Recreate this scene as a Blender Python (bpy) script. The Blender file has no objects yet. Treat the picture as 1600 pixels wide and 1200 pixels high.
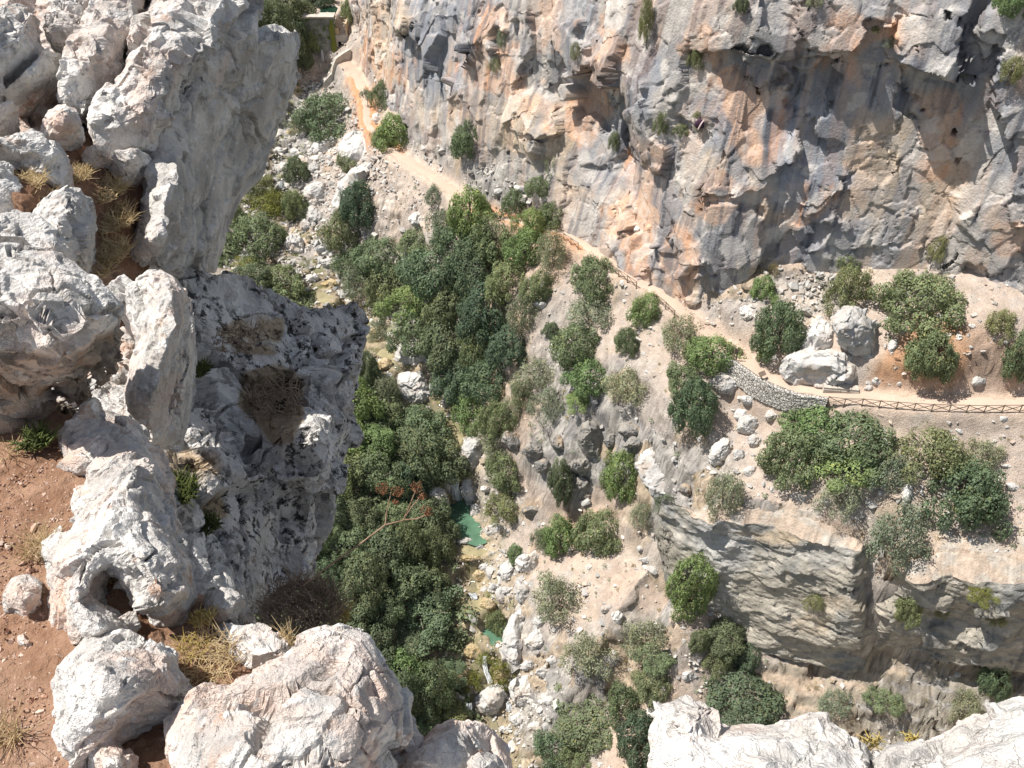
import bpy, bmesh, math, random
import numpy as np
from mathutils import Vector, Matrix
from mathutils.geometry import delaunay_2d_cdt

# ------------------------------------------------------------------ camera, sky, sun, exposure
scene = bpy.context.scene
COL = scene.collection
PITCH = math.radians(42.0)
FPX = 1386.0                      # focal length in pixels of a 1600 x 1200 frame
CAMZ = 100.0
cam_d = bpy.data.cameras.new("camera")
cam = bpy.data.objects.new("camera", cam_d)
COL.objects.link(cam)
cam.location = (0, 0, CAMZ)
cam.rotation_euler = (math.radians(90) - PITCH, 0, 0)
cam_d.sensor_width = 36.0
cam_d.lens = 36.0 * FPX / 1600.0
cam_d.clip_start = 0.05
cam_d.clip_end = 3000
scene.camera = cam

SUN = Vector((-0.50, 0.05, 0.865)).normalized()
sun_d = bpy.data.lights.new("sun", 'SUN')
sun_d.energy = 5.0
sun_d.angle = math.radians(0.5)
sun_d.color = (1.0, 0.955, 0.89)
sun = bpy.data.objects.new("sun", sun_d)
COL.objects.link(sun)
sun.rotation_euler = SUN.to_track_quat('Z', 'Y').to_euler()
sun.location = (-60, 0, 160)

world = bpy.data.worlds.new("World")
scene.world = world
world.use_nodes = True
wn = world.node_tree
sky = wn.nodes.new("ShaderNodeTexSky")
sky.sky_type = 'NISHITA'
sky.sun_disc = False
sky.sun_elevation = math.asin(SUN.z)
sky.sun_rotation = math.atan2(SUN.x, SUN.y)
sky.altitude = 800
hs = wn.nodes.new("ShaderNodeHueSaturation"); hs.inputs["Saturation"].default_value = 0.62
wn.links.new(sky.outputs[0], hs.inputs["Color"])
wn.links.new(hs.outputs[0], wn.nodes["Background"].inputs[0])
wn.nodes["Background"].inputs[1].default_value = 0.09
scene.view_settings.view_transform = 'Standard'
scene.view_settings.look = 'None'
scene.view_settings.exposure = 0.52
scene.view_settings.gamma = 1.0
scene.render.engine = 'CYCLES'
scene.cycles.max_bounces = 6
scene.cycles.transparent_max_bounces = 6
scene.cycles.use_denoising = True
scene.cycles.denoiser = 'OPENIMAGEDENOISE'
scene.cycles.denoising_input_passes = 'RGB_ALBEDO_NORMAL'
scene.cycles.denoising_prefilter = 'ACCURATE'

rng = np.random.default_rng(7)
random.seed(7)

# ------------------------------------------------------------------ geometry of the view (used to survey where things stand)
CP, SP = math.cos(PITCH), math.sin(PITCH)
def rays(px, py):
    u = (np.asarray(px, float) - 800) / FPX
    v = (600 - np.asarray(py, float)) / FPX
    return np.stack([u + 0 * v, CP + v * SP, -SP + v * CP + 0 * u], -1)
def at_t(px, py, t):
    return rays(px, py) * np.asarray(t, float)[..., None] + np.array([0, 0, CAMZ])
def at_z(px, py, z):
    r = rays(px, py)
    t = (np.asarray(z, float) - CAMZ) / r[..., 2]
    return r * t[..., None] + np.array([0, 0, CAMZ])
def proj(P):
    x, y, z = P[..., 0], P[..., 1], P[..., 2] - CAMZ
    d = np.maximum(y * CP - z * SP, 1e-3)
    return 800 + x / d * FPX, 600 - (y * SP + z * CP) / d * FPX, d

# ------------------------------------------------------------------ numpy noise
def _hash(ix, iy, iz, seed):
    with np.errstate(over='ignore'):
        h = (ix.astype(np.uint32) * np.uint32(374761393) + iy.astype(np.uint32) * np.uint32(668265263)
             + iz.astype(np.uint32) * np.uint32(2246822519) + np.uint32((seed * 3266489917) & 0xffffffff))
        h ^= h >> np.uint32(15); h *= np.uint32(2246822519)
        h ^= h >> np.uint32(13); h *= np.uint32(3266489917)
        h ^= h >> np.uint32(16)
    return h
def _h01(h):
    return (h & np.uint32(0xffffff)).astype(np.float32) / np.float32(0xffffff)
def vnoise(p, seed=0):
    p = np.asarray(p, np.float32)
    i = np.floor(p); f = p - i
    i = i.astype(np.int64)
    f = f * f * f * (f * (f * 6 - 15) + 10)
    out = np.zeros(len(p), np.float32)
    for dx in (0, 1):
        wx = f[:, 0] if dx else 1 - f[:, 0]
        for dy in (0, 1):
            wy = f[:, 1] if dy else 1 - f[:, 1]
            for dz in (0, 1):
                wz = f[:, 2] if dz else 1 - f[:, 2]
                out += wx * wy * wz * _h01(_hash(i[:, 0] + dx, i[:, 1] + dy, i[:, 2] + dz, seed))
    return out * 2 - 1
ROT = np.array([[0.36, 0.48, -0.8], [-0.8, 0.6, 0.0], [0.48, 0.64, 0.6]], np.float32)
def fbm(p, octv=4, seed=0, gain=0.5, ridged=False):
    p = np.asarray(p, np.float32); a = 1.0; tot = 0; out = np.zeros(len(p), np.float32)
    for o in range(octv):
        n = vnoise(p, seed + o * 17)
        if ridged: n = 1 - 2 * np.abs(n)
        out += a * n; tot += a
        a *= gain; p = p @ ROT * 2.03 + 3.7
    return out / tot
def worley(p, seed=0):
    """nearest jittered cell: returns F1, F2, hash of the cell, vector from its centre"""
    p = np.asarray(p, np.float32)
    i = np.floor(p).astype(np.int64)
    n = len(p)
    F1 = np.full(n, 9e9, np.float32); F2 = F1.copy()
    H = np.zeros(n, np.uint32); C = np.zeros((n, 3), np.float32)
    for dx in (-1, 0, 1):
        for dy in (-1, 0, 1):
            for dz in (-1, 0, 1):
                c = i + np.array([dx, dy, dz])
                h = _hash(c[:, 0], c[:, 1], c[:, 2], seed)
                q = np.stack([(h & np.uint32(1023)).astype(np.float32), ((h >> np.uint32(10)) & np.uint32(1023)).astype(np.float32),
                              ((h >> np.uint32(20)) & np.uint32(1023)).astype(np.float32)], 1) / 1023.0
                v = p - (c + q)
                d = np.einsum('ij,ij->i', v, v)
                closer = d < F1
                F2 = np.where(closer, F1, np.minimum(F2, d))
                F1 = np.where(closer, d, F1)
                H = np.where(closer, h, H)
                C[closer] = v[closer]
    return np.sqrt(F1), np.sqrt(F2), H, C
def _rnd(H, k):
    return _h01(_hash(H, H * 0 + np.uint32(k), H * 0 + np.uint32(7), 11))
def facets(p, seed=0, tilt=0.6, step=0.5):
    """fractured-rock relief: each cell is a tilted plane with its own offset; also returns the joint distance"""
    F1, F2, H, C = worley(p, seed)
    g = np.stack([_rnd(H, 1), _rnd(H, 2), _rnd(H, 3)], 1) * 2 - 1
    return np.einsum('ij,ij->i', C, g) * tilt + (_rnd(H, 4) - 0.5) * step, F2 - F1, _rnd(H, 5)
def planes(P, size, seed, k, N, warp=None, jit=0.06, aniso=None):
    """break a surface into flat facets: every cell is flattened towards its own mean plane"""
    q = P.astype(np.float32) / np.float32(size)
    if aniso is not None: q = q * np.asarray(aniso, np.float32)
    if warp is not None: q = q + warp
    F1, F2, H, C = worley(q, seed)
    u, inv, cnt = np.unique(H, return_inverse=True, return_counts=True)
    mp = np.stack([np.bincount(inv, P[:, j]) for j in range(3)], 1) / cnt[:, None]
    mn = np.stack([np.bincount(inv, N[:, j]) for j in range(3)], 1) / cnt[:, None]
    ln = np.linalg.norm(mn, axis=1); mn = mn / (ln[:, None] + 1e-9)
    w = k * sstep(.30, .70, ln)
    mn2 = mn + 0.22 * (np.stack([_rnd(u, 21), _rnd(u, 22), _rnd(u, 23)], 1) - .5)
    mn2 /= np.linalg.norm(mn2, axis=1, keepdims=True)
    d = np.einsum('ij,ij->i', mp[inv] - P, mn2[inv]) * w[inv] + (_rnd(u, 24) - .5)[inv] * size * jit * w[inv] / max(k, 1e-6)
    return P + mn2[inv] * d[:, None], F2 - F1, _rnd(u, 25)[inv]
def sstep(a, b, x):
    t = np.clip((x - a) / (b - a), 0, 1)
    return t * t * (3 - 2 * t)
def inpoly(x, y, poly):
    x = np.asarray(x); y = np.asarray(y)
    r = np.zeros(x.shape, bool); n = len(poly); j = n - 1
    for i in range(n):
        xi, yi = poly[i]; xj, yj = poly[j]
        c = ((yi > y) != (yj > y)) & (x < (xj - xi) * (y - yi) / ((yj - yi) or 1e-9) + xi)
        r ^= c; j = i
    return r
def dist_line(x, y, line):
    """distance to a polyline and the nearest position along it (index + fraction)"""
    best = np.full(np.shape(x), 1e9); par = np.zeros(np.shape(x))
    for k in range(len(line) - 1):
        ax, ay = line[k][:2]; bx, by = line[k + 1][:2]
        dx, dy = bx - ax, by - ay
        t = np.clip(((x - ax) * dx + (y - ay) * dy) / (dx * dx + dy * dy + 1e-9), 0, 1)
        d = np.hypot(x - ax - t * dx, y - ay - t * dy)
        m = d < best
        best = np.where(m, d, best); par = np.where(m, k + t, par)
    return best, par
def blur_poly(x, y, poly, soft):
    """1 inside a polygon, fading to 0 over 'soft' outside it"""
    d, _ = dist_line(x, y, list(poly) + [poly[0]])
    return np.where(inpoly(x, y, poly), 1.0, 1 - sstep(0, soft, d))

# ------------------------------------------------------------------ objects and materials
def tag(o, label=None, cat=None, group=None, kind=None):
    if label: o["label"] = label
    if cat: o["category"] = cat
    if group: o["group"] = group
    if kind: o["kind"] = kind
    return o
def mesh_np(name, V, F, mat=None, smooth=True, cols=None):
    """V (n,3); F (m,3) or (m,4) or a list of such arrays"""
    me = bpy.data.meshes.new(name)
    Fs = F if isinstance(F, list) else [F]
    Fs = [np.asarray(f, np.int32) for f in Fs if len(f)]
    loops = np.concatenate([f.ravel() for f in Fs])
    sizes = np.concatenate([np.full(len(f), f.shape[1], np.int32) for f in Fs])
    me.vertices.add(len(V)); me.vertices.foreach_set("co", np.asarray(V, np.float32).ravel())
    me.loops.add(len(loops)); me.loops.foreach_set("vertex_index", loops)
    me.polygons.add(len(sizes))
    st = np.zeros(len(sizes), np.int32); st[1:] = np.cumsum(sizes)[:-1]
    me.polygons.foreach_set("loop_start", st); me.polygons.foreach_set("loop_total", sizes)
    me.polygons.foreach_set("use_smooth", np.full(len(sizes), smooth, bool))
    me.update(calc_edges=True)
    if mat: me.materials.append(mat)
    for nm, c in (cols or {}).items():
        at = me.attributes.new(nm, 'FLOAT_COLOR', 'POINT')
        c = np.asarray(c, np.float32)
        if c.shape[1] == 3: c = np.concatenate([c, np.ones((len(c), 1), np.float32)], 1)
        at.data.foreach_set("color", c.ravel())
    return me
def link(me, name, parent=None, loc=None):
    o = bpy.data.objects.new(name, me); COL.objects.link(o)
    if loc is not None: o.location = loc
    if parent: o.parent = parent
    return o
def empty(name, loc, rz=0.0):
    o = bpy.data.objects.new(name, None); COL.objects.link(o)
    o.location = loc; o.rotation_euler = (0, 0, rz); o.empty_display_size = 0.2
    return o
class NT:
    """small helper to write node trees"""
    def __init__(s, name):
        s.m = bpy.data.materials.new(name); s.m.use_nodes = True
        s.t = s.m.node_tree; s.t.nodes.clear()
        s.out = s.t.nodes.new("ShaderNodeOutputMaterial")
    def n(s, typ, ins=None, **kw):
        nd = s.t.nodes.new("ShaderNode" + typ)
        for k, v in kw.items(): setattr(nd, k, v)
        for k, v in (ins or {}).items():
            if isinstance(v, bpy.types.NodeSocket): s.t.links.new(v, nd.inputs[k])
            else: nd.inputs[k].default_value = v
        return nd
    def noise(s, vec, scale, detail=4, rough=0.55, dist=0.0):
        return s.n("TexNoise", {"Vector": vec, "Scale": scale, "Detail": detail, "Roughness": rough, "Distortion": dist}).outputs[0]
    def ramp(s, fac, a, b, ca=0.0, cb=1.0):
        return s.n("MapRange", {0: fac, 1: a, 2: b, 3: ca, 4: cb}, clamp=True).outputs[0]
    def mix(s, fac, a, b, mode='MIX'):
        nd = s.n("Mix", data_type='RGBA', blend_type=mode)
        for sock, v in ((nd.inputs[0], fac), (nd.inputs[6], a), (nd.inputs[7], b)):
            if isinstance(v, bpy.types.NodeSocket): s.t.links.new(v, sock)
            elif isinstance(v, (int, float)): sock.default_value = v
            else: sock.default_value = (*v, 1.0)
        return nd.outputs[2]
    def math(s, op, a, b=0.0):
        return s.n("Math", {0: a, 1: b}, operation=op).outputs[0]
    def pos(s):
        return s.n("NewGeometry").outputs["Position"]
    def bump(s, h, strength, dist, normal=None):
        i = {"Height": h, "Strength": strength, "Distance": dist}
        if normal: i["Normal"] = normal
        return s.n("Bump", i).outputs[0]
    def done(s, color, rough=0.9, normal=None, spec=0.2, **extra):
        i = {"Base Color": color if isinstance(color, bpy.types.NodeSocket) else (*color, 1), "Roughness": rough, "Specular IOR Level": spec}
        if normal: i["Normal"] = normal
        i.update(extra)
        b = s.n("BsdfPrincipled", i)
        s.t.links.new(b.outputs[0], s.out.inputs[0])
        return s.m

def mat_vcol(name, amp=0.35, s1=1.1, s2=7.0, bd=0.10, rough=0.92):
    k = NT(name); p = k.pos()
    c = k.n("VertexColor", layer_name="Col").outputs[0]
    a = k.noise(p, s1, 6, 0.65); b = k.noise(p, s2, 5, 0.7)
    f = k.math('ADD', k.math('MULTIPLY', a, 0.5), k.math('MULTIPLY', b, 0.5))
    g = k.ramp(f, 0.33, 0.67, 1 - amp, 1 + amp)
    cc = k.n("VectorMath", {0: c}, operation='SCALE'); k.t.links.new(g, cc.inputs["Scale"])
    nb = k.bump(f, 1.0, bd)
    return k.done(cc.outputs[0], rough, nb, 0.15)
M_GROUND = mat_vcol("gorge_ground", 0.36, 1.0, 7.0, 0.30)
M_CLIFF = mat_vcol("cliff_limestone", 0.24, 0.9, 5.0, 0.30)
M_STONE = mat_vcol("loose_stone", 0.18, 1.3, 6.0, 0.10)

def mat_boulder():
    k = NT("grey_limestone"); p = k.pos()
    r = k.n("ObjectInfo").outputs["Random"]
    n1 = k.noise(p, 0.8, 6, 0.6); n2 = k.noise(p, 5.0, 6, 0.7)
    c = k.mix(k.ramp(n1, 0.35, 0.65), (0.45, 0.435, 0.415), (0.60, 0.575, 0.54))
    c = k.mix(k.ramp(n2, 0.56, 0.68), c, (0.27, 0.265, 0.255))
    c = k.mix(k.math('MULTIPLY', k.ramp(k.noise(p, 0.5, 3), 0.52, 0.7), 0.5), c, (0.46, 0.34, 0.24))
    g = k.ramp(r, 0, 1, 0.85, 1.15)
    cc = k.n("VectorMath", {0: c}, operation='SCALE'); k.t.links.new(g, cc.inputs["Scale"])
    f = k.math('ADD', n1, k.math('MULTIPLY', n2, 0.5))
    return k.done(cc.outputs[0], 0.92, k.bump(f, 1.0, 0.12), 0.15)
M_BOULDER = mat_boulder()
k = NT("dark_crag"); p = k.pos()
n1 = k.noise(p, 0.9, 6, 0.6); n2 = k.noise(p, 5.0, 6, 0.7)
c = k.mix(k.ramp(n1, 0.38, 0.62), (0.20, 0.195, 0.185), (0.36, 0.33, 0.29)); c = k.mix(k.ramp(n2, 0.56, 0.66), c, (0.11, 0.108, 0.10)); c = k.mix(k.ramp(k.noise(p, 0.6, 4), 0.55, 0.7), c, (0.42, 0.33, 0.24))
M_CRAG = k.done(c, 0.92, k.bump(k.math('ADD', n1, n2), 1.0, 0.15), 0.15)
def mat_tan():
    k = NT("travertine_rock"); p = k.pos()
    n1 = k.noise(p, 0.9, 6, 0.6); n2 = k.noise(p, 4.0, 6, 0.7)
    c = k.mix(k.ramp(n1, 0.35, 0.65), (0.40, 0.29, 0.15), (0.52, 0.42, 0.28))
    c = k.mix(k.ramp(n2, 0.52, 0.66), c, (0.20, 0.19, 0.06))
    return k.done(c, 0.8, k.bump(n2, 1.0, 0.12), 0.3)
M_TRAV = mat_tan()

# ------------------------------------------------------------------ terrain of the gorge
def surveyed(lst):
    a = np.array(lst, float)
    return at_z(a[:, 0], a[:, 1], a[:, 2])
PATH = surveyed([(533, 92, 40.6), (552, 108, 39.8), (570, 150, 38.6), (575, 195, 37.8), (598, 225, 37.7), (628, 246, 38), (665, 270, 38), (700, 292, 38.1), (722, 315, 38.2),
                 (770, 338, 38.6), (825, 348, 39), (880, 362, 39.6), (925, 390, 40.3), (970, 420, 40.7), (1010, 445, 40.9), (1048, 470, 41),
                 (1085, 505, 40.8), (1120, 532, 40.6), (1160, 560, 40.5), (1200, 588, 40.5), (1245, 606, 40.6), (1300, 614, 40.9),
                 (1370, 622, 41.3), (1450, 628, 41.8), (1530, 629, 42.3), (1610, 629, 42.7), (1720, 629, 43.4)])
STREAM = surveyed([(470, 130, 36), (447, 205, 30.5), (440, 260, 28.5), (432, 310, 26.5), (455, 370, 24.6), (490, 420, 23), (505, 462, 21.5), (560, 490, 20.5),
                   (590, 540, 19.3), (625, 590, 18), (690, 635, 16.6), (712, 680, 15), (708, 735, 14), (716, 800, 8.6), (735, 850, 8.2), (740, 885, 7.2),
                   (738, 930, 6), (765, 980, 4.6), (742, 1020, 3.6), (755, 1060, 1.6), (760, 1100, 0), (775, 1140, -1), (790, 1190, -2.2)])
BAND = surveyed([(1040, 775, 30.0), (1085, 800, 30.5), (1200, 815, 31.5), (1340, 852, 32.5), (1362, 868, 32.4), (1400, 893, 31.5), (1470, 880, 32.2), (1600, 892, 33), (1800, 900, 34)])
BDROP = np.array([2.0, 11.5, 15.5, 14.5, 14.3, 13.5, 14, 14, 14])
def band_sd(x, y):
    """distance in front (+) of the edge of the lower cliff and the height of the drop there"""
    d, par = dist_line(x, y, BAND)
    k = np.clip(par.astype(int), 0, len(BAND) - 2)
    ax, ay = BAND[k, 0], BAND[k, 1]; bx, by = BAND[k + 1, 0], BAND[k + 1, 1]
    side = (bx - ax) * (y - ay) - (by - ay) * (x - ax)
    drop = np.interp(par, np.arange(len(BAND)), BDROP)
    return np.where(side < 0, d, -d), drop
def drop_at(x, y):
    sd, dr = band_sd(x, y)
    return dr * sstep(-0.6, 1.2, sd)
TC = [  # left side of the gorge and the wooded slope under the viewpoint
      (455, 120, 36), (430, 51, 41), (400, 10, 48), (330, 60, 44), (300, 200, 34), (330, 330, 27), (250, 400, 27), (400, 430, 24), (440, 480, 23.3),
      (480, 560, 22), (560, 580, 20.5), (560, 640, 19), (480, 700, 19), (620, 700, 16), (650, 760, 12.5), (480, 850, 15), (600, 850, 12), (660, 880, 8.5),
      (480, 960, 12), (560, 980, 9.5), (650, 980, 6.5), (580, 1060, 6), (660, 1080, 3), (690, 1140, -0.5), (450, 1080, 9), (300, 900, 16), (200, 700, 22), (620, 1190, 1),
      # scree and slopes between stream and path
      (500, 170, 34), (520, 230, 32.2), (480, 260, 30), (545, 260, 33), (500, 320, 27.5), (560, 330, 31), (610, 330, 33), (650, 320, 35), (640, 400, 29), (560, 400, 25),
      (690, 360, 34.5), (600, 470, 22), (680, 470, 27), (750, 420, 32), (820, 420, 36), (680, 560, 20.5), (760, 540, 26), (840, 500, 33),
      (880, 450, 37), (960, 480, 38), (740, 640, 18), (800, 650, 23), (850, 600, 27.5), (930, 560, 34), (1000, 520, 38), (1000, 600, 34.5), (1060, 560, 38),
      (1050, 650, 34.5), (1100, 680, 34.2), (1000, 700, 29.5), (930, 650, 28.5), (900, 690, 26), (850, 700, 22.5), (900, 770, 19.5), (820, 760, 16), (960, 790, 20.5), (1030, 760, 27), (780, 830, 10.5), (850, 840, 14),
      (940, 860, 17.5), (1030, 860, 20.5), (800, 900, 9), (870, 930, 12), (960, 940, 15.5), (1050, 950, 18.3), (850, 1010, 7.5), (930, 1040, 10), (1010, 1050, 12), (1090, 1030, 14.5),
      (830, 1100, 2.5), (900, 1150, 4.5), (1000, 1160, 8), (830, 1190, -1),
      # talus and the slope right of the path
      (600, 190, 38.8), (650, 215, 40), (700, 255, 40.5), (770, 290, 41), (850, 310, 42), (930, 360, 42.5), (1000, 400, 43.5), (1090, 480, 42), (1130, 470, 43.5), (1200, 500, 44), (1290, 450, 46.5), (1290, 540, 43.6), (1400, 560, 44.5),
      (1400, 470, 47.5), (1500, 480, 48.5), (1500, 560, 45.8), (1590, 540, 47.5), (1600, 590, 45), (1180, 640, 37.5), (1120, 720, 32.8), (1230, 680, 38), (1300, 690, 38.2), (1400, 690, 38.8), (1500, 690, 39.8), (1600, 690, 40.6), (1750, 700, 41),
      (1200, 760, 34.3), (1300, 780, 35), (1400, 790, 35.6), (1500, 790, 36), (1600, 790, 36.8), (1700, 800, 37.5), (1120, 780, 31.5), (1300, 825, 33), (1500, 850, 34),
      # ledges below the lower cliff
      (1110, 945, 18), (1200, 992, 15.8), (1300, 1014, 17), (1400, 1042, 17.5), (1500, 1050, 17.8), (1600, 1065, 18.5), (1200, 1040, 14), (1300, 1060, 14.5), (1400, 1090, 14.3), (1500, 1110, 14.5),
      (1200, 1120, 10.5), (1350, 1150, 10), (1500, 1180, 10), (1650, 1150, 15), (1150, 1190, 8), (1100, 1110, 10.5)]
TCP = np.concatenate([surveyed(TC), PATH[::2], STREAM[::2] - [0, 0, .3]])
TCP = np.concatenate([TCP, [[60, 90, 60], [75, 70, 58], [20, 110, 60], [0, 130, 62], [-10, 160, 66], [-62, 110, 32], [-62, 60, 24], [-45, 35, 16], [-62, 160, 60], [75, 40, 34], [60, 28, 24], [10, 25, 6], [-20, 25, 3], [-35.5, 157, 35.8], [-32, 156.5, 36.2], [-34, 161, 42.2], [-32, 165, 42.4], [-36, 166, 42.6], [-34, 171, 43], [-40, 158, 44], [-41, 165, 52]]])
def tps_fit(P, z, lam=0.02):
    n = len(P)
    r = np.hypot(P[:, None, 0] - P[None, :, 0], P[:, None, 1] - P[None, :, 1])
    K = np.where(r > 0, r * r * np.log(r + 1e-9), 0) + lam * n * np.eye(n)
    Q = np.c_[np.ones(n), P[:, :2]]
    A = np.block([[K, Q], [Q.T, np.zeros((3, 3))]])
    return np.linalg.solve(A, np.r_[z, np.zeros(3)])
_w = tps_fit(TCP, TCP[:, 2] + drop_at(TCP[:, 0], TCP[:, 1]))
def tps_eval(x, y):
    x = x.ravel(); y = y.ravel(); out = np.empty(len(x))
    for a in range(0, len(x), 60000):
        xs, ys = x[a:a + 60000], y[a:a + 60000]
        r2 = (xs[:, None] - TCP[None, :, 0]) ** 2 + (ys[:, None] - TCP[None, :, 1]) ** 2
        out[a:a + 60000] = (0.5 * r2 * np.log(r2 + 1e-12)) @ _w[:-3] + _w[-3] + _w[-2] * xs + _w[-1] * ys
    return out
GX0, GX1, GY0, GY1, GS = -62.0, 76.0, 26.0, 172.0, 0.21
gx = np.arange(GX0, GX1, GS); gy = np.arange(GY0, GY1, GS)
NX, NY = len(gx), len(gy)
XX, YY = np.meshgrid(gx, gy)
cx_, cy_ = np.meshgrid(np.arange(GX0, GX1 + 1, 1.0), np.arange(GY0, GY1 + 1, 1.0))
cz_ = tps_eval(cx_, cy_).reshape(cx_.shape)
def bil(A, x, y, x0, y0, s):
    fx = np.clip((x - x0) / s, 0, A.shape[1] - 1.001); fy = np.clip((y - y0) / s, 0, A.shape[0] - 1.001)
    ix = fx.astype(int); iy = fy.astype(int); fx = fx - ix; fy = fy - iy
    return (A[iy, ix] * (1 - fx) + A[iy, ix + 1] * fx) * (1 - fy) + (A[iy + 1, ix] * (1 - fx) + A[iy + 1, ix + 1] * fx) * fy
ZB = bil(cz_, XX, YY, GX0, GY0, 1.0)
ZB = ZB - drop_at(XX.ravel(), YY.ravel()).reshape(XX.shape)

# pools: outline in the picture, water level
POOLS = [
    ("emerald plunge pool below the waterfall", [(703, 792), (716, 782), (732, 787), (741, 803), (750, 826), (757, 845), (742, 850), (722, 843), (706, 840), (698, 818)], 8.6, 'green'),
    ("small green pool beside the grey wall of rock", [(746, 968), (762, 960), (778, 966), (790, 985), (786, 1002), (768, 1008), (757, 998)], 4.6, 'green'),
    ("shaded olive pool above the waterfall", [(688, 662), (702, 658), (720, 668), (727, 680), (716, 695), (704, 703), (697, 690)], 15.2, 'ochre'),
    ("still dark pond held back by the dam", [(499, 22), (524, 22), (528, 12), (520, 8), (502, 10)], 43.2, 'dark'),
    ("shallow ochre pool in the streambed", [(702, 940), (722, 932), (752, 934), (758, 950), (738, 962), (712, 960)], 6.0, 'ochre'),
    ("narrow ochre pool above the cascade", [(690, 866), (720, 853), (756, 853), (770, 862), (740, 870), (700, 876)], 8.2, 'ochre'),
    ("yellowish pool among tan stones in the upper streambed", [(585, 541), (602, 545), (618, 560), (612, 575), (600, 568), (590, 556)], 19.2, 'ochre'),
    ("shallow pool beside the tip of the shaded ledge", [(484, 458), (505, 456), (524, 464), (515, 476), (492, 472)], 21.4, 'ochre'),
]
_px, _py, _pd = proj(np.stack([XX, YY, ZB], -1))
z = ZB.copy()
# relief: broad undulation, fractured bedrock on steep ground, rubble in the streambed
P2 = np.stack([XX.ravel(), YY.ravel(), ZB.ravel()], 1).astype(np.float32)
gzy, gzx = np.gradient(ZB, GS)
slope = np.hypot(gzx, gzy)
dS, parS = dist_line(XX, YY, STREAM); dP, parP = dist_line(XX, YY, PATH)
f1, j1, id1 = facets(P2 * np.float32(1 / 3.6), 3, 0.9, 0.9)
f2, j2, id2 = facets(P2 * np.float32(1 / 1.3), 5, 0.8, 0.7)
f3, j3, id3 = facets(P2 * np.float32(1 / 0.55), 6, 0.5, 0.8)
nb = fbm(P2 * np.float32(1 / 9), 4, 21); ns = fbm(P2 * np.float32(1 / 1.6), 4, 31)
R = lambda a: a.reshape(XX.shape)
lowledge = blur_poly(_px, _py, [(1130, 960), (1230, 1000), (1420, 1040), (1640, 1060), (1640, 1250), (1050, 1250), (1150, 1080)], 40)
midrock = blur_poly(_px, _py, [(820, 670), (880, 650), (960, 640), (1010, 690), (1060, 740), (1040, 800), (960, 700), (900, 770), (830, 730), (780, 700)], 25)
talus = blur_poly(_px, _py, [(630, 180), (760, 270), (860, 310), (960, 380), (1090, 480), (1130, 440), (1280, 430), (1330, 470), (1200, 500), (1080, 500), (960, 405), (880, 350), (740, 300), (640, 240)], 20)
rocky = np.clip(sstep(0.75, 1.5, slope) * 0.6 + talus * 0.75 + lowledge * 0.45 + midrock + 0.55 * (1 - sstep(3, 9, dS)) + 0.45 * blur_poly(_px, _py, [(380, 200), (560, 190), (600, 260), (560, 420), (480, 470), (360, 420)], 60), 0, 1)
rocky = np.clip(rocky * (0.75 + 0.9 * R(nb)), 0, 1)
z += 0.5 * R(nb) + 0.10 * R(ns)
z += rocky * (R(f1) * 0.8 + R(f2) * 0.32 + R(f3) * 0.10) + (1 - rocky) * R(f3) * 0.05
strata = np.sin(ZB * 2.6 + 2.2 * R(nb) + 0.7 * R(ns)) 
q_ = (z + 0.06 * XX + 0.9 * R(nb) + .45 * R(ns) + .25 * R(f2)) / 1.35; fr = q_ - np.floor(q_)
z += lowledge * 1.35 * (sstep(.66, .9, fr) - fr) * np.clip(.9 + 1.0 * R(nb), .35, 1)
# streambed channel, pools, path bench
z -= 0.5 * (1 - sstep(0.6, 3.2, dS))
for lab, poly, pz, kind in POOLS:
    pw = at_z(np.array([p[0] for p in poly]), np.array([p[1] for p in poly]), pz)[:, :2]
    d, _ = dist_line(XX, YY, list(pw) + [pw[0]])
    ins = inpoly(XX, YY, pw)
    sd = np.where(ins, -d, d)
    m = sd < 1.6
    tgt = np.where(sd < 0, pz - np.minimum(1.1, -sd * 0.55 + 0.04), pz + 0.05 + np.minimum(sd, 1.0) * 0.25)
    wgt = np.where(sd < 0.4, 1.0, 1 - sstep(0.4, 1.6, sd))
    z = np.where(m, z * (1 - wgt) + tgt * wgt, z)
pathz = np.interp(parP, np.arange(len(PATH)), PATH[:, 2])
wp = 1 - sstep(1.1, 2.3, dP)
z = z * (1 - wp) + pathz * wp
kx = np.clip(parP.astype(int), 0, len(PATH) - 2)
sideP = (PATH[kx + 1, 0] - PATH[kx, 0]) * (YY - PATH[kx, 1]) - (PATH[kx + 1, 1] - PATH[kx, 1]) * (XX - PATH[kx, 0])
wl = sstep(17.6, 18.4, parP) * (1 - sstep(20.6, 21.6, parP))
z = np.where(sideP < 0, z - wl * 2.1 * sstep(0.98, 1.32, dP) * (1 - sstep(2.5, 8.5, dP)), z)
ZG = z
def ground_z(x, y):
    return bil(ZG, np.asarray(x, float), np.asarray(y, float), GX0, GY0, GS)
def hit(px, py):
    """where the line of sight through a picture point meets the gorge ground"""
    r = rays(px, py)
    t = np.arange(35, 230, 0.15)
    P = r[None, :] * t[:, None] + np.array([0, 0, CAMZ])
    ok = (P[:, 0] > GX0) & (P[:, 0] < GX1) & (P[:, 1] > GY0) & (P[:, 1] < GY1)
    below = (P[:, 2] < ground_z(P[:, 0], P[:, 1])) & ok
    k = int(np.argmax(below)) if below.any() else int(np.argmin(np.where(ok, P[:, 2] - ground_z(P[:, 0], P[:, 1]), 1e9)))
    return P[k], t[k]

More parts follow.
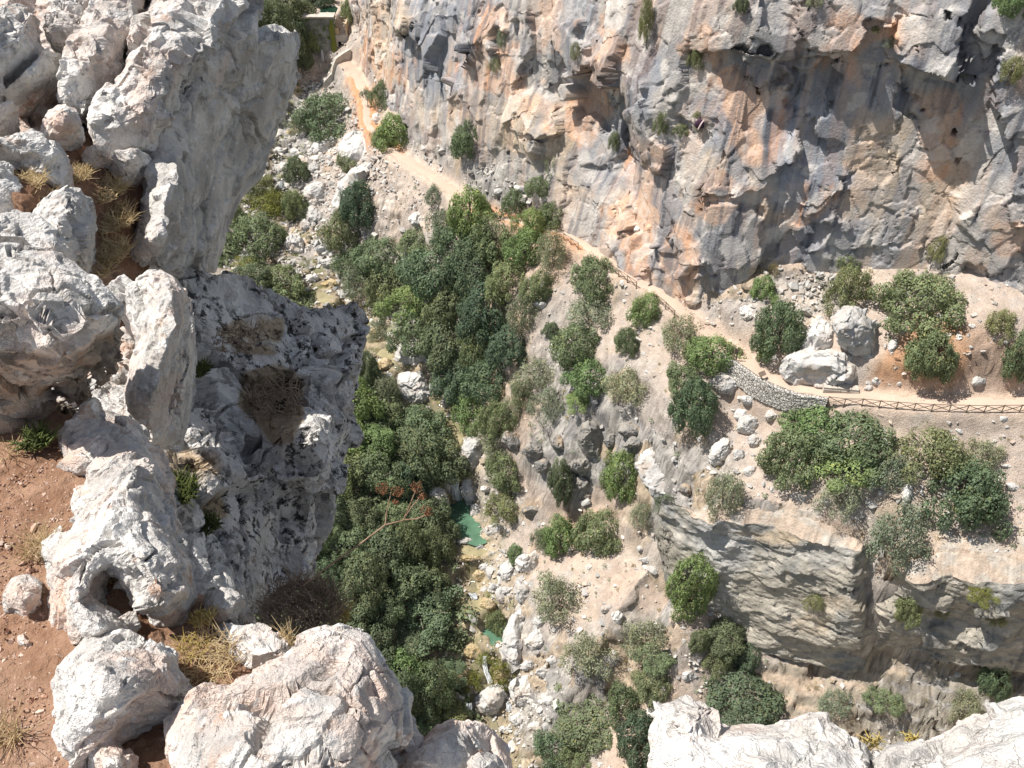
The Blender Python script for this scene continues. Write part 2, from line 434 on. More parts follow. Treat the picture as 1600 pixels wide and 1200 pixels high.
# colour of the ground itself
A = lambda *c: np.array(c, float)
c = np.empty(XX.shape + (3,))
nA = R(fbm(P2 * np.float32(1 / 5.0), 4, 41)); nB = R(fbm(P2 * np.float32(1 / 1.1), 3, 51)); nC = R(fbm(P2 * np.float32(1 / 14), 3, 61))
def lay(c, m, col):
    m = np.clip(m, 0, 1)[..., None]
    return c * (1 - m) + np.asarray(col) * m
c[:] = A(0.475, 0.388, 0.322)
c = lay(c, sstep(-0.1, 0.35, nA) * 0.8, A(0.53, 0.435, 0.35))
c = lay(c, sstep(0.05, 0.4, nC) * 0.4, A(0.45, 0.32, 0.23))
c = lay(c, sstep(0.15, 0.5, nB) * 0.5, A(0.42, 0.39, 0.36))
grey = np.where(R(id2)[..., None] > 0.5, A(0.44, 0.41, 0.37), A(0.34, 0.32, 0.30))
grey = np.where(R(id1)[..., None] > 0.72, A(0.46, 0.37, 0.27), grey)
m = np.clip(rocky * 1.3, 0, 1)[..., None]; c = c * (1 - m) + grey * m
lp = blur_poly(_px, _py, [(1440, 500), (1600, 560), (1600, 610), (1400, 610), (1380, 580)], 30)
c = lay(c, lp * (0.5 + 0.5 * sstep(-.2, .3, nA)), A(0.46, 0.275, 0.165))
for q in ([(800, 330), (900, 380), (840, 470), (770, 640), (830, 690), (880, 640), (740, 620)], [(780, 690), (880, 740), (960, 790), (900, 830), (830, 770), (800, 740)]):
    c = lay(c, blur_poly(_px, _py, q, 30) * 0.6 * (1 - rocky), A(0.46, 0.30, 0.19))
pale = blur_poly(_px, _py, [(600, 260), (660, 300), (690, 340), (600, 370), (560, 430), (560, 340)], 30)
c = lay(c, pale * 0.7, A(0.52, 0.43, 0.36))
# stream: ochre travertine, green moss near water
och = (1 - sstep(1.5, 5.5, dS + 2.5 * nA)) * sstep(520, 700, _py)
c = lay(c, och * 0.7, A(0.50, 0.425, 0.32))
c = lay(c, (1 - sstep(0.8, 3.0, dS + 1.5 * nB)) * (_py > 420) * 0.75, A(0.36, 0.29, 0.18))
c = lay(c, (1 - sstep(0.8, 4.0, dS + 3.0 * nA)) * sstep(0.05, 0.35, nB) * 0.7, A(0.17, 0.18, 0.055))
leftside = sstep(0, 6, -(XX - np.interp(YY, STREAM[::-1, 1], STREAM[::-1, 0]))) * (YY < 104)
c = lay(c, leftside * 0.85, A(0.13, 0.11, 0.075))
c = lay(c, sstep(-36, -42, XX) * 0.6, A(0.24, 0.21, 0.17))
c = lay(c, (1 - sstep(1.1, 1.9, dP + 0.5 * nB)) * 0.8, A(0.53, 0.41, 0.32))
pr = (1 - sstep(0.8, 2.6, dP + 0.8 * nB)) * blur_poly(_px, _py, [(550, 130), (620, 130), (620, 230), (550, 230)], 20)
pr = np.maximum(pr, (1 - sstep(0.6, 2.4, dP + 0.8 * nB)) * blur_poly(_px, _py, [(740, 320), (910, 360), (900, 400), (740, 350)], 20))
c = lay(c, pr, A(0.55, 0.29, 0.16))
gy2, gx2 = np.gradient(ZG, GS); st_ = np.hypot(gx2, gy2)
c = lay(c, sstep(1.0, 2.0, st_) * lowledge * .8, A(0.36, 0.315, 0.25))
idx = np.arange(NX * NY).reshape(NY, NX)
F = np.stack([idx[:-1, :-1], idx[:-1, 1:], idx[1:, 1:], idx[1:, :-1]], -1).reshape(-1, 4)
GC = c.reshape(-1, 3)
V = np.stack([XX.ravel(), YY.ravel(), ZG.ravel()], 1)
wr = np.stack([fbm(P2 / 2.5, 3, 201), fbm(P2 / 2.5 + 9, 3, 202), fbm(P2 / 2.5 + 19, 3, 203)], 1) * .5
keep = (np.clip(rocky * 1.5, 0, 1) * sstep(1.2, 2.2, dP)).ravel()[:, None]
for sz_ in (2.6, 1.1, .55):
    G_ = V.reshape(XX.shape + (3,)); nr = np.cross(np.gradient(G_, axis=1), np.gradient(G_, axis=0)).reshape(-1, 3); nr /= np.linalg.norm(nr, axis=1, keepdims=True)
    Vp, ed, fid = planes(V, sz_, 210 + int(sz_ * 10), .8, nr, wr, .22, (1, 1, 1.3))
    V = V + keep * (Vp - V)
    GC = GC * (1 + (.20 * (fid - .5))[:, None] * keep)
    GC = GC * (1 - .35 * (keep[:, 0] * (1 - sstep(0, .10, ed)))[:, None])
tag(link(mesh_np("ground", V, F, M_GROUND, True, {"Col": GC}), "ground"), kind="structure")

# worn path sheet on its bench
def ribbon(line, w, lift=0.03, step=0.35):
    L = np.r_[0, np.cumsum(np.hypot(*np.diff(line[:, :2], axis=0).T))]
    s = np.arange(0, L[-1], step)
    x, y = np.interp(s, L, line[:, 0]), np.interp(s, L, line[:, 1])
    for _ in range(6):
        x[1:-1] = (x[:-2] + x[2:] + 2 * x[1:-1]) / 4; y[1:-1] = (y[:-2] + y[2:] + 2 * y[1:-1]) / 4
    tx, ty = np.gradient(x), np.gradient(y); l = np.hypot(tx, ty) + 1e-9
    nx, ny = -ty / l, tx / l
    ws = w * (1 + 0.25 * vnoise(np.stack([s * 0.5, 0 * s, 0 * s], 1), 5))
    k = np.linspace(-1, 1, 9)
    X = x[:, None] + nx[:, None] * ws[:, None] * k; Y = y[:, None] + ny[:, None] * ws[:, None] * k
    Z = ground_z(X, Y) + lift + 0.05 * fbm(np.stack([X.ravel() * 1.3, Y.ravel() * 1.3, 0 * X.ravel()], 1), 4, 12).reshape(X.shape) - 0.075 * np.abs(k) ** 3
    n = len(s); ii = np.arange(n * 9).reshape(n, 9)
    F = np.stack([ii[:-1, :-1], ii[:-1, 1:], ii[1:, 1:], ii[1:, :-1]], -1).reshape(-1, 4)
    return np.stack([X, Y, Z], -1).reshape(-1, 3), F, (x, y, nx, ny)
k = NT("trodden_earth"); p = k.pos()
cc = k.mix(k.ramp(k.noise(p, 0.35, 4), 0.4, 0.62), (0.49, 0.375, 0.295), (0.55, 0.425, 0.335))
cc = k.mix(k.ramp(k.noise(p, 9, 4, 0.7), 0.45, 0.7), cc, (0.44, 0.33, 0.26))
M_PATH = k.done(cc, 0.95, k.bump(k.noise(p, 6, 5), 0.6, 0.05), 0.1)
PV, PF, PATHS = ribbon(PATH, 0.85)
tag(link(mesh_np("path", PV, PF, M_PATH), "path"), kind="structure")

# ------------------------------------------------------------------ cliffs
def loft(cols, px, py):
    xs = np.array([c_[0] for c_ in cols], float)
    K = np.array([[q for q in c_[1]] for c_ in cols], float)          # (n, 8, 2)
    sh = px.shape; px = px.ravel(); py = py.ravel()
    kn = np.stack([np.interp(px, xs, K[:, j, 0]) for j in range(K.shape[1])], 1)
    of = np.stack([np.interp(px, xs, K[:, j, 1]) for j in range(K.shape[1])], 1)
    out = np.where(py < kn[:, 0], of[:, 0], of[:, -1])
    for j in range(K.shape[1] - 1):
        m = (py >= kn[:, j]) & (py < kn[:, j + 1])
        t = (py - kn[:, j]) / np.maximum(kn[:, j + 1] - kn[:, j], 1e-6)
        out = np.where(m, of[:, j] + (of[:, j + 1] - of[:, j]) * t, out)
    return out.reshape(sh)
def cliff(name, line, ztop, res, lean, cols, oscale, amps, colour, foot=4.0, inset=0.0, topz=None, hoods=(), cap=False, facet=((4.8, .85, (1, 1, .55)), (2.0, .65, (1, 1, .7)))):
    line = np.array(line, float)
    L = np.r_[0, np.cumsum(np.hypot(*np.diff(line[:, :2], axis=0).T))]
    s = np.arange(0, L[-1], res)
    x, y = np.interp(s, L, line[:, 0]), np.interp(s, L, line[:, 1])
    zb = np.interp(s, L, line[:, 2]); zt = np.interp(s, L, topz) if topz is not None else np.full(len(s), ztop)
    w = int(1.5 / res)
    ker = np.ones(2 * w + 1) / (2 * w + 1)
    sm = lambda a: np.convolve(np.pad(a, w, mode='reflect', reflect_type='odd'), ker, mode='valid')
    x, y, zb = sm(x), sm(y), sm(zb)
    tx, ty = sm(np.gradient(x)), sm(np.gradient(y)); l = np.hypot(tx, ty)
    ox, oy = ty / l, -tx / l                                          # outward
    nz = int((zt.max() - zb.min() + foot) / res)
    h = np.linspace(0, 1, nz)
    Z = (zb[:, None] - foot) * (1 - h) + zt[:, None] * h
    q = (Z - zb[:, None]) * lean + inset
    X = x[:, None] - ox[:, None] * q; Y = y[:, None] - oy[:, None] * q
    OX = np.broadcast_to(ox[:, None], X.shape); OY = np.broadcast_to(oy[:, None], X.shape)
    px, py, _ = proj(np.stack([X, Y, Z], -1))
    off = loft(cols, px, py) * oscale
    for hx, hy, hw_, hh_, ho in hoods:
        wob = 0.35 * vnoise(np.stack([px.ravel() / 22, 0 * px.ravel(), 0 * px.ravel() + hx], 1), 7).reshape(px.shape)
        u_ = (px - hx) / hw_; v_ = (py - hy) / hh_ + wob + .25 * u_
        off = off + 1.35 * ho * np.exp(-u_ ** 4) * np.where(v_ < 0, np.clip(1 + v_ * .5, 0, 1) ** 1.5, np.clip(1 - v_ * 6, 0, 1))
    X = X + OX * off; Y = Y + OY * off
    P = np.stack([X.ravel(), Y.ravel(), Z.ravel()], 1).astype(np.float32)
    S = np.broadcast_to(s[:, None], X.shape).ravel().astype(np.float32); Zr = Z.ravel().astype(np.float32)
    warp = np.stack([fbm(P / 4, 3, 71), fbm(P / 4 + 9, 3, 72), fbm(P / 4 + 19, 3, 73)], 1)
    a1, a2, a3, a4, a5 = amps
    Pw = P + warp * 1.5
    g1, k1, i1 = facets(Pw * np.float32(1 / 5.5) * np.array([1, 1, .8], np.float32), 81, 1.0, 0.9)
    g2, k2, i2 = facets(Pw * np.float32(1 / 2.0) * np.array([1, 1, 1.25], np.float32), 82, 0.8, 0.8)
    g3, k3, i3 = facets(P * np.float32(1 / 0.75) * np.array([1, 1, 1.6], np.float32), 83, 0.6, 0.8)
    fl = fbm(np.stack([S / 2.0, Zr / 16, 0 * S], 1), 4, 84, 0.6)
    bd = fbm(np.stack([S / 16, Zr / 1.1 + warp[:, 0] * 3, 0 * S + 5], 1), 4, 85, 0.6)
    wv = fbm(P / 7, 4, 86)
    d = a1 * g1 + a2 * g2 + a3 * g3 + a4 * fl + a5 * bd + 0.35 * wv - 0.35 * a2 * (1 - sstep(0, 0.06, k2)) - 0.5 * a1 * (1 - sstep(0, 0.03, k1))
    V = P + np.stack([OX.ravel() * d, OY.ravel() * d, 0.25 * a2 * g3], 1)
    for sz_, kk_, an_ in facet:
        G_ = V.reshape(X.shape + (3,)); nr = np.cross(np.gradient(G_, axis=0), np.gradient(G_, axis=1)).reshape(-1, 3)
        nr /= np.linalg.norm(nr, axis=1, keepdims=True) + 1e-9
        V, ed, fid = planes(V, sz_, 140 + int(sz_ * 10), kk_, nr, warp * 0.55, 0.15, an_)
        V = V - nr * (.075 * sz_ * (1 - sstep(0, .05, ed)) * sstep(-.1, .25, warp[:, 1]))[:, None]
        if sz_ > 1.5 and sz_ < 4: i2 = fid
    ii = np.arange(X.size).reshape(X.shape)
    F = np.stack([ii[:-1, :-1], ii[1:, :-1], ii[1:, 1:], ii[:-1, 1:]], -1).reshape(-1, 4)
    pxv, pyv, _ = proj(V)
    if cap:                                                           # fold the brink back into the slope above
        nn_ = X.shape[1]
        top = V.reshape(X.shape + (3,))[:, -1]
        cw_ = (0.35 + 1.85 * sstep(-1.0, .2, off[:, -1] / max(oscale, 1e-6)))
        inn = np.stack([x - ox * cw_, y - oy * cw_], 1); inn = np.c_[inn, ground_z(inn[:, 0], inn[:, 1]) + .03]
        rows_ = []
        for q_ in np.linspace(0, 1, 22)[1:]:
            r_ = top * (1 - q_) + inn * q_
            r_[:, 2] += (.25 * np.sin(q_ * 3.14) + .14 * fbm(r_.astype(np.float32) * np.float32(1.1), 4, 66) * np.sin(q_ * 3.14))
            r_[:, 2] = np.minimum(r_[:, 2], np.where(band_sd(r_[:, 0], r_[:, 1])[0] < -.35, ground_z(r_[:, 0], r_[:, 1]) + .10, 1e9))
            rows_.append(r_)
        capV = np.stack([top] + rows_, 1)
    cc = colour(dict(P=P, S=S, Z=Zr, px=pxv, py=pyv, i1=i1, i2=i2, i3=i3, fl=fl, bd=bd, wv=wv, warp=warp, k2=k2))
    if cap:
        base_ = len(V); kk = np.arange(capV.shape[0] * capV.shape[1]).reshape(capV.shape[:2]) + base_
        F = np.concatenate([F, np.stack([kk[:-1, :-1], kk[1:, :-1], kk[1:, 1:], kk[:-1, 1:]], -1).reshape(-1, 4)])
        cv = capV.reshape(-1, 3); V = np.concatenate([V, cv])
        m_ = sstep(-.1, .3, fbm(cv.astype(np.float32) / 1.3, 4, 67))[:, None]
        cc = np.concatenate([cc, (A(0.47, 0.375, 0.295) * (1 - m_) + A(0.46, 0.41, 0.35) * m_) * (1 + .2 * vnoise(cv * 3, 5))[:, None]])
    return V, F, cc, (X, Y, Z)

def blobs(D, lst, jitter=18):
    m = np.zeros(len(D['px']))
    jx = D['px'] + jitter * D['warp'][:, 0] * 2.5; jy = D['py'] + jitter * D['warp'][:, 1] * 2.5
    for cx, cy, rx, ry, w in lst:
        r = ((jx - cx) / rx) ** 2 + ((jy - cy) / ry) ** 2
        m = np.maximum(m, w * (1 - sstep(0.45, 1.35, r)))
    return m
def main_colour(D):
    S, Z = D['S'], D['Z']
    n1 = fbm(D['P'] / 6, 4, 91); n2 = fbm(D['P'] / 1.7, 4, 92)
    st = fbm(np.stack([S / 0.9, Z / 14, 0 * S], 1), 4, 93, 0.6); st2 = fbm(np.stack([S / 0.35, Z / 9, 0 * S + 4], 1), 3, 94, 0.6)
    c = np.empty((len(S), 3)); c[:] = A(0.385, 0.355, 0.325)
    c = lay(c, sstep(-0.05, 0.35, n1 + 0.4 * (D['i1'] - .5)) * .8, A(0.285, 0.28, 0.285))
    c = lay(c, sstep(0.0, 0.35, n2 + 0.5 * (D['i2'] - .5)) * 0.7, A(0.47, 0.43, 0.385))
    tan = blobs(D, [(600, 60, 50, 80, .9), (690, 170, 60, 40, .6), (830, 200, 90, 50, .9), (900, 280, 60, 50, .6), (1400, 280, 110, 100, .8), (1450, 330, 60, 60, .5), (1200, 350, 70, 50, .6), (1080, 430, 60, 50, .6), (1340, 330, 50, 60, .5), (1120, 260, 60, 30, .7), (1600, 380, 60, 60, .7)])
    c = lay(c, tan * (0.75 + 0.7 * n2), A(0.48, 0.37, 0.26))
    c = lay(c, sstep(0.05, 0.35, fbm(np.stack([S / 2.4, Z / 7, 0 * S + 50], 1), 4, 95)) * 0.35, A(0.55, 0.37, 0.26))
    ora = blobs(D, [(760, 40, 45, 40, .8), (780, 120, 50, 40, .8), (735, 90, 25, 30, .6), (925, 150, 40, 70, .9), (855, 40, 30, 50, .6), (1000, 330, 40, 110, .9), (1170, 190, 85, 50, 1), (1140, 130, 50, 30, .8), (1330, 40, 70, 35, .8), (1100, 70, 40, 40, .7),
                    (1460, 210, 30, 80, .8), (1450, 270, 25, 30, .9), (1300, 90, 60, 30, .6), (1590, 380, 40, 30, .9), (830, 170, 40, 30, .6), (1060, 400, 30, 60, .8), (1270, 320, 25, 20, .8), (1120, 300, 40, 22, .7), (630, 110, 20, 40, .5), (1210, 290, 60, 15, .6), (560, 80, 30, 30, .7), (945, 60, 25, 30, .5)])
    c = lay(c, np.clip(ora * 1.15, 0, 1) * np.clip(0.85 + 0.8 * n2 + 0.4 * st, 0, 1), A(0.58, 0.37, 0.25))
    blue = blobs(D, [(1245, 200, 60, 90, 1), (1215, 120, 60, 40, .7), (1390, 130, 50, 60, .8), (1250, 290, 70, 40, .8), (680, 60, 50, 90, .9), (720, 20, 40, 50, .6), (900, 60, 30, 80, .6), (1010, 130, 30, 60, .7), (940, 250, 60, 60, .5), (1280, 380, 60, 40, .6), (1500, 150, 25, 80, .7), (1560, 200, 40, 120, .6), (1110, 200, 25, 60, .7), (1030, 330, 18, 110, .6), (1150, 380, 80, 60, .4)])
    c = lay(c, np.clip(blue * 1.2, 0, 1) * np.clip(0.9 + 0.8 * st, 0, 1), A(0.245, 0.26, 0.29))
    wide = fbm(np.stack([S / 2.6, Z / 30, 0 * S + 8], 1), 4, 96, 0.6)
    c = lay(c, sstep(-0.02, 0.22, wide + .3 * n2) * 0.62 * (1 - .7 * ora), A(0.235, 0.24, 0.26))
    streak = sstep(0.10, 0.32, st + 0.25 * n1) * (0.45 + 0.5 * blue)
    c = lay(c, np.clip(streak * 1.15, 0, 1), A(0.11, 0.113, 0.127))
    c = lay(c, sstep(0.12, 0.4, fbm(np.stack([S / 1.3, Z / 16, 0 * S + 30], 1), 4, 97, 0.6)) * .6 * np.clip(.25 + ora, 0, 1), A(0.52, 0.27, 0.145))
    c = lay(c, sstep(0.15, 0.4, n2 + .4 * (D['i2'] - .5)) * .45, A(0.58, 0.54, 0.49))
    c = lay(c, sstep(0.2, 0.5, st2) * 0.3 * (0.3 + blue + ora), A(0.60, 0.50, 0.42))
    dk = blobs(D, [(885, 40, 14, 40, .7), (905, 100, 14, 40, .8), (930, 150, 22, 50, .7), (955, 200, 16, 50, .7), (985, 170, 13, 40, .8), (1003, 230, 12, 40, .9), (1020, 290, 11, 40, .9), (1038, 350, 11, 40, .9), (1056, 410, 11, 36, .8), (640, 30, 16, 40, .7), (660, 80, 16, 50, .8), (680, 20, 18, 30, .7), (1215, 110, 40, 30, .5), (1500, 130, 20, 60, .6), (1290, 350, 30, 14, .6), (1180, 262, 30, 12, .6)], 10)
    c = lay(c, dk * np.clip(.7 + st, 0, 1) * .8, A(0.16, 0.162, 0.175))  # dark water streaks, and shade painted into recesses and under overhangs
    return 1.15 * c * (0.92 + 0.16 * D['i2'])[:, None]
BASE = [(-27.2, 162, 44), (-25.8, 152, 43), (-23.6, 143, 42), (-19.6, 133, 41), (-14.5, 119.5, 40.5), (-3.9, 107.5, 41.5), (5.4, 99.4, 43), (14.2, 85.5, 44), (20, 78.0, 43), (25, 77.6, 44.5), (32, 75.8, 46.5), (42.5, 72.6, 49.5), (48.5, 68.0, 50), (60, 61, 51)]
CC = [(540, [(-80, 0), (-20, 1), (0, 1), (20, .6), (40, .5), (60, .3), (85, .2), (110, 0)]),
      (640, [(-80, 0), (-20, 2), (40, 1.8), (60, .2), (90, .3), (120, .8), (160, .8), (200, 0)]),
      (700, [(-80, 1), (-20, 2.5), (20, 2.4), (40, 1), (90, .9), (120, 1.2), (180, 1.), (240, 0)]),
      (760, [(-80, 1), (0, 2.0), (75, 2), (100, .7), (140, .6), (190, 1.2), (240, .9), (280, 0)]),
      (860, [(-80, 2), (0, 2.5), (25, 3.0), (50, 1.4), (130, 1.0), (200, 1.8), (225, .4), (300, 0)]),
      (930, [(-80, 3), (0, 3.5), (90, 3.8), (110, -.4), (170, -2.2), (240, -1.6), (300, .2), (340, 0)]),
      (985, [(-80, 3.5), (0, 3.7), (125, 4.4), (145, -.2), (220, -2.4), (310, -1.6), (350, 0), (385, 0)]),
      (1045, [(-80, 3.5), (0, 3.8), (180, 4.6), (230, 4.0), (300, 3.0), (370, 1.2), (430, .4), (450, 0)]),
      (1090, [(-80, 3), (0, 4), (56, 4.2), (75, 2.2), (150, 1.5), (300, 1.8), (420, 1.6), (470, 0)]),
      (1180, [(-80, 3), (0, 4), (64, 4.6), (78, 1.2), (160, .4), (270, 1.8), (400, 1.5), (455, 0)]),
      (1270, [(-80, 3), (0, 4.2), (70, 4.8), (85, .6), (150, .2), (262, 2.2), (285, 1.0), (440, 0)]),
      (1310, [(-80, 3), (0, 4.), (70, 4.2), (92, 1.2), (160, .9), (255, 1.4), (300, .9), (440, 0)]),
      (1400, [(-80, 3.5), (0, 4.6), (70, 5.2), (88, 1.4), (160, .7), (270, .6), (380, .8), (435, 0)]),
      (1490, [(-80, 3.5), (0, 5.4), (94, 6.2), (112, .8), (200, -.6), (265, -.3), (350, .5), (430, 0)]),
      (1530, [(-80, 4), (0, 5.4), (97, 5.8), (130, 3.2), (200, 2.6), (300, 2.2), (390, 1.8), (440, .2)]),
      (1600, [(-80, 4.5), (0, 5.4), (110, 5.0), (200, 4.3), (300, 3.7), (335, 2.8), (360, .9), (460, .2)]),
      (1750, [(-80, 4.5), (0, 5.), (110, 4.6), (200, 4.), (300, 3.4), (335, 2.6), (390, 1.2), (460, .2)])]
V, F, CCOL, MAINC = cliff("cliff", BASE, 86, 0.15, 0.24, CC, 0.8, (0.70, 0.20, 0.03, 0.70, 0.10), main_colour,
                       hoods=[(690, 40, 40, 60, 1.9), (640, 75, 22, 40, 1.1), (1210, 245, 48, 34, 1.6), (1278, 296, 34, 26, 1.4), (1515, 325, 20, 70, 1.7), (1292, 382, 42, 30, 1.4), (1180, 405, 44, 24, .9), (780, 72, 40, 40, 1.2), (860, 212, 34, 30, 1.5), (822, 120, 22, 40, 1.0),
                              (1385, 375, 36, 26, 1.1), (745, 150, 30, 36, 1.0), (900, 60, 18, 50, 1.2), (1120, 290, 30, 26, .9), (925, 112, 26, 40, 1.6), (960, 160, 18, 40, 1.3), (1010, 150, 12, 60, .9), (1590, 345, 40, 26, 1.6), (1090, 400, 26, 22, .9), (1440, 40, 60, 30, .9), (1150, 40, 40, 26, .8), (830, 170, 30, 24, .9), (1340, 250, 34, 24, .8), (1000, 210, 14, 60, 1.0), (1560, 230, 26, 60, 1.0), (1235, 120, 16, 40, .9), (720, 225, 30, 20, .8)])
tag(link(mesh_np("cliff", V, F, M_CLIFF, True, {"Col": CCOL}), "cliff"), kind="structure")
CLIFFV = V
def low_colour(D):
    n1 = fbm(D['P'] / 4, 4, 191); n2 = fbm(D['P'] / 1.2, 4, 192)
    c = np.empty((len(D['S']), 3)); c[:] = A(0.375, 0.342, 0.285)
    c = lay(c, sstep(-0.1, 0.3, n1 + .5 * (D['i1'] - .5)), A(0.27, 0.265, 0.245))
    c = lay(c, sstep(0.1, 0.4, n2) * 0.7, A(0.45, 0.41, 0.35))
    c = lay(c, blobs(D, [(1130, 860, 60, 70, .8), (1300, 860, 60, 30, .5)]), A(0.43, 0.42, 0.40))
    c = lay(c, blobs(D, [(1260, 835, 100, 18, .7), (1300, 965, 60, 30, .4)]) * (0.7 + n2), A(0.47, 0.36, 0.24))
    c = lay(c, sstep(0.12, 0.4, fbm(np.stack([D['S'] / 0.7, D['Z'] / 7, 0 * D['S']], 1), 4, 193)) * 0.55 * (D['px'] > 1330), A(0.13, 0.13, 0.13))
    return c * (0.86 + 0.28 * D['i3'])[:, None]
LC = [(1040, [(760, 0.), (780, 0.), (800, 0), (850, 0), (900, .2), (920, .2), (950, 0), (960, 0)]),
      (1090, [(780, .3), (800, .4), (830, .3), (870, .5), (910, .7), (925, .6), (950, 1.2), (960, 1.2)]),
      (1200, [(800, .3), (820, .5), (860, .9), (900, 1.4), (940, 1.9), (965, 2.3), (985, 2.6), (995, 2.2)]),
      (1310, [(830, .5), (850, .9), (880, 1.3), (940, 1.6), (975, 1.9), (995, 1.7), (1008, .3), (1020, .3)]),
      (1340, [(840, .5), (860, 1.1), (890, 1.5), (940, 1.8), (975, 1.8), (995, 1.4), (1008, .1), (1020, .1)]),
      (1360, [(850, -.6), (865, -1.9), (900, -2.6), (940, -2.4), (965, -1.9), (985, -.6), (1010, -.3), (1030, -.3)]),
      (1385, [(870, -1.0), (885, -1.8), (920, -1.4), (950, .5), (970, .7), (1000, .6), (1020, -.5), (1040, -.5)]),
      (1430, [(870, .6), (890, .8), (930, .2), (960, .2), (1000, .7), (1008, 1.3), (1022, -1.8), (1050, -1.8)]),
      (1500, [(870, 1.0), (885, 1.4), (930, 1.0), (970, .9), (1010, 1.8), (1022, 1.8), (1036, -1.8), (1060, -1.8)]),
      (1600, [(880, 1.0), (900, 1.6), (930, 1.2), (970, 1.0), (1015, 2.0), (1028, 2.0), (1042, -1.6), (1060, -1.6)]),
      (1800, [(880, 1.0), (900, 1.6), (930, 1.2), (970, 1.0), (1015, 2.0), (1028, 2.0), (1042, -1.6), (1060, -1.6)])]
BL = [(b[0], b[1], b[2] - d - 1.0) for b, d in zip(BAND, BDROP)]
V, F, CCOL, _ = cliff("lower_cliff", BL, 0, 0.12, 0.05, LC, 1.0, (0.38, 0.24, 0.10, 0.16, 0.50), low_colour, foot=2.0, inset=-0.9, topz=BAND[:, 2] + 0.15, cap=True, facet=((2.8, .75, (1, 1, 1.6)), (1.2, .7, (1, 1, 2.4)), (.5, .5, (1, 1, 2.4))), hoods=[(1268, 838, 80, 9, .5), (1160, 812, 40, 8, .35), (1250, 880, 26, 14, .5), (1122, 880, 8, 14, .8), (1200, 905, 30, 8, .3), (1180, 935, 60, 8, .4), (1300, 950, 40, 8, .35), (1240, 960, 70, 7, .35), (1450, 930, 40, 22, 1.1), (1540, 925, 40, 24, 1.2), (1480, 985, 60, 18, 1.1), (1420, 895, 40, 14, .9), (1570, 975, 40, 18, 1.0), (1108, 815, 20, 12, .7)])
# cap: fold the top rows back over the edge so the cliff joins the slope above
tag(link(mesh_np("lower_cliff", V, F, M_CLIFF, True, {"Col": CCOL}), "lower_cliff"), kind="structure")

# ------------------------------------------------------------------ water
def water_mat(name, col, rough=0.04, trans=0.0):
    k = NT(name); p = k.pos()
    c_ = k.mix(k.ramp(k.noise(p, 0.6, 3), 0.35, 0.65), col, tuple(v * 1.5 for v in col))
    return k.done(c_, rough, k.bump(k.noise(p, 5, 3), 0.25, 0.03), 0.5, **{"Transmission Weight": trans, "IOR": 1.33})
M_WG = water_mat("green_water", (0.070, 0.135, 0.088)); M_WD = water_mat('dark_pond', (0.010, 0.028, 0.018)); M_WO = water_mat("ochre_water", (0.24, 0.21, 0.125))  # dam pond gets darker water in place of the shade on it
for lab, poly, pz, kind in POOLS:
    pw = at_z(np.array([p[0] for p in poly], float), np.array([p[1] for p in poly], float), pz)
    ce = pw.mean(0); pw = ce + (pw - ce) * 1.12
    n = len(pw)
    Vp = np.concatenate([pw, ce + (pw - ce) * 0.5, [ce]])
    Fq = [(i, (i + 1) % n, n + (i + 1) % n, n + i) for i in range(n)]; Ft = [(n + i, n + (i + 1) % n, 2 * n) for i in range(n)]
    me = mesh_np("pool_water", Vp, [np.array(Fq), np.array(Ft)], {'green': M_WG, 'ochre': M_WO, 'dark': M_WD}[kind])
    tag(link(me, "pool_water"), kind="structure")

SV, SF, _ = ribbon(STREAM[6:], 0.55, 0.05, 0.3)
tag(link(mesh_np("stream", SV, SF, water_mat("stream_water", (0.17, 0.15, 0.095), 0.06)), "stream"), kind="structure")

# coarse hills beyond the surveyed ground
hx, hy = np.meshgrid(np.arange(-260, 262, 3.0), np.arange(14, 330, 3.0))
hz_ = np.clip(tps_eval(np.clip(hx, -75, 85), np.clip(hy, 24, 185)).reshape(hx.shape), 2, 66) + 3.5 * fbm(np.stack([hx.ravel() / 22, hy.ravel() / 22, 0 * hx.ravel()], 1), 4, 301).reshape(hx.shape)
ins_ = (hx > GX0 + 1) & (hx < GX1 - 1) & (hy > GY0 + 1) & (hy < GY1 - 1)
hz_ = np.where(ins_, np.minimum(hz_, ground_z(hx, hy)) - 9, hz_ - .6)
ii = np.arange(hx.size).reshape(hx.shape); F = np.stack([ii[:-1, :-1], ii[:-1, 1:], ii[1:, 1:], ii[1:, :-1]], -1).reshape(-1, 4)
hm = sstep(-.2, .2, fbm(np.stack([hx.ravel() / 9, hy.ravel() / 9, 0 * hx.ravel()], 1), 4, 302))[:, None]
tag(link(mesh_np("hills", np.stack([hx.ravel(), hy.ravel(), hz_.ravel()], 1), F, M_GROUND, True, {"Col": A(.10, .11, .055) * hm + A(.30, .25, .19) * (1 - hm)}), "hills"), kind="structure")

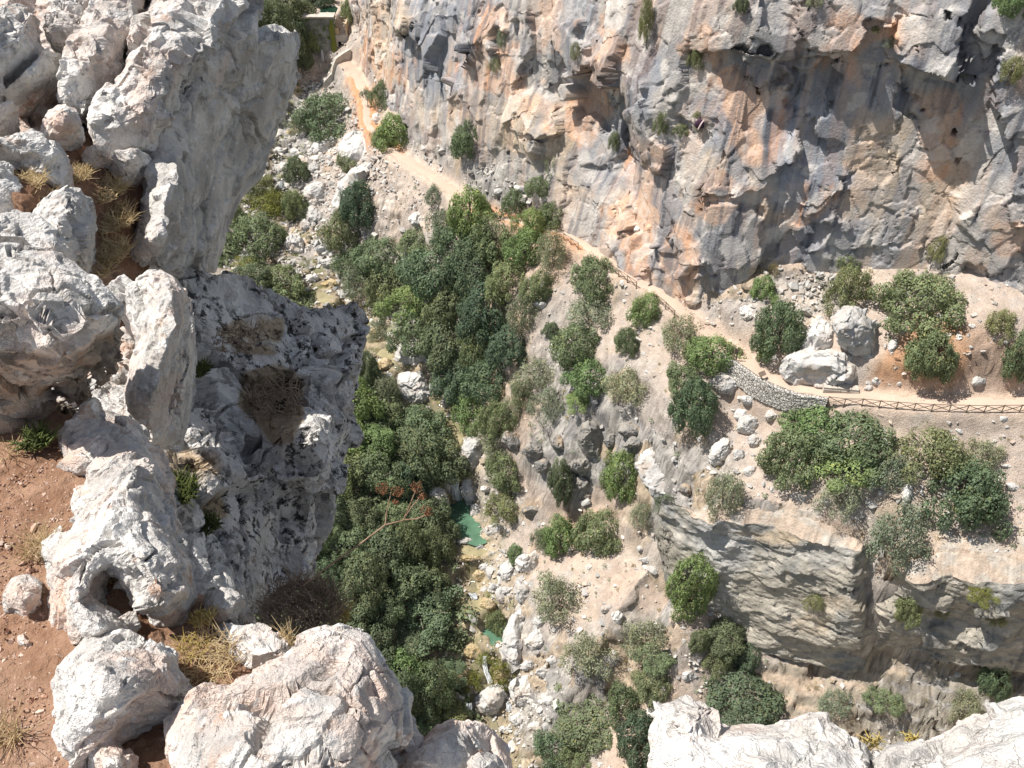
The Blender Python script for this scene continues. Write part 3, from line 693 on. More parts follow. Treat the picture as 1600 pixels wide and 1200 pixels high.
# ------------------------------------------------------------------ limestone outcrop at the viewpoint
def mat_lime(name, grey=0.0, lichen=0.5, pink=0.5, sc=1.0):
    k = NT(name); p = k.pos()
    n1 = k.noise(p, 3.0 * sc, 7, 0.62); n2 = k.noise(p, 16 * sc, 6, 0.7); n3 = k.noise(p, 60 * sc, 4, 0.7)
    light = tuple((1 - grey) * a + grey * b for a, b in zip((0.78, 0.75, 0.71), (0.54, 0.525, 0.51)))
    dark = tuple((1 - grey) * a + grey * b for a, b in zip((0.56, 0.53, 0.495), (0.34, 0.335, 0.33)))
    c = k.mix(k.ramp(n1, 0.40, 0.58), dark, light)
    c = k.mix(k.math('MULTIPLY', k.ramp(k.noise(p, 2.1 * sc, 5, 0.6, 0.6), 0.60 - .14 * pink, 0.74 - .12 * pink), pink), c, (0.66, 0.49, 0.40))
    c = k.mix(k.math('MULTIPLY', k.ramp(k.noise(p, 7 * sc, 5, 0.65, 0.5), 0.60, 0.68), 0.7 * pink), c, (0.44, 0.23, 0.12))
    c = k.mix(k.ramp(n2, 0.57, 0.63), c, (0.80, 0.78, 0.75))
    c = k.mix(k.math('MULTIPLY', k.ramp(k.noise(p, 11 * sc, 6, 0.7, 0.4), 0.52, 0.58), 0.55), c, (0.38, 0.37, 0.355))
    li = k.math('MULTIPLY', k.ramp(k.noise(p, 24 * sc, 6, 0.75), 0.60 - .09 * lichen, 0.66 - .09 * lichen), k.ramp(k.noise(p, 4 * sc, 4, 0.6), 0.52 - .16 * lichen, 0.66 - .12 * lichen))
    c = k.mix(k.math('MULTIPLY', li, lichen), c, (0.075, 0.072, 0.068))
    v = k.n("VertexColor", layer_name="Col").outputs[0]
    c = k.mix(1.0, c, v, 'MULTIPLY')
    cr = k.n("TexVoronoi", {"Vector": k.n("VectorMath", {0: p, 1: k.n("VectorMath", {0: k.n("TexNoise", {"Vector": p, "Scale": 9.0 * sc, "Detail": 5.0}).outputs[1], 1: (0.16, 0.16, 0.16)}, operation='MULTIPLY').outputs[0]}, operation='ADD').outputs[0], "Scale": 7.0 * sc}, feature='DISTANCE_TO_EDGE').outputs[0]
    crack = k.ramp(cr, 0.0, 0.012, 0.0, 1.0)
    msk = k.ramp(k.noise(p, 2.6 * sc, 3), 0.45, 0.56)
    h = k.math('ADD', k.math('MULTIPLY', n2, 0.6), k.math('ADD', k.math('MULTIPLY', n3, 0.3), k.math('MULTIPLY', k.math('MULTIPLY', crack, msk), 0.06)))
    return k.done(c, 0.88, k.bump(h, 1.0, 0.034 / sc), 0.2)
M_LIME = mat_lime("weathered_limestone", 0.0, 0.6, 0.65)
M_LIMEP = mat_lime("pinkish_limestone", 0.0, 0.3, 1.0)
M_LIMEG = mat_lime("grey_limestone_face", 0.04, 0.45, 0.35, 0.8)
M_LIMED = mat_lime("lichen_covered_limestone", 0.0, 1.0, 0.12, 0.8)

def hz(py, h):
    return h / (SP - (600 - py) / FPX * CP)
def expand(anch):
    out = []
    for q in anch:
        if isinstance(q, list):                    # a crease: points strung along a line
            for a_, b_ in zip(q[:-1], q[1:]):
                m = max(1, int(math.hypot(b_[0] - a_[0], b_[1] - a_[1]) / 14))
                out += [tuple(a_[i] + (b_[i] - a_[i]) * j / m for i in range(3)) for j in range(m)]
            out.append(q[-1])
        else: out.append(q)
    seen = []
    for q in out:
        if all(math.hypot(q[0] - w_[0], q[1] - w_[1]) > 4 for w_ in seen): seen.append(q)
    return seen
def rbf(anch):
    anch = expand(anch)
    a = np.array(anch, float); x, y = a[:, 0] / 100, a[:, 1] / 100
    t = np.array([hz(q[1], q[2]) for q in anch])
    r = np.hypot(x[:, None] - x[None], y[:, None] - y[None])
    n = len(a); Q = np.c_[np.ones(n), x, y]
    lam = 0.02
    M = np.block([[-(r + 0.0) - lam * np.eye(n) * 0.2, Q], [Q.T, np.zeros((3, 3))]])
    try: w = np.linalg.solve(M, np.r_[t, 0, 0, 0])
    except np.linalg.LinAlgError: w = np.linalg.lstsq(M, np.r_[t, 0, 0, 0], rcond=None)[0]
    def f(px, py):
        X = np.asarray(px, float) / 100; Y = np.asarray(py, float) / 100
        rr = np.hypot(X[..., None] - x, Y[..., None] - y)
        return -(rr @ w[:n]) + w[n] + w[n + 1] * X + w[n + 2] * Y
    return f
def dense(poly, step):
    out = []
    for i in range(len(poly)):
        a = np.array(poly[i], float); b = np.array(poly[(i + 1) % len(poly)], float)
        m = max(1, int(np.hypot(*(b - a)) / step))
        for q in range(m): out.append(tuple(a + (b - a) * q / m))
    return out
def relief(poly, anch, thick, bulge=0.03, rad=18, step=14, down=0.35, shrink=0.82, lift=None, grow=5.0):
    """closed lump of rock: surveyed front surface, real thickness behind and below it"""
    f = rbf(anch)
    pa = np.array(poly, float); e_ = np.roll(pa, -1, 0) - np.roll(pa, 1, 0); sgn = 1 if np.sum(pa[:, 0] * np.roll(pa[:, 1], -1) - np.roll(pa[:, 0], -1) * pa[:, 1]) > 0 else -1
    nrm_ = np.stack([e_[:, 1], -e_[:, 0]], 1) * sgn; nrm_ /= np.linalg.norm(nrm_, axis=1, keepdims=True) + 1e-9
    poly = [tuple(q_) for q_ in pa + nrm_ * grow]                     # allow for the rind lost to weathering
    bd = dense(poly, step); nb_ = len(bd)
    xs = [p[0] for p in poly]; ys = [p[1] for p in poly]
    gxx, gyy = np.meshgrid(np.arange(min(xs), max(xs), step), np.arange(min(ys), max(ys), step))
    gxx = gxx.ravel() + rng.uniform(-.3, .3, gxx.size) * step; gyy = gyy.ravel() + rng.uniform(-.3, .3, gyy.size) * step
    d, _ = dist_line(gxx, gyy, list(poly) + [poly[0]])
    m = inpoly(gxx, gyy, poly) & (d > step * 0.6)
    pts = bd + list(zip(gxx[m], gyy[m])); dd = np.r_[np.zeros(nb_), d[m]]
    q = np.array(pts)
    t = f(q[:, 0], q[:, 1])
    t = t + bulge * np.exp(-dd / rad * 1.6) 
    if lift is not None: t = t + lift(q[:, 0], q[:, 1])
    r = delaunay_2d_cdt([Vector(p_) for p_ in pts], [(i, (i + 1) % nb_) for i in range(nb_)], [list(range(nb_))], 1, 1e-4)
    vv = np.array([v[:] for v in r[0]])
    # map output verts to depths
    org = np.array([o[0] if len(o) else 0 for o in r[3]])
    tt = t[org]
    P = at_t(vv[:, 0], vv[:, 1], tt)
    ce = P.mean(0); vd = ce - np.array([0, 0, CAMZ]); vd /= np.linalg.norm(vd)
    D = vd * (1 - down) + np.array([0, 0.0, -1.0]) * down; D /= np.linalg.norm(D)
    B = ce + (P - ce) * shrink + D * thick
    n = len(P)
    faces = [tuple(f_) for f_ in r[2]]
    cnt = {}
    for f_ in faces:
        for i in range(len(f_)): cnt[(f_[i], f_[(i + 1) % len(f_)])] = 1
    V = np.concatenate([P, B]); F = faces + [tuple(n + i for i in reversed(f_)) for f_ in faces]
    for (a, b) in list(cnt):
        if (b, a) not in cnt: F += [(b, a, n + a), (b, n + a, n + b)]
    return V, F
def soft_remesh(V, F, voxel, smooth=2):
    me = bpy.data.meshes.new("tmp"); me.from_pydata([tuple(v) for v in V], [], [tuple(int(i) for i in f) for f in F]); me.update()
    bm = bmesh.new(); bm.from_mesh(me); bmesh.ops.recalc_face_normals(bm, faces=bm.faces[:]); bm.to_mesh(me); bm.free()
    o = bpy.data.objects.new("tmp", me); COL.objects.link(o)
    mo = o.modifiers.new("r", 'REMESH'); mo.mode = 'VOXEL'; mo.voxel_size = voxel
    if smooth:
        ms = o.modifiers.new("s", 'SMOOTH'); ms.iterations = smooth; ms.factor = 0.5
    dg = bpy.context.evaluated_depsgraph_get()
    ev = o.evaluated_get(dg).to_mesh()
    n = len(ev.vertices); co = np.empty(n * 3, np.float32); ev.vertices.foreach_get("co", co)
    no = np.empty(n * 3, np.float32); ev.vertices.foreach_get("normal", no)
    nf = len(ev.polygons); li = np.empty(len(ev.loops), np.int32); ev.loops.foreach_get("vertex_index", li)
    lt = np.empty(nf, np.int32); ev.polygons.foreach_get("loop_total", lt)
    q = (lt == 4).all()
    if q: Fn = li.reshape(-1, 4)
    else:
        st = np.r_[0, np.cumsum(lt)[:-1]]
        Fn = [np.array([li[s:s + 3] for s, l in zip(st, lt) if l == 3]), np.array([li[s:s + 4] for s, l in zip(st, lt) if l == 4])]
    o.evaluated_get(dg).to_mesh_clear()
    bpy.data.objects.remove(o); bpy.data.meshes.remove(me)
    return co.reshape(-1, 3), no.reshape(-1, 3), Fn
def relax(P, F, k=0.55, it=1):
    if isinstance(F, list): return P
    e = np.concatenate([F[:, [0, 1]], F[:, [1, 2]], F[:, [2, 3]], F[:, [3, 0]]]); e = np.concatenate([e, e[:, ::-1]])
    n = len(P); c_ = np.maximum(np.bincount(e[:, 0], minlength=n), 1)[:, None]
    for _ in range(it):
        m = np.stack([np.bincount(e[:, 0], P[e[:, 1], j], minlength=n) for j in range(3)], 1) / c_
        P = P + k * (m - P)
    return P
def rough(P, N, amp, size, seed, crack=0.5, pit=0.5, facet=1.0, F=None):
    """weathered limestone relief: broad joints, facets, solution pits and fine roughness"""
    P = P.astype(np.float32); s = np.float32(1.0 / size); P0 = P
    w = np.stack([fbm(P * s * 1.2, 3, seed + 1), fbm(P * s * 1.2 + 7, 3, seed + 2), fbm(P * s * 1.2 + 13, 3, seed + 3)], 1)
    Q, e1, i1 = planes(P, size, seed, min(.95, .95 * facet), N, w * .35, .14)
    if F is not None: Q = relax(Q, F, .5, 2)
    Q, e2, i2 = planes(Q, size * .40, seed + 5, min(.95, .95 * facet), N, w * .6, .20)
    Q, e3, i3 = planes(Q, size * .16, seed + 6, min(.85, .8 * facet), N, w * 1.3, .22)
    if F is not None: Q = relax(Q, F, .35, 1)
    r1 = fbm(P * s * 5, 5, seed + 9, 0.6)
    r2 = fbm(P * s * 18, 3, seed + 10, 0.6)
    msk = sstep(-0.25, 0.2, fbm(P * s * 0.8 + 31, 2, seed + 14))
    pits = sstep(0.28, 0.52, fbm(P * s * 5.2, 3, seed + 15)) * sstep(-0.15, 0.25, fbm(P * s * 1.1 + 3, 2, seed + 16))
    d = amp * (0.22 * r1 + 0.10 * r2)
    ck = (1 - sstep(0.0, 0.05, e1)) * msk
    ck2 = (1 - sstep(0.0, 0.07, e2)) * sstep(0.0, .3, fbm(P * s * 1.7 + 11, 2, seed + 18))
    d = d - amp * crack * (2.2 * ck + 1.0 * ck2) - amp * pit * 0.9 * pits
    return Q + N * d[:, None], pits, ck
ROCKN = [0]
def fg_rock(label, cat, poly, anch, thick, mat, voxel=None, amp=None, size=None, bulge=0.03, rad=18, name="limestone_rock", step=14, group=None, down=0.35, smooth=1, crack=0.5, pit=0.5, facet=1.0, tint=None, lift=None, shrink=0.82, grow=5.0):
    ROCKN[0] += 1
    tm = float(np.mean([hz(q[1], q[2]) for q in expand(anch)]))
    voxel = voxel or tm / 887 * 2.3
    ext = max(max(p[0] for p in poly) - min(p[0] for p in poly), max(p[1] for p in poly) - min(p[1] for p in poly)) / FPX * tm
    V, F = relief(poly, anch, thick, bulge, rad, step, down, shrink, lift, grow)
    P, N, Fn = soft_remesh(V, F, voxel, smooth)
    amp = amp if amp is not None else min(0.055, 0.055 * ext + 0.004)
    size = (size or max(0.10, ext * 0.42)) * 1.35
    P2_, pits, ck = rough(P, N, amp, size, 300 + ROCKN[0] * 23, crack, pit, facet, Fn)
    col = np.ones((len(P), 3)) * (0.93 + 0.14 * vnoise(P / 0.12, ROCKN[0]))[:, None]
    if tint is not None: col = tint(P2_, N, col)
    org = P2_.mean(0)
    me = mesh_np(name, P2_ - org, Fn, mat, False, {"Col": col})
    return tag(link(me, name, loc=org), label, cat, group)

def soil_tint(P, N, col):
    m = sstep(0.05, 0.30, fbm(P * 3.0, 4, 77) ) 
    return col * (1 - m[:, None] * 0.8) + np.array([0.86, 0.62, 0.46]) * m[:, None] * 0.8
def block_tint(P, N, col):  # darker and browner below the front edge, with dark streaks
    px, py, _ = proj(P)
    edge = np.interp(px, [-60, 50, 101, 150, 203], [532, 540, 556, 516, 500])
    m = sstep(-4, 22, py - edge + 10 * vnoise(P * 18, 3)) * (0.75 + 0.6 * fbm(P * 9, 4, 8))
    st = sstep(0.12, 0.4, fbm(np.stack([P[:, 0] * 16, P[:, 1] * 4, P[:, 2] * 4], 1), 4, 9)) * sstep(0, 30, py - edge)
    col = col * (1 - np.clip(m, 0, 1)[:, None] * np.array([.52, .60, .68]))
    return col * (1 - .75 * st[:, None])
R = fg_rock
# --- rocks at the top left
R("flat pale grey slab in the extreme top left corner", "rock", [(-40, 0), (25, 3), (52, 20), (60, 48), (42, 85), (17, 112), (-40, 140)], [(0, 20, 1.2), (50, 30, 1.25), (30, 85, 1.3), (-40, 130, 1.2), (0, 120, 1.36)], .4, M_LIME)
R("small upright grey rock with a dark crack near the top left corner", "rock", [(66, 30), (98, -30), (140, -30), (128, 22), (120, 52), (103, 60), (86, 68), (74, 55)], [(66, 26, 1.28), (95, 0, 1.26), (125, 40, 1.34), (86, 65, 1.36)], .4, M_LIME)
R("brown stained angular rock in the hollow at far left", "rock", [(4, 147), (26, 122), (50, 98), (78, 75), (92, 82), (94, 108), (84, 142), (64, 152), (38, 164), (12, 160)], [(10, 140, 1.4), (78, 75, 1.36), (50, 112, 1.34), (38, 162, 1.52), (84, 140, 1.5)], .3, M_LIMEP)
R("long pale slab leaning left of the big top slab", "rock", [(128, 22), (158, -30), (232, -30), (212, 30), (190, 74), (182, 112), (158, 150), (131, 182), (116, 160), (90, 150), (89, 124), (112, 68)], [(130, 22, 1.27), (200, 0, 1.25), (150, 80, 1.32), (100, 140, 1.42), (131, 180, 1.50), (185, 100, 1.44)], .45, M_LIME)
R("largest bright white slab at the top, hanging over the shaded tower", "rock", [(210, 34), (226, -40), (402, -40), (400, 8), (403, 45), (392, 75), (372, 103), (331, 144), (302, 174), (276, 208), (260, 244), (248, 250), (221, 227), (176, 238), (150, 223), (141, 180), (148, 152), (180, 112), (191, 68)],
  [(210, 34, 1.30), (290, -10, 1.27), (240, 110, 1.36), (150, 180, 1.50), (176, 235, 1.58), (248, 246, 1.66), (240, 180, 1.50), (310, 40, 1.30), (398, 8, 1.42), (395, 60, 1.50), (330, 142, 1.62), (275, 205, 1.67), [(350, -10, 1.29), (320, 50, 1.33), (262, 115, 1.38), (241, 150, 1.44), (242, 190, 1.52)], (300, 120, 1.53), (285, 150, 1.55), (360, 60, 1.44)], .5, M_LIME, size=0.36, crack=0.9)
R("tall overhanging rock tower with a shaded grey right face", "rock tower", [(398, 38), (420, 46), (445, 43), (466, 48), (470, 64), (461, 95), (450, 122), (432, 162), (421, 218), (400, 240), (376, 263), (352, 312), (331, 368), (312, 395), (310, 418), (278, 429), (232, 413), (202, 426), (171, 410), (186, 376), (199, 367), (186, 330), (208, 292), (238, 259), (240, 200), (300, 120), (371, 60)],
  [(405, 50, 1.56), (420, 47, 1.55), (465, 50, 1.72), (440, 72, 1.60), (450, 110, 1.82), (430, 160, 1.95), (400, 120, 1.72), (340, 180, 1.75), [(300, 172, 1.64), (276, 205, 1.66), (262, 228, 1.66), (270, 262, 1.66), (270, 305, 1.69), (256, 340, 1.72), (258, 375, 1.76), (226, 397, 1.80)], (300, 260, 1.86), (215, 320, 1.80), (196, 330, 1.86), (190, 365, 1.9), (240, 262, 1.72), (176, 405, 1.93), (200, 420, 1.92), (290, 400, 2.15), (312, 400, 2.30), (330, 340, 2.25), (375, 262, 2.20), (420, 215, 2.14), (350, 240, 2.02), (300, 330, 2.08), (226, 365, 1.80)], 1.0, M_LIMEG, size=0.5, amp=0.04, down=0.2, shrink=.9, crack=0.6)
R("white block lying at the foot of the big top slab", "rock", [(140, 292), (160, 262), (182, 245), (208, 231), (222, 231), (245, 251), (241, 267), (218, 284), (195, 302), (157, 297)], [(150, 290, 1.74), (165, 262, 1.66), (220, 235, 1.60), (240, 262, 1.72), (200, 260, 1.60), (195, 300, 1.78)], .2, M_LIME)
R("low pinkish stone tucked left of the white block", "rock", [(114, 256), (132, 238), (150, 228), (178, 240), (160, 262), (142, 279)], [(120, 255, 1.62), (150, 232, 1.55), (172, 242, 1.6), (142, 276, 1.68)], .2, M_LIMEP)
R("pinkish wedge of rock in front of the dark gap", "rock", [(55, 199), (72, 178), (91, 160), (127, 180), (124, 196), (110, 214), (101, 233), (76, 222)], [(56, 199, 1.46), (90, 164, 1.38), (125, 184, 1.42), (95, 190, 1.38), (102, 230, 1.55)], .25, M_LIMEP)
R("brown stone at the left edge above the long strip of rock", "rock", [(-40, 170), (0, 164), (22, 157), (24, 172), (9, 203), (-40, 215)], [(-40, 190, 1.38), (10, 165, 1.36), (8, 200, 1.45)], .25, M_LIMEP)
R("long pale strip of rock sloping down from the left edge", "rock", [(-40, 205), (0, 204), (38, 203), (90, 224), (110, 254), (102, 270), (110, 290), (90, 302), (67, 276), (30, 249), (-40, 236)], [(-40, 215, 1.30), (40, 208, 1.34), (90, 228, 1.40), (105, 265, 1.48), (95, 298, 1.52), (50, 250, 1.40), (0, 235, 1.38)], .3, M_LIMEP)
R("white rounded rock right of the straw filled gully", "rock", [(88, 300), (112, 291), (138, 311), (136, 341), (140, 360), (128, 399), (96, 398), (70, 365), (48, 331), (70, 311)], [(112, 294, 1.46), (138, 330, 1.54), (100, 340, 1.44), (60, 332, 1.48), (125, 395, 1.56), (85, 375, 1.5)], .3, M_LIME)
R("grey lumpy rock on the left edge beneath the straw patch", "rock", [(-40, 250), (0, 246), (19, 261), (38, 292), (46, 330), (30, 343), (0, 333), (-40, 335)], [(-40, 260, 1.36), (10, 258, 1.37), (40, 300, 1.44), (30, 338, 1.52), (-20, 325, 1.46)], .3, M_LIME)
R("flat white slab directly behind the big left block", "rock", [(-40, 332), (0, 330), (49, 332), (75, 352), (92, 376), (128, 401), (120, 414), (94, 412), (22, 386), (-40, 395)], [(-40, 350, 1.36), (45, 338, 1.42), (90, 380, 1.46), (122, 405, 1.54), (20, 380, 1.44)], .3, M_LIME)
# --- the two big rocks at mid left
R("massive white topped block with a dark streaked front at the left edge", "rock", [(-60, 384), (0, 382), (60, 379), (88, 392), (113, 410), (140, 430), (158, 452), (180, 464), (196, 479), (203, 505), (188, 531), (160, 562), (131, 595), (112, 608), (90, 622), (64, 656), (46, 686), (0, 712), (-60, 735)],
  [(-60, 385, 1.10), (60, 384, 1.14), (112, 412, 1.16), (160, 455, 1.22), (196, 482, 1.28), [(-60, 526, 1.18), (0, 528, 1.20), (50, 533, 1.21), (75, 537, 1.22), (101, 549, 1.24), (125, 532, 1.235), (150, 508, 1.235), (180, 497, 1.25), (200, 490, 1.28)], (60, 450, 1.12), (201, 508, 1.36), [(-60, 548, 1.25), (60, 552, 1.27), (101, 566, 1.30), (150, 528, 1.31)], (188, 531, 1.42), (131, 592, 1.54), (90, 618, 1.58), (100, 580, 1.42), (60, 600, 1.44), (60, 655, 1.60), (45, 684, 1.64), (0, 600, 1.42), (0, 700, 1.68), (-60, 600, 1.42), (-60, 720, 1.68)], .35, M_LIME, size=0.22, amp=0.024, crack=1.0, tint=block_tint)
R("tall white rock standing between the left block and the shaded ledge", "rock", [(160, 446), (180, 437), (202, 430), (240, 421), (271, 426), (286, 449), (297, 482), (301, 512), (299, 552), (290, 625), (275, 680), (240, 692), (226, 646), (199, 631), (200, 605), (203, 580), (218, 542), (210, 505), (199, 480)],
  [(165, 446, 1.60), (202, 434, 1.50), (240, 424, 1.47), [(262, 424, 1.49), (276, 456, 1.47), (277, 501, 1.49), (256, 565, 1.54), (244, 600, 1.58), (240, 630, 1.66)], (202, 625, 1.70), (203, 590, 1.68), (216, 540, 1.66), (208, 500, 1.64), (203, 480, 1.64), (235, 480, 1.54), (297, 482, 1.75), (301, 520, 1.92), (295, 580, 2.0), (288, 630, 2.05), (272, 676, 2.02), (260, 630, 1.86), (275, 570, 1.82), (240, 685, 1.9)], .35, M_LIME, size=0.22, amp=0.018)
# --- shaded ledge below
def ledge_lift(x, y):
    d1, _ = dist_line(x, y, [(488, 492), (480, 560), (478, 640)])
    d2, _ = dist_line(x, y, [(440, 700), (455, 780), (425, 860), (440, 950)])
    return 0.16 * np.exp(-(d1 / 10) ** 2) + 0.18 * np.exp(-(d2 / 16) ** 2)
def moss_tint(P, N, col):
    px, py, _ = proj(P)
    b = np.maximum(blur_poly(px, py, [(385, 590), (425, 575), (468, 590), (470, 640), (452, 690), (425, 690), (400, 650), (380, 630)], 16), blur_poly(px, py, [(345, 520), (395, 490), (440, 500), (430, 550), (370, 545)], 14))
    b = np.maximum(b, blur_poly(px, py, [(270, 700), (330, 720), (340, 800), (280, 830)], 25) * .8)
    m = sstep(0.45, 0.95, b + 0.9 * fbm(P * 7, 5, 5))
    return col * (1 - m[:, None]) + np.array([0.62, 0.50, 0.36]) * m[:, None]
R("broad lichen blackened ledge in the shade above the valley trees", "rock ledge", [(230, 424), (286, 418), (298, 406), (312, 401), (338, 403), (363, 406), (372, 434), (408, 443), (428, 452), (447, 461), (455, 478), (470, 483), (485, 490), (492, 482), (515, 473), (542, 462), (556, 469), (566, 484), (565, 530), (556, 584), (549, 642), (536, 660), (531, 704), (522, 758), (510, 803), (497, 836), (481, 875), (468, 908), (458, 934), (430, 940), (397, 955), (300, 960), (200, 900), (200, 600)],
  [(240, 440, 2.25), (290, 428, 2.30), (312, 410, 2.35), (360, 415, 2.48), (365, 450, 2.50), (405, 452, 2.60), (445, 472, 2.70), (484, 500, 2.82), (492, 492, 2.78), (540, 473, 2.86), (558, 490, 2.98), (553, 560, 3.08), (538, 640, 3.12), (470, 560, 2.70), (460, 640, 2.70), [(450, 655, 2.50), (480, 650, 2.44), (518, 648, 2.50)], (485, 690, 2.42), (512, 690, 2.54), (484, 738, 2.52), (450, 705, 2.54), (466, 770, 2.80), (440, 650, 2.66), (432, 705, 2.70), (520, 630, 2.95), (480, 625, 2.72), (400, 600, 2.72), (300, 520, 2.40), (320, 600, 2.52), (280, 700, 2.42), (380, 720, 2.66), (430, 760, 2.76), (440, 690, 2.68), (400, 860, 2.72), (300, 800, 2.46), (505, 790, 3.12), (487, 832, 3.12), (470, 860, 3.04), (455, 905, 3.0), (450, 925, 2.98), (397, 950, 2.74), (330, 900, 2.50), (300, 950, 2.40), (220, 650, 2.3)], 1.8, M_LIMED, size=0.36, amp=0.07, down=0.3, shrink=0.85, voxel=0.0115, tint=moss_tint, lift=ledge_lift, name="limestone_ledge", crack=0.8, pit=0.8)
# --- ridge and boulders around the soil at lower left
R("knobbly pale ridge of rock bordering the red soil", "rock ridge", [(131, 642), (133, 628), (141, 620), (150, 622), (157, 627), (161, 653), (172, 668), (186, 678), (190, 655), (196, 640), (208, 640), (217, 646), (222, 672), (226, 686), (245, 694), (256, 706), (263, 732), (255, 750), (262, 772), (248, 791), (266, 821), (263, 848), (280, 868), (293, 886), (300, 930), (301, 955), (290, 985), (277, 1010), (262, 992), (254, 975), (240, 962), (231, 949), (214, 930), (202, 907), (180, 896), (161, 899), (153, 915), (161, 945), (176, 950), (191, 961), (205, 978), (214, 996), (190, 1000), (160, 998), (126, 1008), (86, 1029), (75, 1004), (75, 985), (71, 964), (76, 919), (71, 874), (76, 832), (82, 828), (95, 850), (120, 840), (134, 812), (123, 800), (122, 790), (150, 752), (139, 735), (130, 715), (108, 690), (105, 680), (120, 655)],
  [(140, 622, 1.53), (157, 645, 1.62), (130, 650, 1.56), (120, 675, 1.58), (186, 678, 1.62), (205, 642, 1.58), (217, 655, 1.64), (240, 697, 1.62), (262, 732, 1.68), (250, 700, 1.66), (180, 710, 1.50), (215, 730, 1.48), (135, 720, 1.57), (150, 752, 1.56), (122, 792, 1.58), (180, 790, 1.44), (225, 790, 1.44), (248, 792, 1.55), (262, 775, 1.64), (266, 822, 1.58), (225, 850, 1.39), (270, 880, 1.44), (293, 890, 1.53), (301, 950, 1.66), (278, 1006, 1.68), (255, 930, 1.42), (250, 970, 1.58), (210, 925, 1.50), (180, 896, 1.48), (158, 920, 1.55), (130, 870, 1.42), (100, 870, 1.46), (78, 832, 1.47), (73, 880, 1.58), (76, 930, 1.60), (110, 930, 1.43), (73, 970, 1.60), (88, 1025, 1.62), (150, 985, 1.46), (205, 985, 1.52), (160, 840, 1.42), (120, 980, 1.46)], .3, M_LIMEP, size=0.15, amp=0.022, grow=9, bulge=.05, rad=20, step=11, name="limestone_ridge", pit=1.1, facet=.7)
R("rounded hollowed boulder in the lower left corner", "boulder", [(75, 1087), (77, 1068), (80, 1050), (124, 1012), (157, 997), (190, 990), (211, 992), (240, 1012), (262, 1044), (285, 1070), (302, 1080), (296, 1100), (281, 1112), (255, 1127), (225, 1120), (196, 1126), (185, 1148), (176, 1164), (146, 1186), (125, 1215), (96, 1215), (103, 1170), (92, 1160), (86, 1176), (78, 1172), (82, 1125), (90, 1090)],
  [(76, 1085, 1.58), (82, 1050, 1.52), (157, 999, 1.46), (210, 995, 1.46), (180, 1040, 1.33), (120, 1060, 1.40), (262, 1046, 1.44), (300, 1082, 1.53), (240, 1060, 1.36), (150, 1090, 1.36), (200, 1120, 1.50), (250, 1122, 1.53), (170, 1150, 1.54), (130, 1130, 1.40), (100, 1150, 1.47), (120, 1200, 1.50), (98, 1210, 1.54), (84, 1130, 1.57)], .25, M_LIMEP, size=0.15, amp=0.018, grow=9, bulge=.05, rad=18, step=11, pit=1.1, facet=.7)
R("biggest pale boulder with cracked flat top at the bottom", "boulder", [(442, 1028), (455, 1005), (471, 990), (500, 986), (524, 982), (548, 981), (569, 984), (584, 997), (595, 1012), (603, 1032), (612, 1052), (622, 1068), (630, 1085), (627, 1100), (626, 1117), (636, 1132), (642, 1150), (616, 1156), (584, 1168), (570, 1185), (552, 1215), (262, 1215), (264, 1180), (262, 1160), (272, 1135), (285, 1110), (300, 1087), (330, 1076), (360, 1068), (400, 1045)],
  [(442, 1028, 1.43), (471, 992, 1.44), (524, 984, 1.45), (569, 986, 1.48), (596, 1014, 1.52), (560, 1010, 1.43), (612, 1052, 1.54), (630, 1088, 1.56), [(575, 1000, 1.45), (600, 1050, 1.45), (608, 1090, 1.44), (614, 1118, 1.43), (584, 1150, 1.41), (548, 1190, 1.40)], (625, 1115, 1.50), (640, 1148, 1.56), (590, 1164, 1.50), (565, 1190, 1.48), (500, 1080, 1.40), (450, 1120, 1.375), (360, 1072, 1.425), (300, 1089, 1.43), (285, 1110, 1.50), (264, 1160, 1.52), (300, 1150, 1.39), (265, 1205, 1.44), (400, 1200, 1.355), (330, 1110, 1.40)], .26, M_LIMEP, size=0.15, amp=0.009, grow=7, bulge=.012, rad=12, crack=1.4, pit=.35, facet=.55, shrink=.9, name="limestone_boulder")
R("small white rounded rock between the dry grass and the shaded ledge", "rock", [(318, 927), (332, 921), (346, 924), (365, 934), (383, 946), (398, 968), (396, 982), (375, 985), (337, 966), (322, 945)], [(320, 930, 1.66), (346, 928, 1.60), (380, 950, 1.62), (395, 975, 1.72), (345, 955, 1.58), (340, 965, 1.62)], .15, M_LIME)
R("tilted pinkish slab behind the tuft of dry grass", "rock", [(335, 980), (360, 974), (397, 976), (425, 988), (452, 1004), (446, 1028), (410, 1042), (376, 1042), (350, 1010)], [(337, 982, 1.62), (395, 978, 1.58), (450, 1008, 1.56), (440, 1030, 1.55), (380, 1038, 1.58), (390, 1005, 1.53)], .2, M_LIMEP)
R("crumbly pink rock at the bottom beside the biggest boulder", "rock", [(560, 1215), (585, 1190), (612, 1172), (642, 1162), (662, 1154), (680, 1139), (697, 1129), (715, 1121), (731, 1121), (750, 1127), (764, 1133), (772, 1150), (784, 1168), (797, 1190), (800, 1215)], [(600, 1190, 1.72), (645, 1163, 1.70), (697, 1131, 1.70), (731, 1124, 1.70), (764, 1135, 1.78), (795, 1190, 1.82), (700, 1165, 1.64), (740, 1160, 1.68), (690, 1200, 1.62)], .3, M_LIMEP, size=.12, amp=.014, facet=1.4)
R("bright white rounded stone at the bottom edge in front of the pink rock", "rock", [(722, 1215), (733, 1190), (750, 1178), (770, 1176), (785, 1190), (800, 1215)], [(725, 1205, 1.60), (750, 1182, 1.58), (775, 1182, 1.60), (795, 1205, 1.64), (755, 1205, 1.54)], .15, M_LIME)
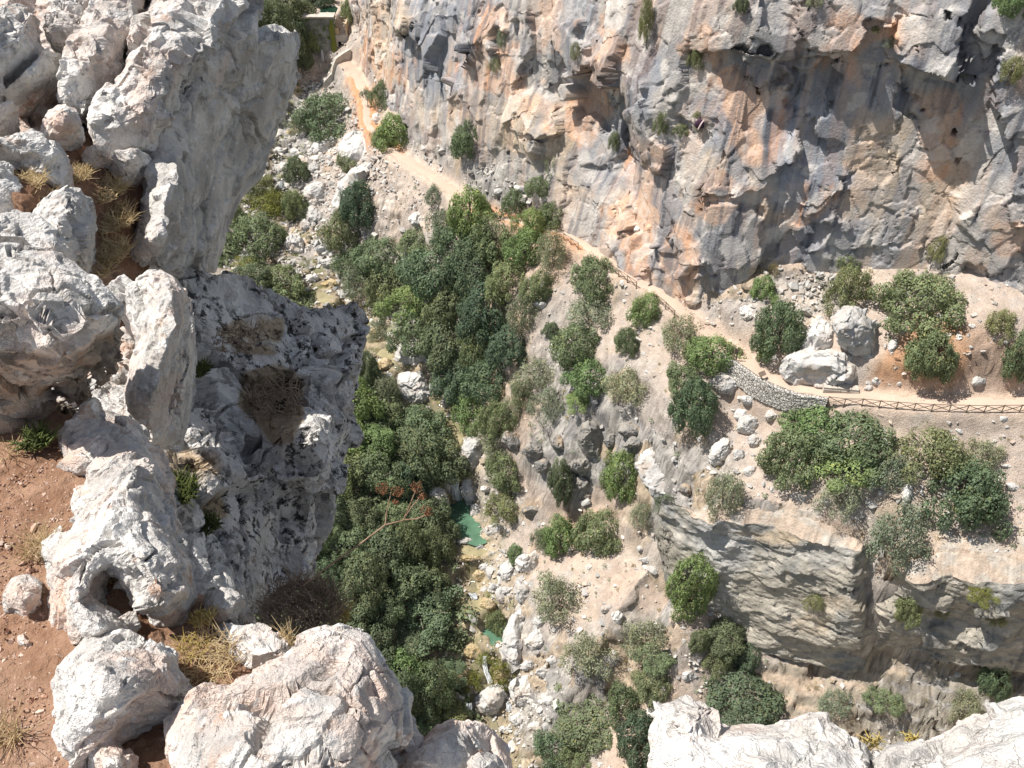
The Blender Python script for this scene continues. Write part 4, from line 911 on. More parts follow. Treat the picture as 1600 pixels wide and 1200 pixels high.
R("white stone wedged under the corner of the biggest boulder", "rock", [(553, 1215), (560, 1190), (578, 1170), (592, 1172), (610, 1184), (618, 1215)], [(556, 1205, 1.56), (580, 1174, 1.54), (612, 1190, 1.58), (585, 1200, 1.50)], .15, M_LIME)
R("grey side of rock wedged under the right shoulder of the biggest boulder", "rock", [(622, 1110), (632, 1118), (645, 1136), (660, 1156), (650, 1168), (628, 1160), (615, 1130)], [(622, 1112, 1.66), (645, 1138, 1.68), (658, 1156, 1.70), (630, 1155, 1.66), (632, 1135, 1.64)], .2, M_LIME)
R("bright jagged rock with a raised left peak at the bottom right", "rock", [(1015, 1215), (1021, 1150), (1021, 1120), (1023, 1088), (1035, 1083), (1050, 1082), (1072, 1087), (1095, 1095), (1110, 1105), (1121, 1118), (1124, 1133), (1130, 1134), (1145, 1137), (1161, 1135), (1202, 1136), (1222, 1136), (1244, 1132), (1262, 1123), (1290, 1133), (1322, 1144), (1337, 1158), (1364, 1162), (1378, 1178), (1382, 1215)],
  [(1022, 1190, 1.60), (1022, 1100, 1.58), (1050, 1084, 1.58), (1095, 1097, 1.60), (1124, 1135, 1.68), (1070, 1120, 1.48), (1060, 1180, 1.46), (1161, 1138, 1.60), (1160, 1180, 1.48), (1240, 1136, 1.60), (1250, 1160, 1.52), (1256, 1180, 1.56), (1262, 1126, 1.60), (1275, 1150, 1.50), (1322, 1147, 1.60), (1364, 1165, 1.62), (1376, 1180, 1.66), (1300, 1190, 1.46), (1200, 1200, 1.44), (1370, 1205, 1.60)], .3, M_LIME, size=.16, amp=.014, bulge=.04)
R("smooth white rock slope in the bottom right corner", "rock", [(1360, 1215), (1376, 1178), (1395, 1173), (1412, 1169), (1450, 1158), (1487, 1146), (1508, 1130), (1525, 1117), (1545, 1112), (1562, 1105), (1580, 1098), (1600, 1090), (1640, 1080), (1660, 1215)], [(1376, 1182, 1.62), (1412, 1172, 1.60), (1487, 1148, 1.56), (1525, 1120, 1.54), (1600, 1093, 1.48), (1450, 1190, 1.46), (1550, 1160, 1.40), (1640, 1090, 1.44), (1640, 1200, 1.3), (1400, 1210, 1.50)], .3, M_LIME, size=.18, amp=.012)
R("small pale stone half buried in the red soil", "stone", [(10, 945), (12, 925), (18, 908), (40, 903), (66, 912), (72, 926), (58, 940), (48, 948), (46, 962), (38, 984), (22, 972)], [(12, 940, 1.57), (40, 905, 1.54), (68, 922, 1.58), (40, 930, 1.51), (36, 980, 1.60), (20, 965, 1.58)], .1, M_LIMEP)
R("flat orange stone set in the top of the red soil", "stone", [(86, 728), (110, 710), (140, 706), (150, 722), (144, 738), (120, 742)], [(88, 728, 1.585), (115, 710, 1.57), (150, 722, 1.57), (120, 740, 1.60), (120, 725, 1.56)], .06, M_LIMEP)
R("pair of small pink stones lying on the soil", "stone", [(22, 996), (36, 992), (46, 1004), (52, 1018), (40, 1032), (30, 1022)], [(24, 998, 1.58), (42, 1002, 1.565), (50, 1018, 1.58), (40, 1030, 1.60)], .05, M_LIMEP)
R("small pale cobble at the foot of the ridge", "stone", [(54, 1018), (66, 1009), (78, 1012), (74, 1022), (60, 1026)], [(55, 1018, 1.585), (68, 1010, 1.57), (76, 1018, 1.58), (62, 1025, 1.59)], .05, M_LIMEP)
R("pale loose block at the bottom beside the hollowed boulder", "rock", [(140, 1215), (150, 1180), (160, 1162), (178, 1155), (200, 1168), (212, 1185), (214, 1215)], [(145, 1205, 1.52), (165, 1162, 1.48), (200, 1172, 1.50), (210, 1205, 1.52), (178, 1190, 1.43)], .12, M_LIMEP)
# --- red soil between the rocks
k = NT("red_soil"); p = k.pos()
n1 = k.noise(p, 8, 6, 0.65); n2 = k.noise(p, 70, 4, 0.7)
cc = k.mix(k.ramp(n1, 0.35, 0.65), (0.20, 0.108, 0.064), (0.335, 0.205, 0.138))
cc = k.mix(k.ramp(n2, 0.60, 0.70), cc, (0.48, 0.35, 0.27))
cc = k.mix(k.math('MULTIPLY', k.ramp(k.noise(p, 2.2, 4), .5, .68), .6), cc, (0.42, 0.29, 0.215))
M_SOIL = k.done(cc, 0.95, k.bump(k.math('ADD', n1, n2), 1.0, 0.012), 0.1)
def soil_patch(poly, anch, thick, seed, amp=0.012):
    V, F = relief(poly, anch, thick, 0.0, 30, 16, 0.8, 0.95)
    P, N, Fn = soft_remesh(V, F, float(np.mean([hz(q[1], q[2]) for q in expand(anch)])) / 887 * 2.4, 2)
    d = amp * (fbm(P / 0.12, 4, seed) + 0.5 * fbm(P / 0.02, 3, seed + 1)) + 0.5 * amp * sstep(0.25, 0.5, fbm(P / 0.035, 2, seed + 2))
    return mesh_np("soil", P + N * d[:, None], Fn, M_SOIL, True, {"Col": np.ones((len(P), 3))})
SOIL = [(-60, 640), (60, 640), (150, 660), (200, 700), (240, 800), (250, 900), (285, 960), (310, 930), (345, 940), (400, 990), (420, 1060), (340, 1110), (290, 1150), (260, 1230), (-60, 1230)]
SOILA = [(320, 940, 1.72), (390, 985, 1.70), (-60, 640, 1.63), (60, 640, 1.64), (150, 650, 1.66), (20, 800, 1.60), (130, 780, 1.60), (30, 1000, 1.60), (30, 1200, 1.58), (200, 930, 1.58), (240, 970, 1.62), (290, 1040, 1.60), (360, 1050, 1.60), (400, 1030, 1.62), (270, 1120, 1.58), (250, 1200, 1.56), (230, 800, 1.66)]
tag(link(soil_patch(SOIL, SOILA, .35, 401), "soil"), kind="structure")
STRAW = [(85, 225), (150, 200), (200, 240), (250, 265), (215, 300), (205, 330), (200, 380), (180, 430), (120, 420), (95, 380), (100, 300), (40, 330), (20, 300), (20, 250)]
STRAWA = [(60, 190, 1.58), (130, 220, 1.62), (200, 260, 1.72), (240, 268, 1.78), (200, 330, 1.80), (160, 320, 1.72), (190, 390, 1.86), (130, 420, 1.74), (100, 300, 1.56), (40, 300, 1.45), (160, 380, 1.80)]
R("dark brown rock floor of the hollow behind the leaning slabs", "bedrock", [(-60, -60), (240, -60), (230, 60), (190, 150), (170, 230), (110, 300), (-60, 330)], [(0, 0, 1.50), (150, -40, 1.46), (150, 60, 1.58), (60, 130, 1.58), (100, 200, 1.66), (-60, 100, 1.5), (0, 250, 1.52), (100, 290, 1.66), (200, -50, 1.5), (170, 220, 1.70)], .35, M_LIMEP, name="rock_floor")
R("shadowed rock at the bottom of the cave between block and standing rock", "bedrock", [(60, 650), (100, 600), (150, 545), (190, 495), (235, 495), (268, 600), (255, 700), (190, 705), (120, 700)], [(130, 600, 2.3), (200, 510, 2.6), (240, 560, 2.65), (250, 680, 2.4), (150, 690, 2.0), (80, 650, 2.0), (190, 620, 2.4), (200, 690, 2.1)], .3, M_LIMEP, name="rock_floor")
tag(link(soil_patch(STRAW, STRAWA, .3, 411, 0.02), "soil"), kind="structure")
# bedrock mass that carries the outcrop (below and behind the visible rocks)
def bedrock():
    pl = [(-6, 4.6), (-2.9, 4.2), (-2.3, 3.6), (-1.7, 2.6), (-1.2, 1.6), (-0.55, 0.9), (0.3, 0.72), (1.6, 0.72), (3, 0.9), (6, 0.4), (6, -6), (-6, -6)]
    zs = [97.7, 96.5, 92, 80, 60, 40, 20, 0]; ins = [0.10, 0.35, 1.1, 1.5, 1.3, 1.6, 1.3, 0.8]
    pts = np.array(dense(pl, 0.25)); ce = np.array([-1.5, -2.0])
    n = len(pts); V = []
    for zz, i_ in zip(zs, ins):
        dv = pts - ce; l = np.linalg.norm(dv, axis=1, keepdims=True)
        q = pts - dv / l * i_
        V.append(np.c_[q, np.full(n, zz)])
    V.append(np.array([[ce[0], ce[1], zs[0]]])); V = np.concatenate(V)
    F = [(k_ * n + i, (k_ + 1) * n + i, (k_ + 1) * n + (i + 1) % n, k_ * n + (i + 1) % n) for k_ in range(len(zs) - 1) for i in range(n)]
    T = [(i, (i + 1) % n, len(zs) * n) for i in range(n)]
    V += 0.08 * np.stack([vnoise(V, 1), vnoise(V, 2), 0 * vnoise(V, 3)], 1)
    tag(link(mesh_np("bedrock", V, [np.array(F), np.array(T)], M_LIMEG, True, {"Col": np.ones((len(V), 3))}), "bedrock"), kind="structure")
bedrock()

# ------------------------------------------------------------------ trees, shrubs and tufts
def leaf_mat(name, col, trans=0.3, hue=0.25):
    k = NT(name)
    v = k.n("VertexColor", layer_name="Col").outputs[0]
    r = k.n("ObjectInfo").outputs["Random"]
    a = tuple(np.array(col) * np.array([1 - hue * .5, 1 - hue * .35, 1 - hue * .2])); b = tuple(np.array(col) * np.array([1 + hue * 1.2, 1 + hue * .7, 1 + hue * .4]))
    c = k.mix(r, a, b)
    c = k.mix(1.0, c, v, 'MULTIPLY')
    d = k.n("BsdfPrincipled", {"Base Color": c, "Roughness": 0.6, "Specular IOR Level": 0.25})
    tr = k.n("BsdfTranslucent", {"Color": c})
    m = k.n("MixShader", {0: trans, 1: d.outputs[0], 2: tr.outputs[0]})
    k.t.links.new(m.outputs[0], k.out.inputs[0])
    return k.m
LEAF = {'dark': leaf_mat("dark_evergreen_leaves", (0.160, 0.210, 0.122), 0.34, 0.45), 'green': leaf_mat("green_leaves", (0.200, 0.262, 0.142), 0.34, 0.40),
        'bright': leaf_mat("fresh_green_leaves", (0.215, 0.305, 0.125)), 'grey': leaf_mat("grey_green_leaves", (0.295, 0.340, 0.225)),
        'olive': leaf_mat("olive_green_leaves", (0.240, 0.272, 0.135)), 'dry': leaf_mat("dry_leaves", (0.30, 0.25, 0.11)), 'moss': leaf_mat("moss", (0.15, 0.17, 0.035), 0.05)}
kb = NT("grey_bark"); pb = kb.pos()
M_BARK = kb.done(kb.mix(kb.ramp(kb.noise(pb, 3, 4), .4, .6), (0.13, 0.105, 0.08), (0.24, 0.205, 0.17)), 0.95, None, 0.1)

def leaf_faces(C, Nn, size, r, asp=0.62):
    """one bent leaf-clump quad at each centre"""
    n = len(C)
    t = r.normal(size=(n, 3)); t -= Nn * np.einsum('ij,ij->i', t, Nn)[:, None]; t /= np.linalg.norm(t, axis=1, keepdims=True) + 1e-9
    b = np.cross(Nn, t)
    s = (size * r.uniform(0.6, 1.3, n))[:, None]
    V = np.stack([C - t * s, C + b * s * asp - Nn * s * .15, C + t * s, C - b * s * asp - Nn * s * .15], 1).reshape(-1, 3)
    F = np.arange(n * 4).reshape(n, 4)
    sh = np.repeat(r.uniform(0.80, 1.20, n), 4)
    return V, F, sh
def crown_mesh(name, seed, nl, leaves, size, lobe=(0.26, 0.42), inner=0.62, airy=0.0, top=1.0):
    r = np.random.default_rng(seed)
    # lobes spread over a dome, a few inside
    L = []
    for i in range(nl):
        a = i * 2.399963 + r.uniform(-.4, .4); e = math.asin(min(1, (i + .5) / nl * 1.0))
        rad = r.uniform(.62, .92) * (1 + .42 * float(vnoise(np.array([[math.cos(a) * 1.1, math.sin(a) * 1.1, e]]), seed)[0]))
        L.append([rad * math.cos(e) * math.cos(a), rad * math.cos(e) * math.sin(a), max(0.12, (0.10 + 0.62 * math.sin(e) * r.uniform(.85, 1.12)) * top), r.uniform(*lobe)])
    L += [[r.uniform(-.3, .3), r.uniform(-.3, .3), r.uniform(.3, .55), .42] for _ in range(3)]
    L += [[r.uniform(-.12, .12), r.uniform(-.12, .12), .36, .52]]
    L = np.array(L)
    w = L[:, 3] ** 1.6; w[-4:] *= .35; w /= w.sum()
    k = r.choice(len(L), size=leaves * 3, p=w)
    d = r.normal(size=(len(k), 3)); d /= np.linalg.norm(d, axis=1, keepdims=True)
    rad = L[k, 3] * (1 - np.abs(r.normal(0, .17 + airy * .3, len(k)))) * (1 + 0.22 * vnoise(d * 2.2 + k[:, None] * 3.1, seed)) + r.exponential(.018 + airy * .04, len(k))
    P = L[k, :3] + d * rad[:, None]
    q = np.linalg.norm(P[:, None] - L[None, :, :3], axis=2) / L[None, :, 3]
    q[np.arange(len(k)), k] = 9
    keep = (q.min(1) > inner) & (P[:, 2] > -0.06)
    P, d = P[keep][:leaves], d[keep][:leaves]
    Nn = d + r.normal(0, .40, d.shape) + np.array([0, 0, .30]); Nn /= np.linalg.norm(Nn, axis=1, keepdims=True)
    V, F, sh = leaf_faces(P, Nn, size, r)
    tone = np.repeat(0.9 + 0.25 * vnoise(P * 2.6, seed + 4), 4)
    c = (sh * tone)[:, None] * np.array([1, 1, 1.0])
    warm = np.repeat(r.random(len(P)) < .05, 4)
    c[warm] *= np.array([1.6, 1.3, 1.0])
    return mesh_np(name, V, F, None, False, {"Col": c})
def tube(pts, rads, ns=6):
    V = []; F = []
    pts = [np.array(p_, float) for p_ in pts]
    for i, (p_, r_) in enumerate(zip(pts, rads)):
        d = pts[min(i + 1, len(pts) - 1)] - pts[max(i - 1, 0)]; d /= np.linalg.norm(d) + 1e-9
        u = np.cross(d, [0.3, 0.9, 0.2]); u /= np.linalg.norm(u); v = np.cross(d, u)
        for j in range(ns):
            a = 2 * math.pi * j / ns
            V.append(p_ + (u * math.cos(a) + v * math.sin(a)) * r_)
    for i in range(len(pts) - 1):
        for j in range(ns):
            F.append((i * ns + j, i * ns + (j + 1) % ns, (i + 1) * ns + (j + 1) % ns, (i + 1) * ns + j))
    return np.array(V), np.array(F)
def join(parts):
    V = []; F = []; o = 0
    for v, f in parts:
        V.append(v); F.append(f + o); o += len(v)
    return np.concatenate(V), np.concatenate(F)
def trunk_mesh(name, seed, n, thick, spread=.6, multi=False):
    r = np.random.default_rng(seed); parts = []
    if not multi:
        parts.append(tube([(0, 0, -.25), (.02, .01, .1), (.05 * r.normal(), .05 * r.normal(), .45), (.0, .0, .7)], [thick * 1.3, thick, thick * .75, thick * .4], 8))
    for i in range(n):
        a = i * 2.4 + r.uniform(-.3, .3); e = r.uniform(.35, spread + .25); h = r.uniform(.35, .8); b = 0 if multi else r.uniform(.08, .45)
        j = r.uniform(-.06, .06, 2)
        parts.append(tube([(0, 0, b - (.2 if multi else .02)), (e * .4 * math.cos(a) + j[0], e * .4 * math.sin(a) + j[1], b + (h - b) * .55), (e * math.cos(a), e * math.sin(a), h)], [thick * .6, thick * .42, thick * .14], 5))
    V, F = join(parts)
    return mesh_np(name, V, F, M_BARK, True)
PROTO = {}
for kd, pars in {'dark': [(46, 9500, .034, (.13, .27), .80, 0.0)] * 4, 'green': [(40, 8500, .033, (.12, .26), .74, .08)] * 4,
                 'bright': [(36, 8000, .033, (.13, .27), .74, .06)] * 3, 'grey': [(30, 4600, .030, (.12, .27), .5, .30)] * 4, 'olive': [(32, 6500, .031, (.13, .27), .6, .15)] * 3,
                 'dry': [(12, 2200, .030, (.2, .34), .4, .5)], 'moss': [(14, 5000, .030, (.26, .4), .7, .0)]}.items():
    PROTO[kd] = []
    for i, q in enumerate(pars):
        me = crown_mesh("crown_" + kd, 500 + i * 31 + len(kd) * 7 + ord(kd[0]), *q)
        me.materials.append(LEAF[kd])
        tk = trunk_mesh("stems", 800 + i, 9 if kd in ('grey', 'dry', 'green') else 7, .035 if kd in ('grey', 'dry') else .055, .6, kd in ('grey', 'dry', 'green'))
        PROTO[kd].append((me, tk))
NPL = [0]
GR1 = "trees of the central thicket"; GR2 = "trees of the thicket under the outcrop"
def plant(px, py, w, h, kd, label, cat="shrub", group=None, tree=False, loc=None):
    """px, py: middle of the crown in the picture; w, h its breadth and height there"""
    NPL[0] += 1; i = NPL[0]
    if loc is None:
        _, t0 = hit(px, min(py + h * .25, 1199 if py < 1150 else 1400))
        e = math.asin(max(.2, -rays(px, py)[2] / np.linalg.norm(rays(px, py))))
        rp = w / 2.0
        pb = py + h / 2 - rp * math.sin(e) * .85
        loc, t = hit(px, pb)
    else:
        loc, t = loc; e = .5; rp = w / 2.0
    rr = rp / FPX * t * 1.14
    K = max(h - rp * math.sin(e) * .85, 0.3 * h)
    K2 = max(K * K - (rp * math.sin(e)) ** 2, (0.62 * rp * math.cos(e)) ** 2)
    H = math.sqrt(K2) / math.cos(e) / FPX * t * 1.08
    if group in (GR1, GR2): rr *= random.uniform(.82, 1.22); H *= random.uniform(.85, 1.45)
    me, tk = PROTO[kd][i % len(PROTO[kd])]
    nm = "tree" if tree else "shrub"
    o = empty(nm, (loc[0], loc[1], loc[2] - 0.08 * H), i * 1.7)
    o.scale = (rr * random.uniform(.9, 1.16), rr * random.uniform(.88, 1.12), H); o.rotation_euler = (random.uniform(-.12, .12), random.uniform(-.12, .12), i * 1.7)
    link(me, "crown" if tree else "foliage", o); link(tk, "trunk" if tree else "stems", o)
    tag(o, label, cat, group)
    return o
def on_cliff(px, py, verts=None):
    Vv = CLIFFV if verts is None else verts
    x, y, d = proj(Vv)
    m = np.nonzero((np.abs(x - px) < 4) & (np.abs(y - py) < 4))[0]
    if not len(m): return hit(px, py)
    j = m[np.argmin(d[m])]
    return Vv[j].astype(float), d[j]
T = True
GR1 = "trees of the central thicket"; GR2 = "trees of the thicket under the outcrop"
PL = [
 (510, 178, 95, 66, 'green', "broad rounded green shrub left of the red earth path", 0), (472, 192, 38, 36, 'grey', "small grey green shrub joined to the left of the broad rounded shrub", 0),
 (598, 145, 34, 42, 'green', "upright green bush at the cliff foot beside the red earth", 0), (621, 203, 60, 54, 'bright', "leafy green tree at the bend of the upper path", T), (600, 212, 36, 36, 'olive', "loose olive bush on the left flank of the leafy tree at the bend", 0),
 (738, 213, 62, 66, 'green', "round grey green bush on the rocks at the cliff foot above the path", 0), (545, 249, 46, 34, 'dark', "dark low bush growing on the huge white boulder", 0), (466, 262, 36, 40, 'dark', "dark bush among the white stones left of the huge boulder", 0),
 (462, 318, 40, 50, 'green', "green bush in the streambed left of the split boulders", 0), (398, 292, 60, 46, 'olive', "spreading olive bush under the edge of the rock tower", 0), (412, 318, 60, 34, 'moss', "yellowish mossy bush in the upper streambed", 0), (440, 318, 40, 36, 'moss', "bright yellow green bush beside the upper stream", 0),
 (367, 335, 30, 40, 'green', "small bush in the shade at the foot of the rock tower", 0), (560, 314, 54, 66, 'dark', "dark round tree against the lower end of the huge boulder", T), (402, 370, 88, 72, 'green', "umbrella shaped green tree beside the upper stream", T),
 (445, 440, 70, 56, 'green', "green shrub between the umbrella shaped tree and the tip of the ledge", 0), (395, 432, 60, 44, 'dark', "dark shrub in the shadow behind the shaded ledge", 0), (386, 412, 40, 24, 'moss', "ochre mossy mound below the umbrella shaped tree", 0), (470, 470, 44, 26, 'green', "low shrub next to the ochre pool at the ledge tip", 0),
 (537, 357, 60, 62, 'olive', "olive coloured tree with a visible trunk below the split boulders", T), (678, 303, 36, 36, 'grey', "sparse grey bush beside the middle stretch of path", 0), (688, 346, 44, 48, 'grey', "loose grey bush at the top edge of the central thicket", 0),
 (438, 150, 18, 26, 'green', "tiny bush clinging beside the top of the rock tower", 0), (870, 250, 40, 60, 'grey', "hanging grey bush in the cliff corner above the path", 0), (848, 290, 40, 36, 'green', "green bush below the hanging grey bush in the cliff corner", 0), (957, 262, 32, 30, 'dry', "straw coloured tuft at the foot of the orange cliff recess", 0),
 (930, 430, 70, 62, 'green', "round green bush just under the fenced bend of the path", 0), (924, 486, 78, 66, 'grey', "pale leafy bush directly below the round bush at the bend", 0), (906, 535, 72, 66, 'green', "green bush in the middle of the column of bushes below the bend", 0), (917, 588, 66, 62, 'bright', "bright green bush at the bottom of the column below the bend", 0),
 (981, 530, 36, 46, 'green', "small dense bush alone on the pale slope under the path", 0), (1007, 481, 54, 58, 'bright', "vivid green bush touching the lower side of the path", 0), (980, 603, 76, 68, 'grey', "wide silvery shrub in the middle of the pale slope", 0), (1064, 522, 72, 68, 'grey', "greyish shrub where the path nears the stone wall", 0), (1107, 550, 74, 66, 'bright', "green bush just left of the white boulder under the stone wall", 0), (1064, 590, 60, 54, 'green', "left bush of the pair below the stone wall", 0), (1086, 630, 66, 86, 'green', "long dark hanging shrub left of the tumbled white boulders", 0), (861, 515, 26, 28, 'dark', "tiny dark bush at the right edge of the central thicket", 0),
 (1190, 449, 42, 44, 'bright', "vivid round bush at the foot of the big cliff", 0), (1205, 420, 22, 28, 'dry', "yellowish tuft just above the vivid bush at the cliff foot", 0), (1211, 508, 66, 88, 'green', "tall bush standing left of the two great boulders", 0), (1197, 545, 28, 36, 'bright', "little bush at the lower left of the tall bush by the boulders", 0), (1325, 446, 66, 74, 'olive', "loose olive tree at the cliff foot above the great boulders", T), (1322, 408, 30, 30, 'green', "small plant on the cliff above the loose olive tree", 0), (1425, 466, 116, 92, 'green', "largest spreading bush along the foot of the right cliff", 0), (1449, 551, 84, 92, 'green', "rounded bush on the red earth right of the great boulders", 0), (1560, 500, 42, 44, 'olive', "small olive bush near the right edge above the path", 0), (1592, 548, 52, 92, 'green', "tall bush cut by the right edge above the path", 0),
 (1225, 715, 90, 90, 'green', "left bush of the big clump under the stone wall", 0), (1272, 662, 84, 74, 'bright', "bush at the top of the big clump touching the stone wall", 0), (1330, 680, 110, 84, 'green', "broad bush at the right shoulder of the big clump", 0), (1330, 730, 90, 70, 'bright', "fresh green bush at the lower middle of the big clump", 0), (1385, 735, 62, 66, 'grey', "greyish bush linking the big clump to the brown green ones", 0), (1448, 705, 92, 86, 'olive', "brownish olive bush below the right end of the rail fence", 0), (1500, 762, 112, 112, 'green', "large dark bush at the right end of the row under the path", 0), (1515, 786, 52, 50, 'bright', "bright sprig at the bottom of the large dark bush", 0), (1530, 706, 60, 56, 'grey', "pale open bush at the upper right of the large dark bush", 0),
 (1312, 768, 66, 62, 'grey', "thin grey bush on the gravel under the big clump", 0), (1402, 832, 94, 104, 'grey', "tall silvery bush on the brink of the lower cliff", 0), (1134, 770, 62, 84, 'grey', "silvery bush on the left end of the lower cliff", 0), (1042, 788, 42, 46, 'grey', "small silvery tuft beside the smooth rock face", 0),
 (1076, 905, 70, 112, 'bright', "tall narrow green bush at the left end of the lower cliff", 0), (968, 742, 56, 82, 'bright', "fresh green shrub between the dark crags and the smooth rock face", 0), (876, 745, 42, 66, 'dark', "dark grey green bush in front of the grey crags", 0), (788, 738, 60, 62, 'green', "rounded bush just right of the waterfall", 0), (772, 690, 50, 50, 'grey', "grey bush above the rounded bush by the waterfall", 0), (790, 795, 54, 52, 'olive', "two toned olive bush on the bank of the plunge pool", 0), (943, 833, 74, 76, 'green', "solitary round bush with a dark shadow on the pale slope", 0), (876, 838, 56, 64, 'bright', "light green bush left of the solitary round bush", 0), (846, 842, 30, 40, 'grey', "wispy grey bush between the stream stones and the light green bush", 0), (806, 866, 26, 30, 'bright', "grassy tuft among the white stones right of the plunge pool", 0), (1000, 803, 32, 42, 'grey', "wispy pale bush right of the solitary round bush", 0),
 (871, 935, 72, 76, 'grey', "thin grey bush standing alone on the gravel slope", 0), (918, 1025, 76, 70, 'grey', "grey shrub with dry brown leaves lower on the gravel slope", 0), (1012, 1005, 76, 78, 'grey', "pale straggly shrub left of the dark shrubs at the lower ledge", 0), (1028, 1028, 60, 34, 'green', "green shrub under the pale straggly shrub", 0),
 (1131, 990, 56, 50, 'dark', "dark round shrub at the left end of the lower ledge", 0), (1089, 1000, 30, 36, 'dark', "small dark shrub left of the dark round shrub on the ledge", 0), (1166, 1026, 46, 42, 'dark', "dark shrub tucked behind the big lower tree", 0), (1115, 1036, 46, 44, 'olive', "mixed olive shrub left of the big lower tree", 0), (1150, 1078, 118, 98, 'dark', "big dense tree behind the jagged white foreground rock", T), (1020, 1070, 56, 52, 'dark', "dark tree left of the raised peak of the foreground rock", T),
 (925, 1118, 96, 74, 'dark', "dark spreading tree at the bottom of the gravel slope", T), (968, 1098, 50, 60, 'green', "green tree at the upper right of the dark spreading tree", T), (1000, 1155, 74, 88, 'dark', "dark tree beside the raised peak of the foreground rock", T), (868, 1172, 70, 64, 'green', "light tree at the bottom edge right of the stream", T), (905, 1178, 60, 54, 'green', "lowest tree at the bottom edge in the middle", T),
 (1300, 1096, 52, 46, 'grey', "grey bush on the lowest ledge above the jagged foreground rock", 0), (1376, 1086, 56, 46, 'green', "green bush on the lowest ledge right of the grey one", 0), (1550, 1062, 48, 66, 'green', "green bush below the lower cliff near the right edge", 0), (1500, 1102, 50, 60, 'grey', "grey bush above the smooth corner rock", 0),
 (775, 978, 34, 44, 'green', "green bush at the side of the small green pool", 0), (738, 1062, 34, 30, 'moss', "mossy clump on the wet rock left of the cascade", 0), (782, 1052, 40, 44, 'moss', "mossy clump on the wet rock right of the cascade", 0), (758, 1030, 30, 18, 'moss', "thin band of moss across the top of the cascade", 0), (690, 1062, 60, 34, 'green', "green bush left of the cube shaped boulder", 0), (700, 1112, 62, 48, 'olive', "pale olive tree with a bare stem above the bottom boulders", T),
 (596, 515, 40, 40, 'grey', "pale bush beside the stream below the ledge tip", 0), (645, 520, 34, 40, 'grey', "grey bush on the white rocks beside the central thicket", 0), (604, 605, 44, 48, 'grey', "grey leafy bush left of the grey streamside crag", 0),
 (840, 580, 66, 54, 'grey', "grey shrub on the lower right fringe of the central thicket", 0), (862, 632, 60, 60, 'grey', "pale shrub above the dark crags", 0), (818, 612, 44, 44, 'olive', "olive shrub between the thicket and the pale slope", 0), (800, 640, 40, 44, 'grey', "low grey shrub over the brown bank above the waterfall", 0), (905, 625, 40, 30, 'bright', "small light green plant above the tallest dark crag", 0),
]
for px, py, w, h, kd, lab, tr in PL:
    plant(px, py, w, h, kd, lab, "tree" if tr else "shrub", None, bool(tr))
ORD = ["first", "second", "third", "fourth", "fifth", "sixth", "seventh", "eighth", "ninth", "tenth"]
def rows(data, where, grp):
    for rn, row in enumerate(data):
        for q, (px, py, w, h, kd) in enumerate(row):
            look = {'dark': "dark dense tree", 'green': "mid green bushy tree", 'bright': "fresh green tree", 'grey': "grey green loose tree", 'olive': "yellowish olive tree"}[kd]
            plant(px, py, w, h, kd, f"{look}, {ORD[q]} from left in {ORD[rn]} row of {where}", "tree", grp, True)
rows([[(735, 330, 78, 76, 'bright'), (803, 318, 46, 40, 'green'), (832, 345, 56, 60, 'bright'), (866, 338, 40, 40, 'green')],
      [(648, 376, 48, 44, 'green'), (722, 378, 62, 54, 'green'), (770, 378, 62, 62, 'green'), (822, 388, 62, 56, 'bright'), (862, 396, 52, 62, 'grey')],
      [(560, 405, 56, 52, 'green'), (606, 398, 72, 66, 'green'), (680, 425, 80, 74, 'green'), (740, 428, 74, 70, 'dark'), (795, 436, 74, 64, 'green'), (842, 448, 50, 56, 'green')],
      [(562, 440, 62, 56, 'grey'), (610, 450, 72, 60, 'olive'), (655, 470, 76, 66, 'bright'), (708, 482, 80, 70, 'dark'), (765, 488, 74, 70, 'dark'), (822, 490, 66, 66, 'grey')],
      [(598, 472, 50, 40, 'olive'), (655, 515, 60, 50, 'green'), (700, 535, 74, 66, 'dark'), (752, 545, 74, 70, 'green'), (800, 540, 66, 62, 'dark')],
      [(715, 595, 66, 58, 'dark'), (766, 590, 66, 60, 'green'), (740, 642, 54, 60, 'bright'), (778, 655, 44, 60, 'green')]], "the central thicket", GR1)
rows([[(572, 575, 46, 60, 'dark'), (560, 632, 62, 56, 'bright'), (610, 648, 56, 50, 'green')],
      [(535, 680, 66, 56, 'bright'), (588, 690, 74, 62, 'bright'), (652, 672, 84, 76, 'green'), (668, 716, 76, 76, 'dark')],
      [(528, 742, 70, 62, 'green'), (580, 745, 66, 60, 'green'), (632, 758, 66, 60, 'dark'), (672, 742, 46, 44, 'dark')],
      [(508, 800, 66, 66, 'dark'), (560, 805, 66, 62, 'dark'), (612, 808, 64, 58, 'green'), (660, 812, 66, 60, 'dark'), (694, 828, 44, 44, 'dark')],
      [(495, 850, 66, 62, 'green'), (545, 856, 66, 62, 'green'), (596, 858, 64, 62, 'dark'), (640, 856, 66, 66, 'olive'), (684, 862, 46, 50, 'dark')],
      [(510, 902, 70, 66, 'green'), (566, 908, 70, 66, 'dark'), (622, 905, 74, 66, 'green'), (674, 908, 62, 62, 'dark')],
      [(545, 950, 70, 60, 'dark'), (600, 955, 70, 62, 'green'), (655, 952, 84, 70, 'green'), (690, 948, 36, 50, 'dark')],
      [(585, 1002, 66, 60, 'dark'), (640, 1000, 60, 46, 'dark'), (627, 1050, 62, 66, 'bright')],
      [(674, 1075, 70, 76, 'green'), (640, 1095, 50, 60, 'dark'), (655, 1125, 60, 50, 'green'), (720, 1140, 50, 40, 'olive')]], "the thicket below the ledge", GR2)
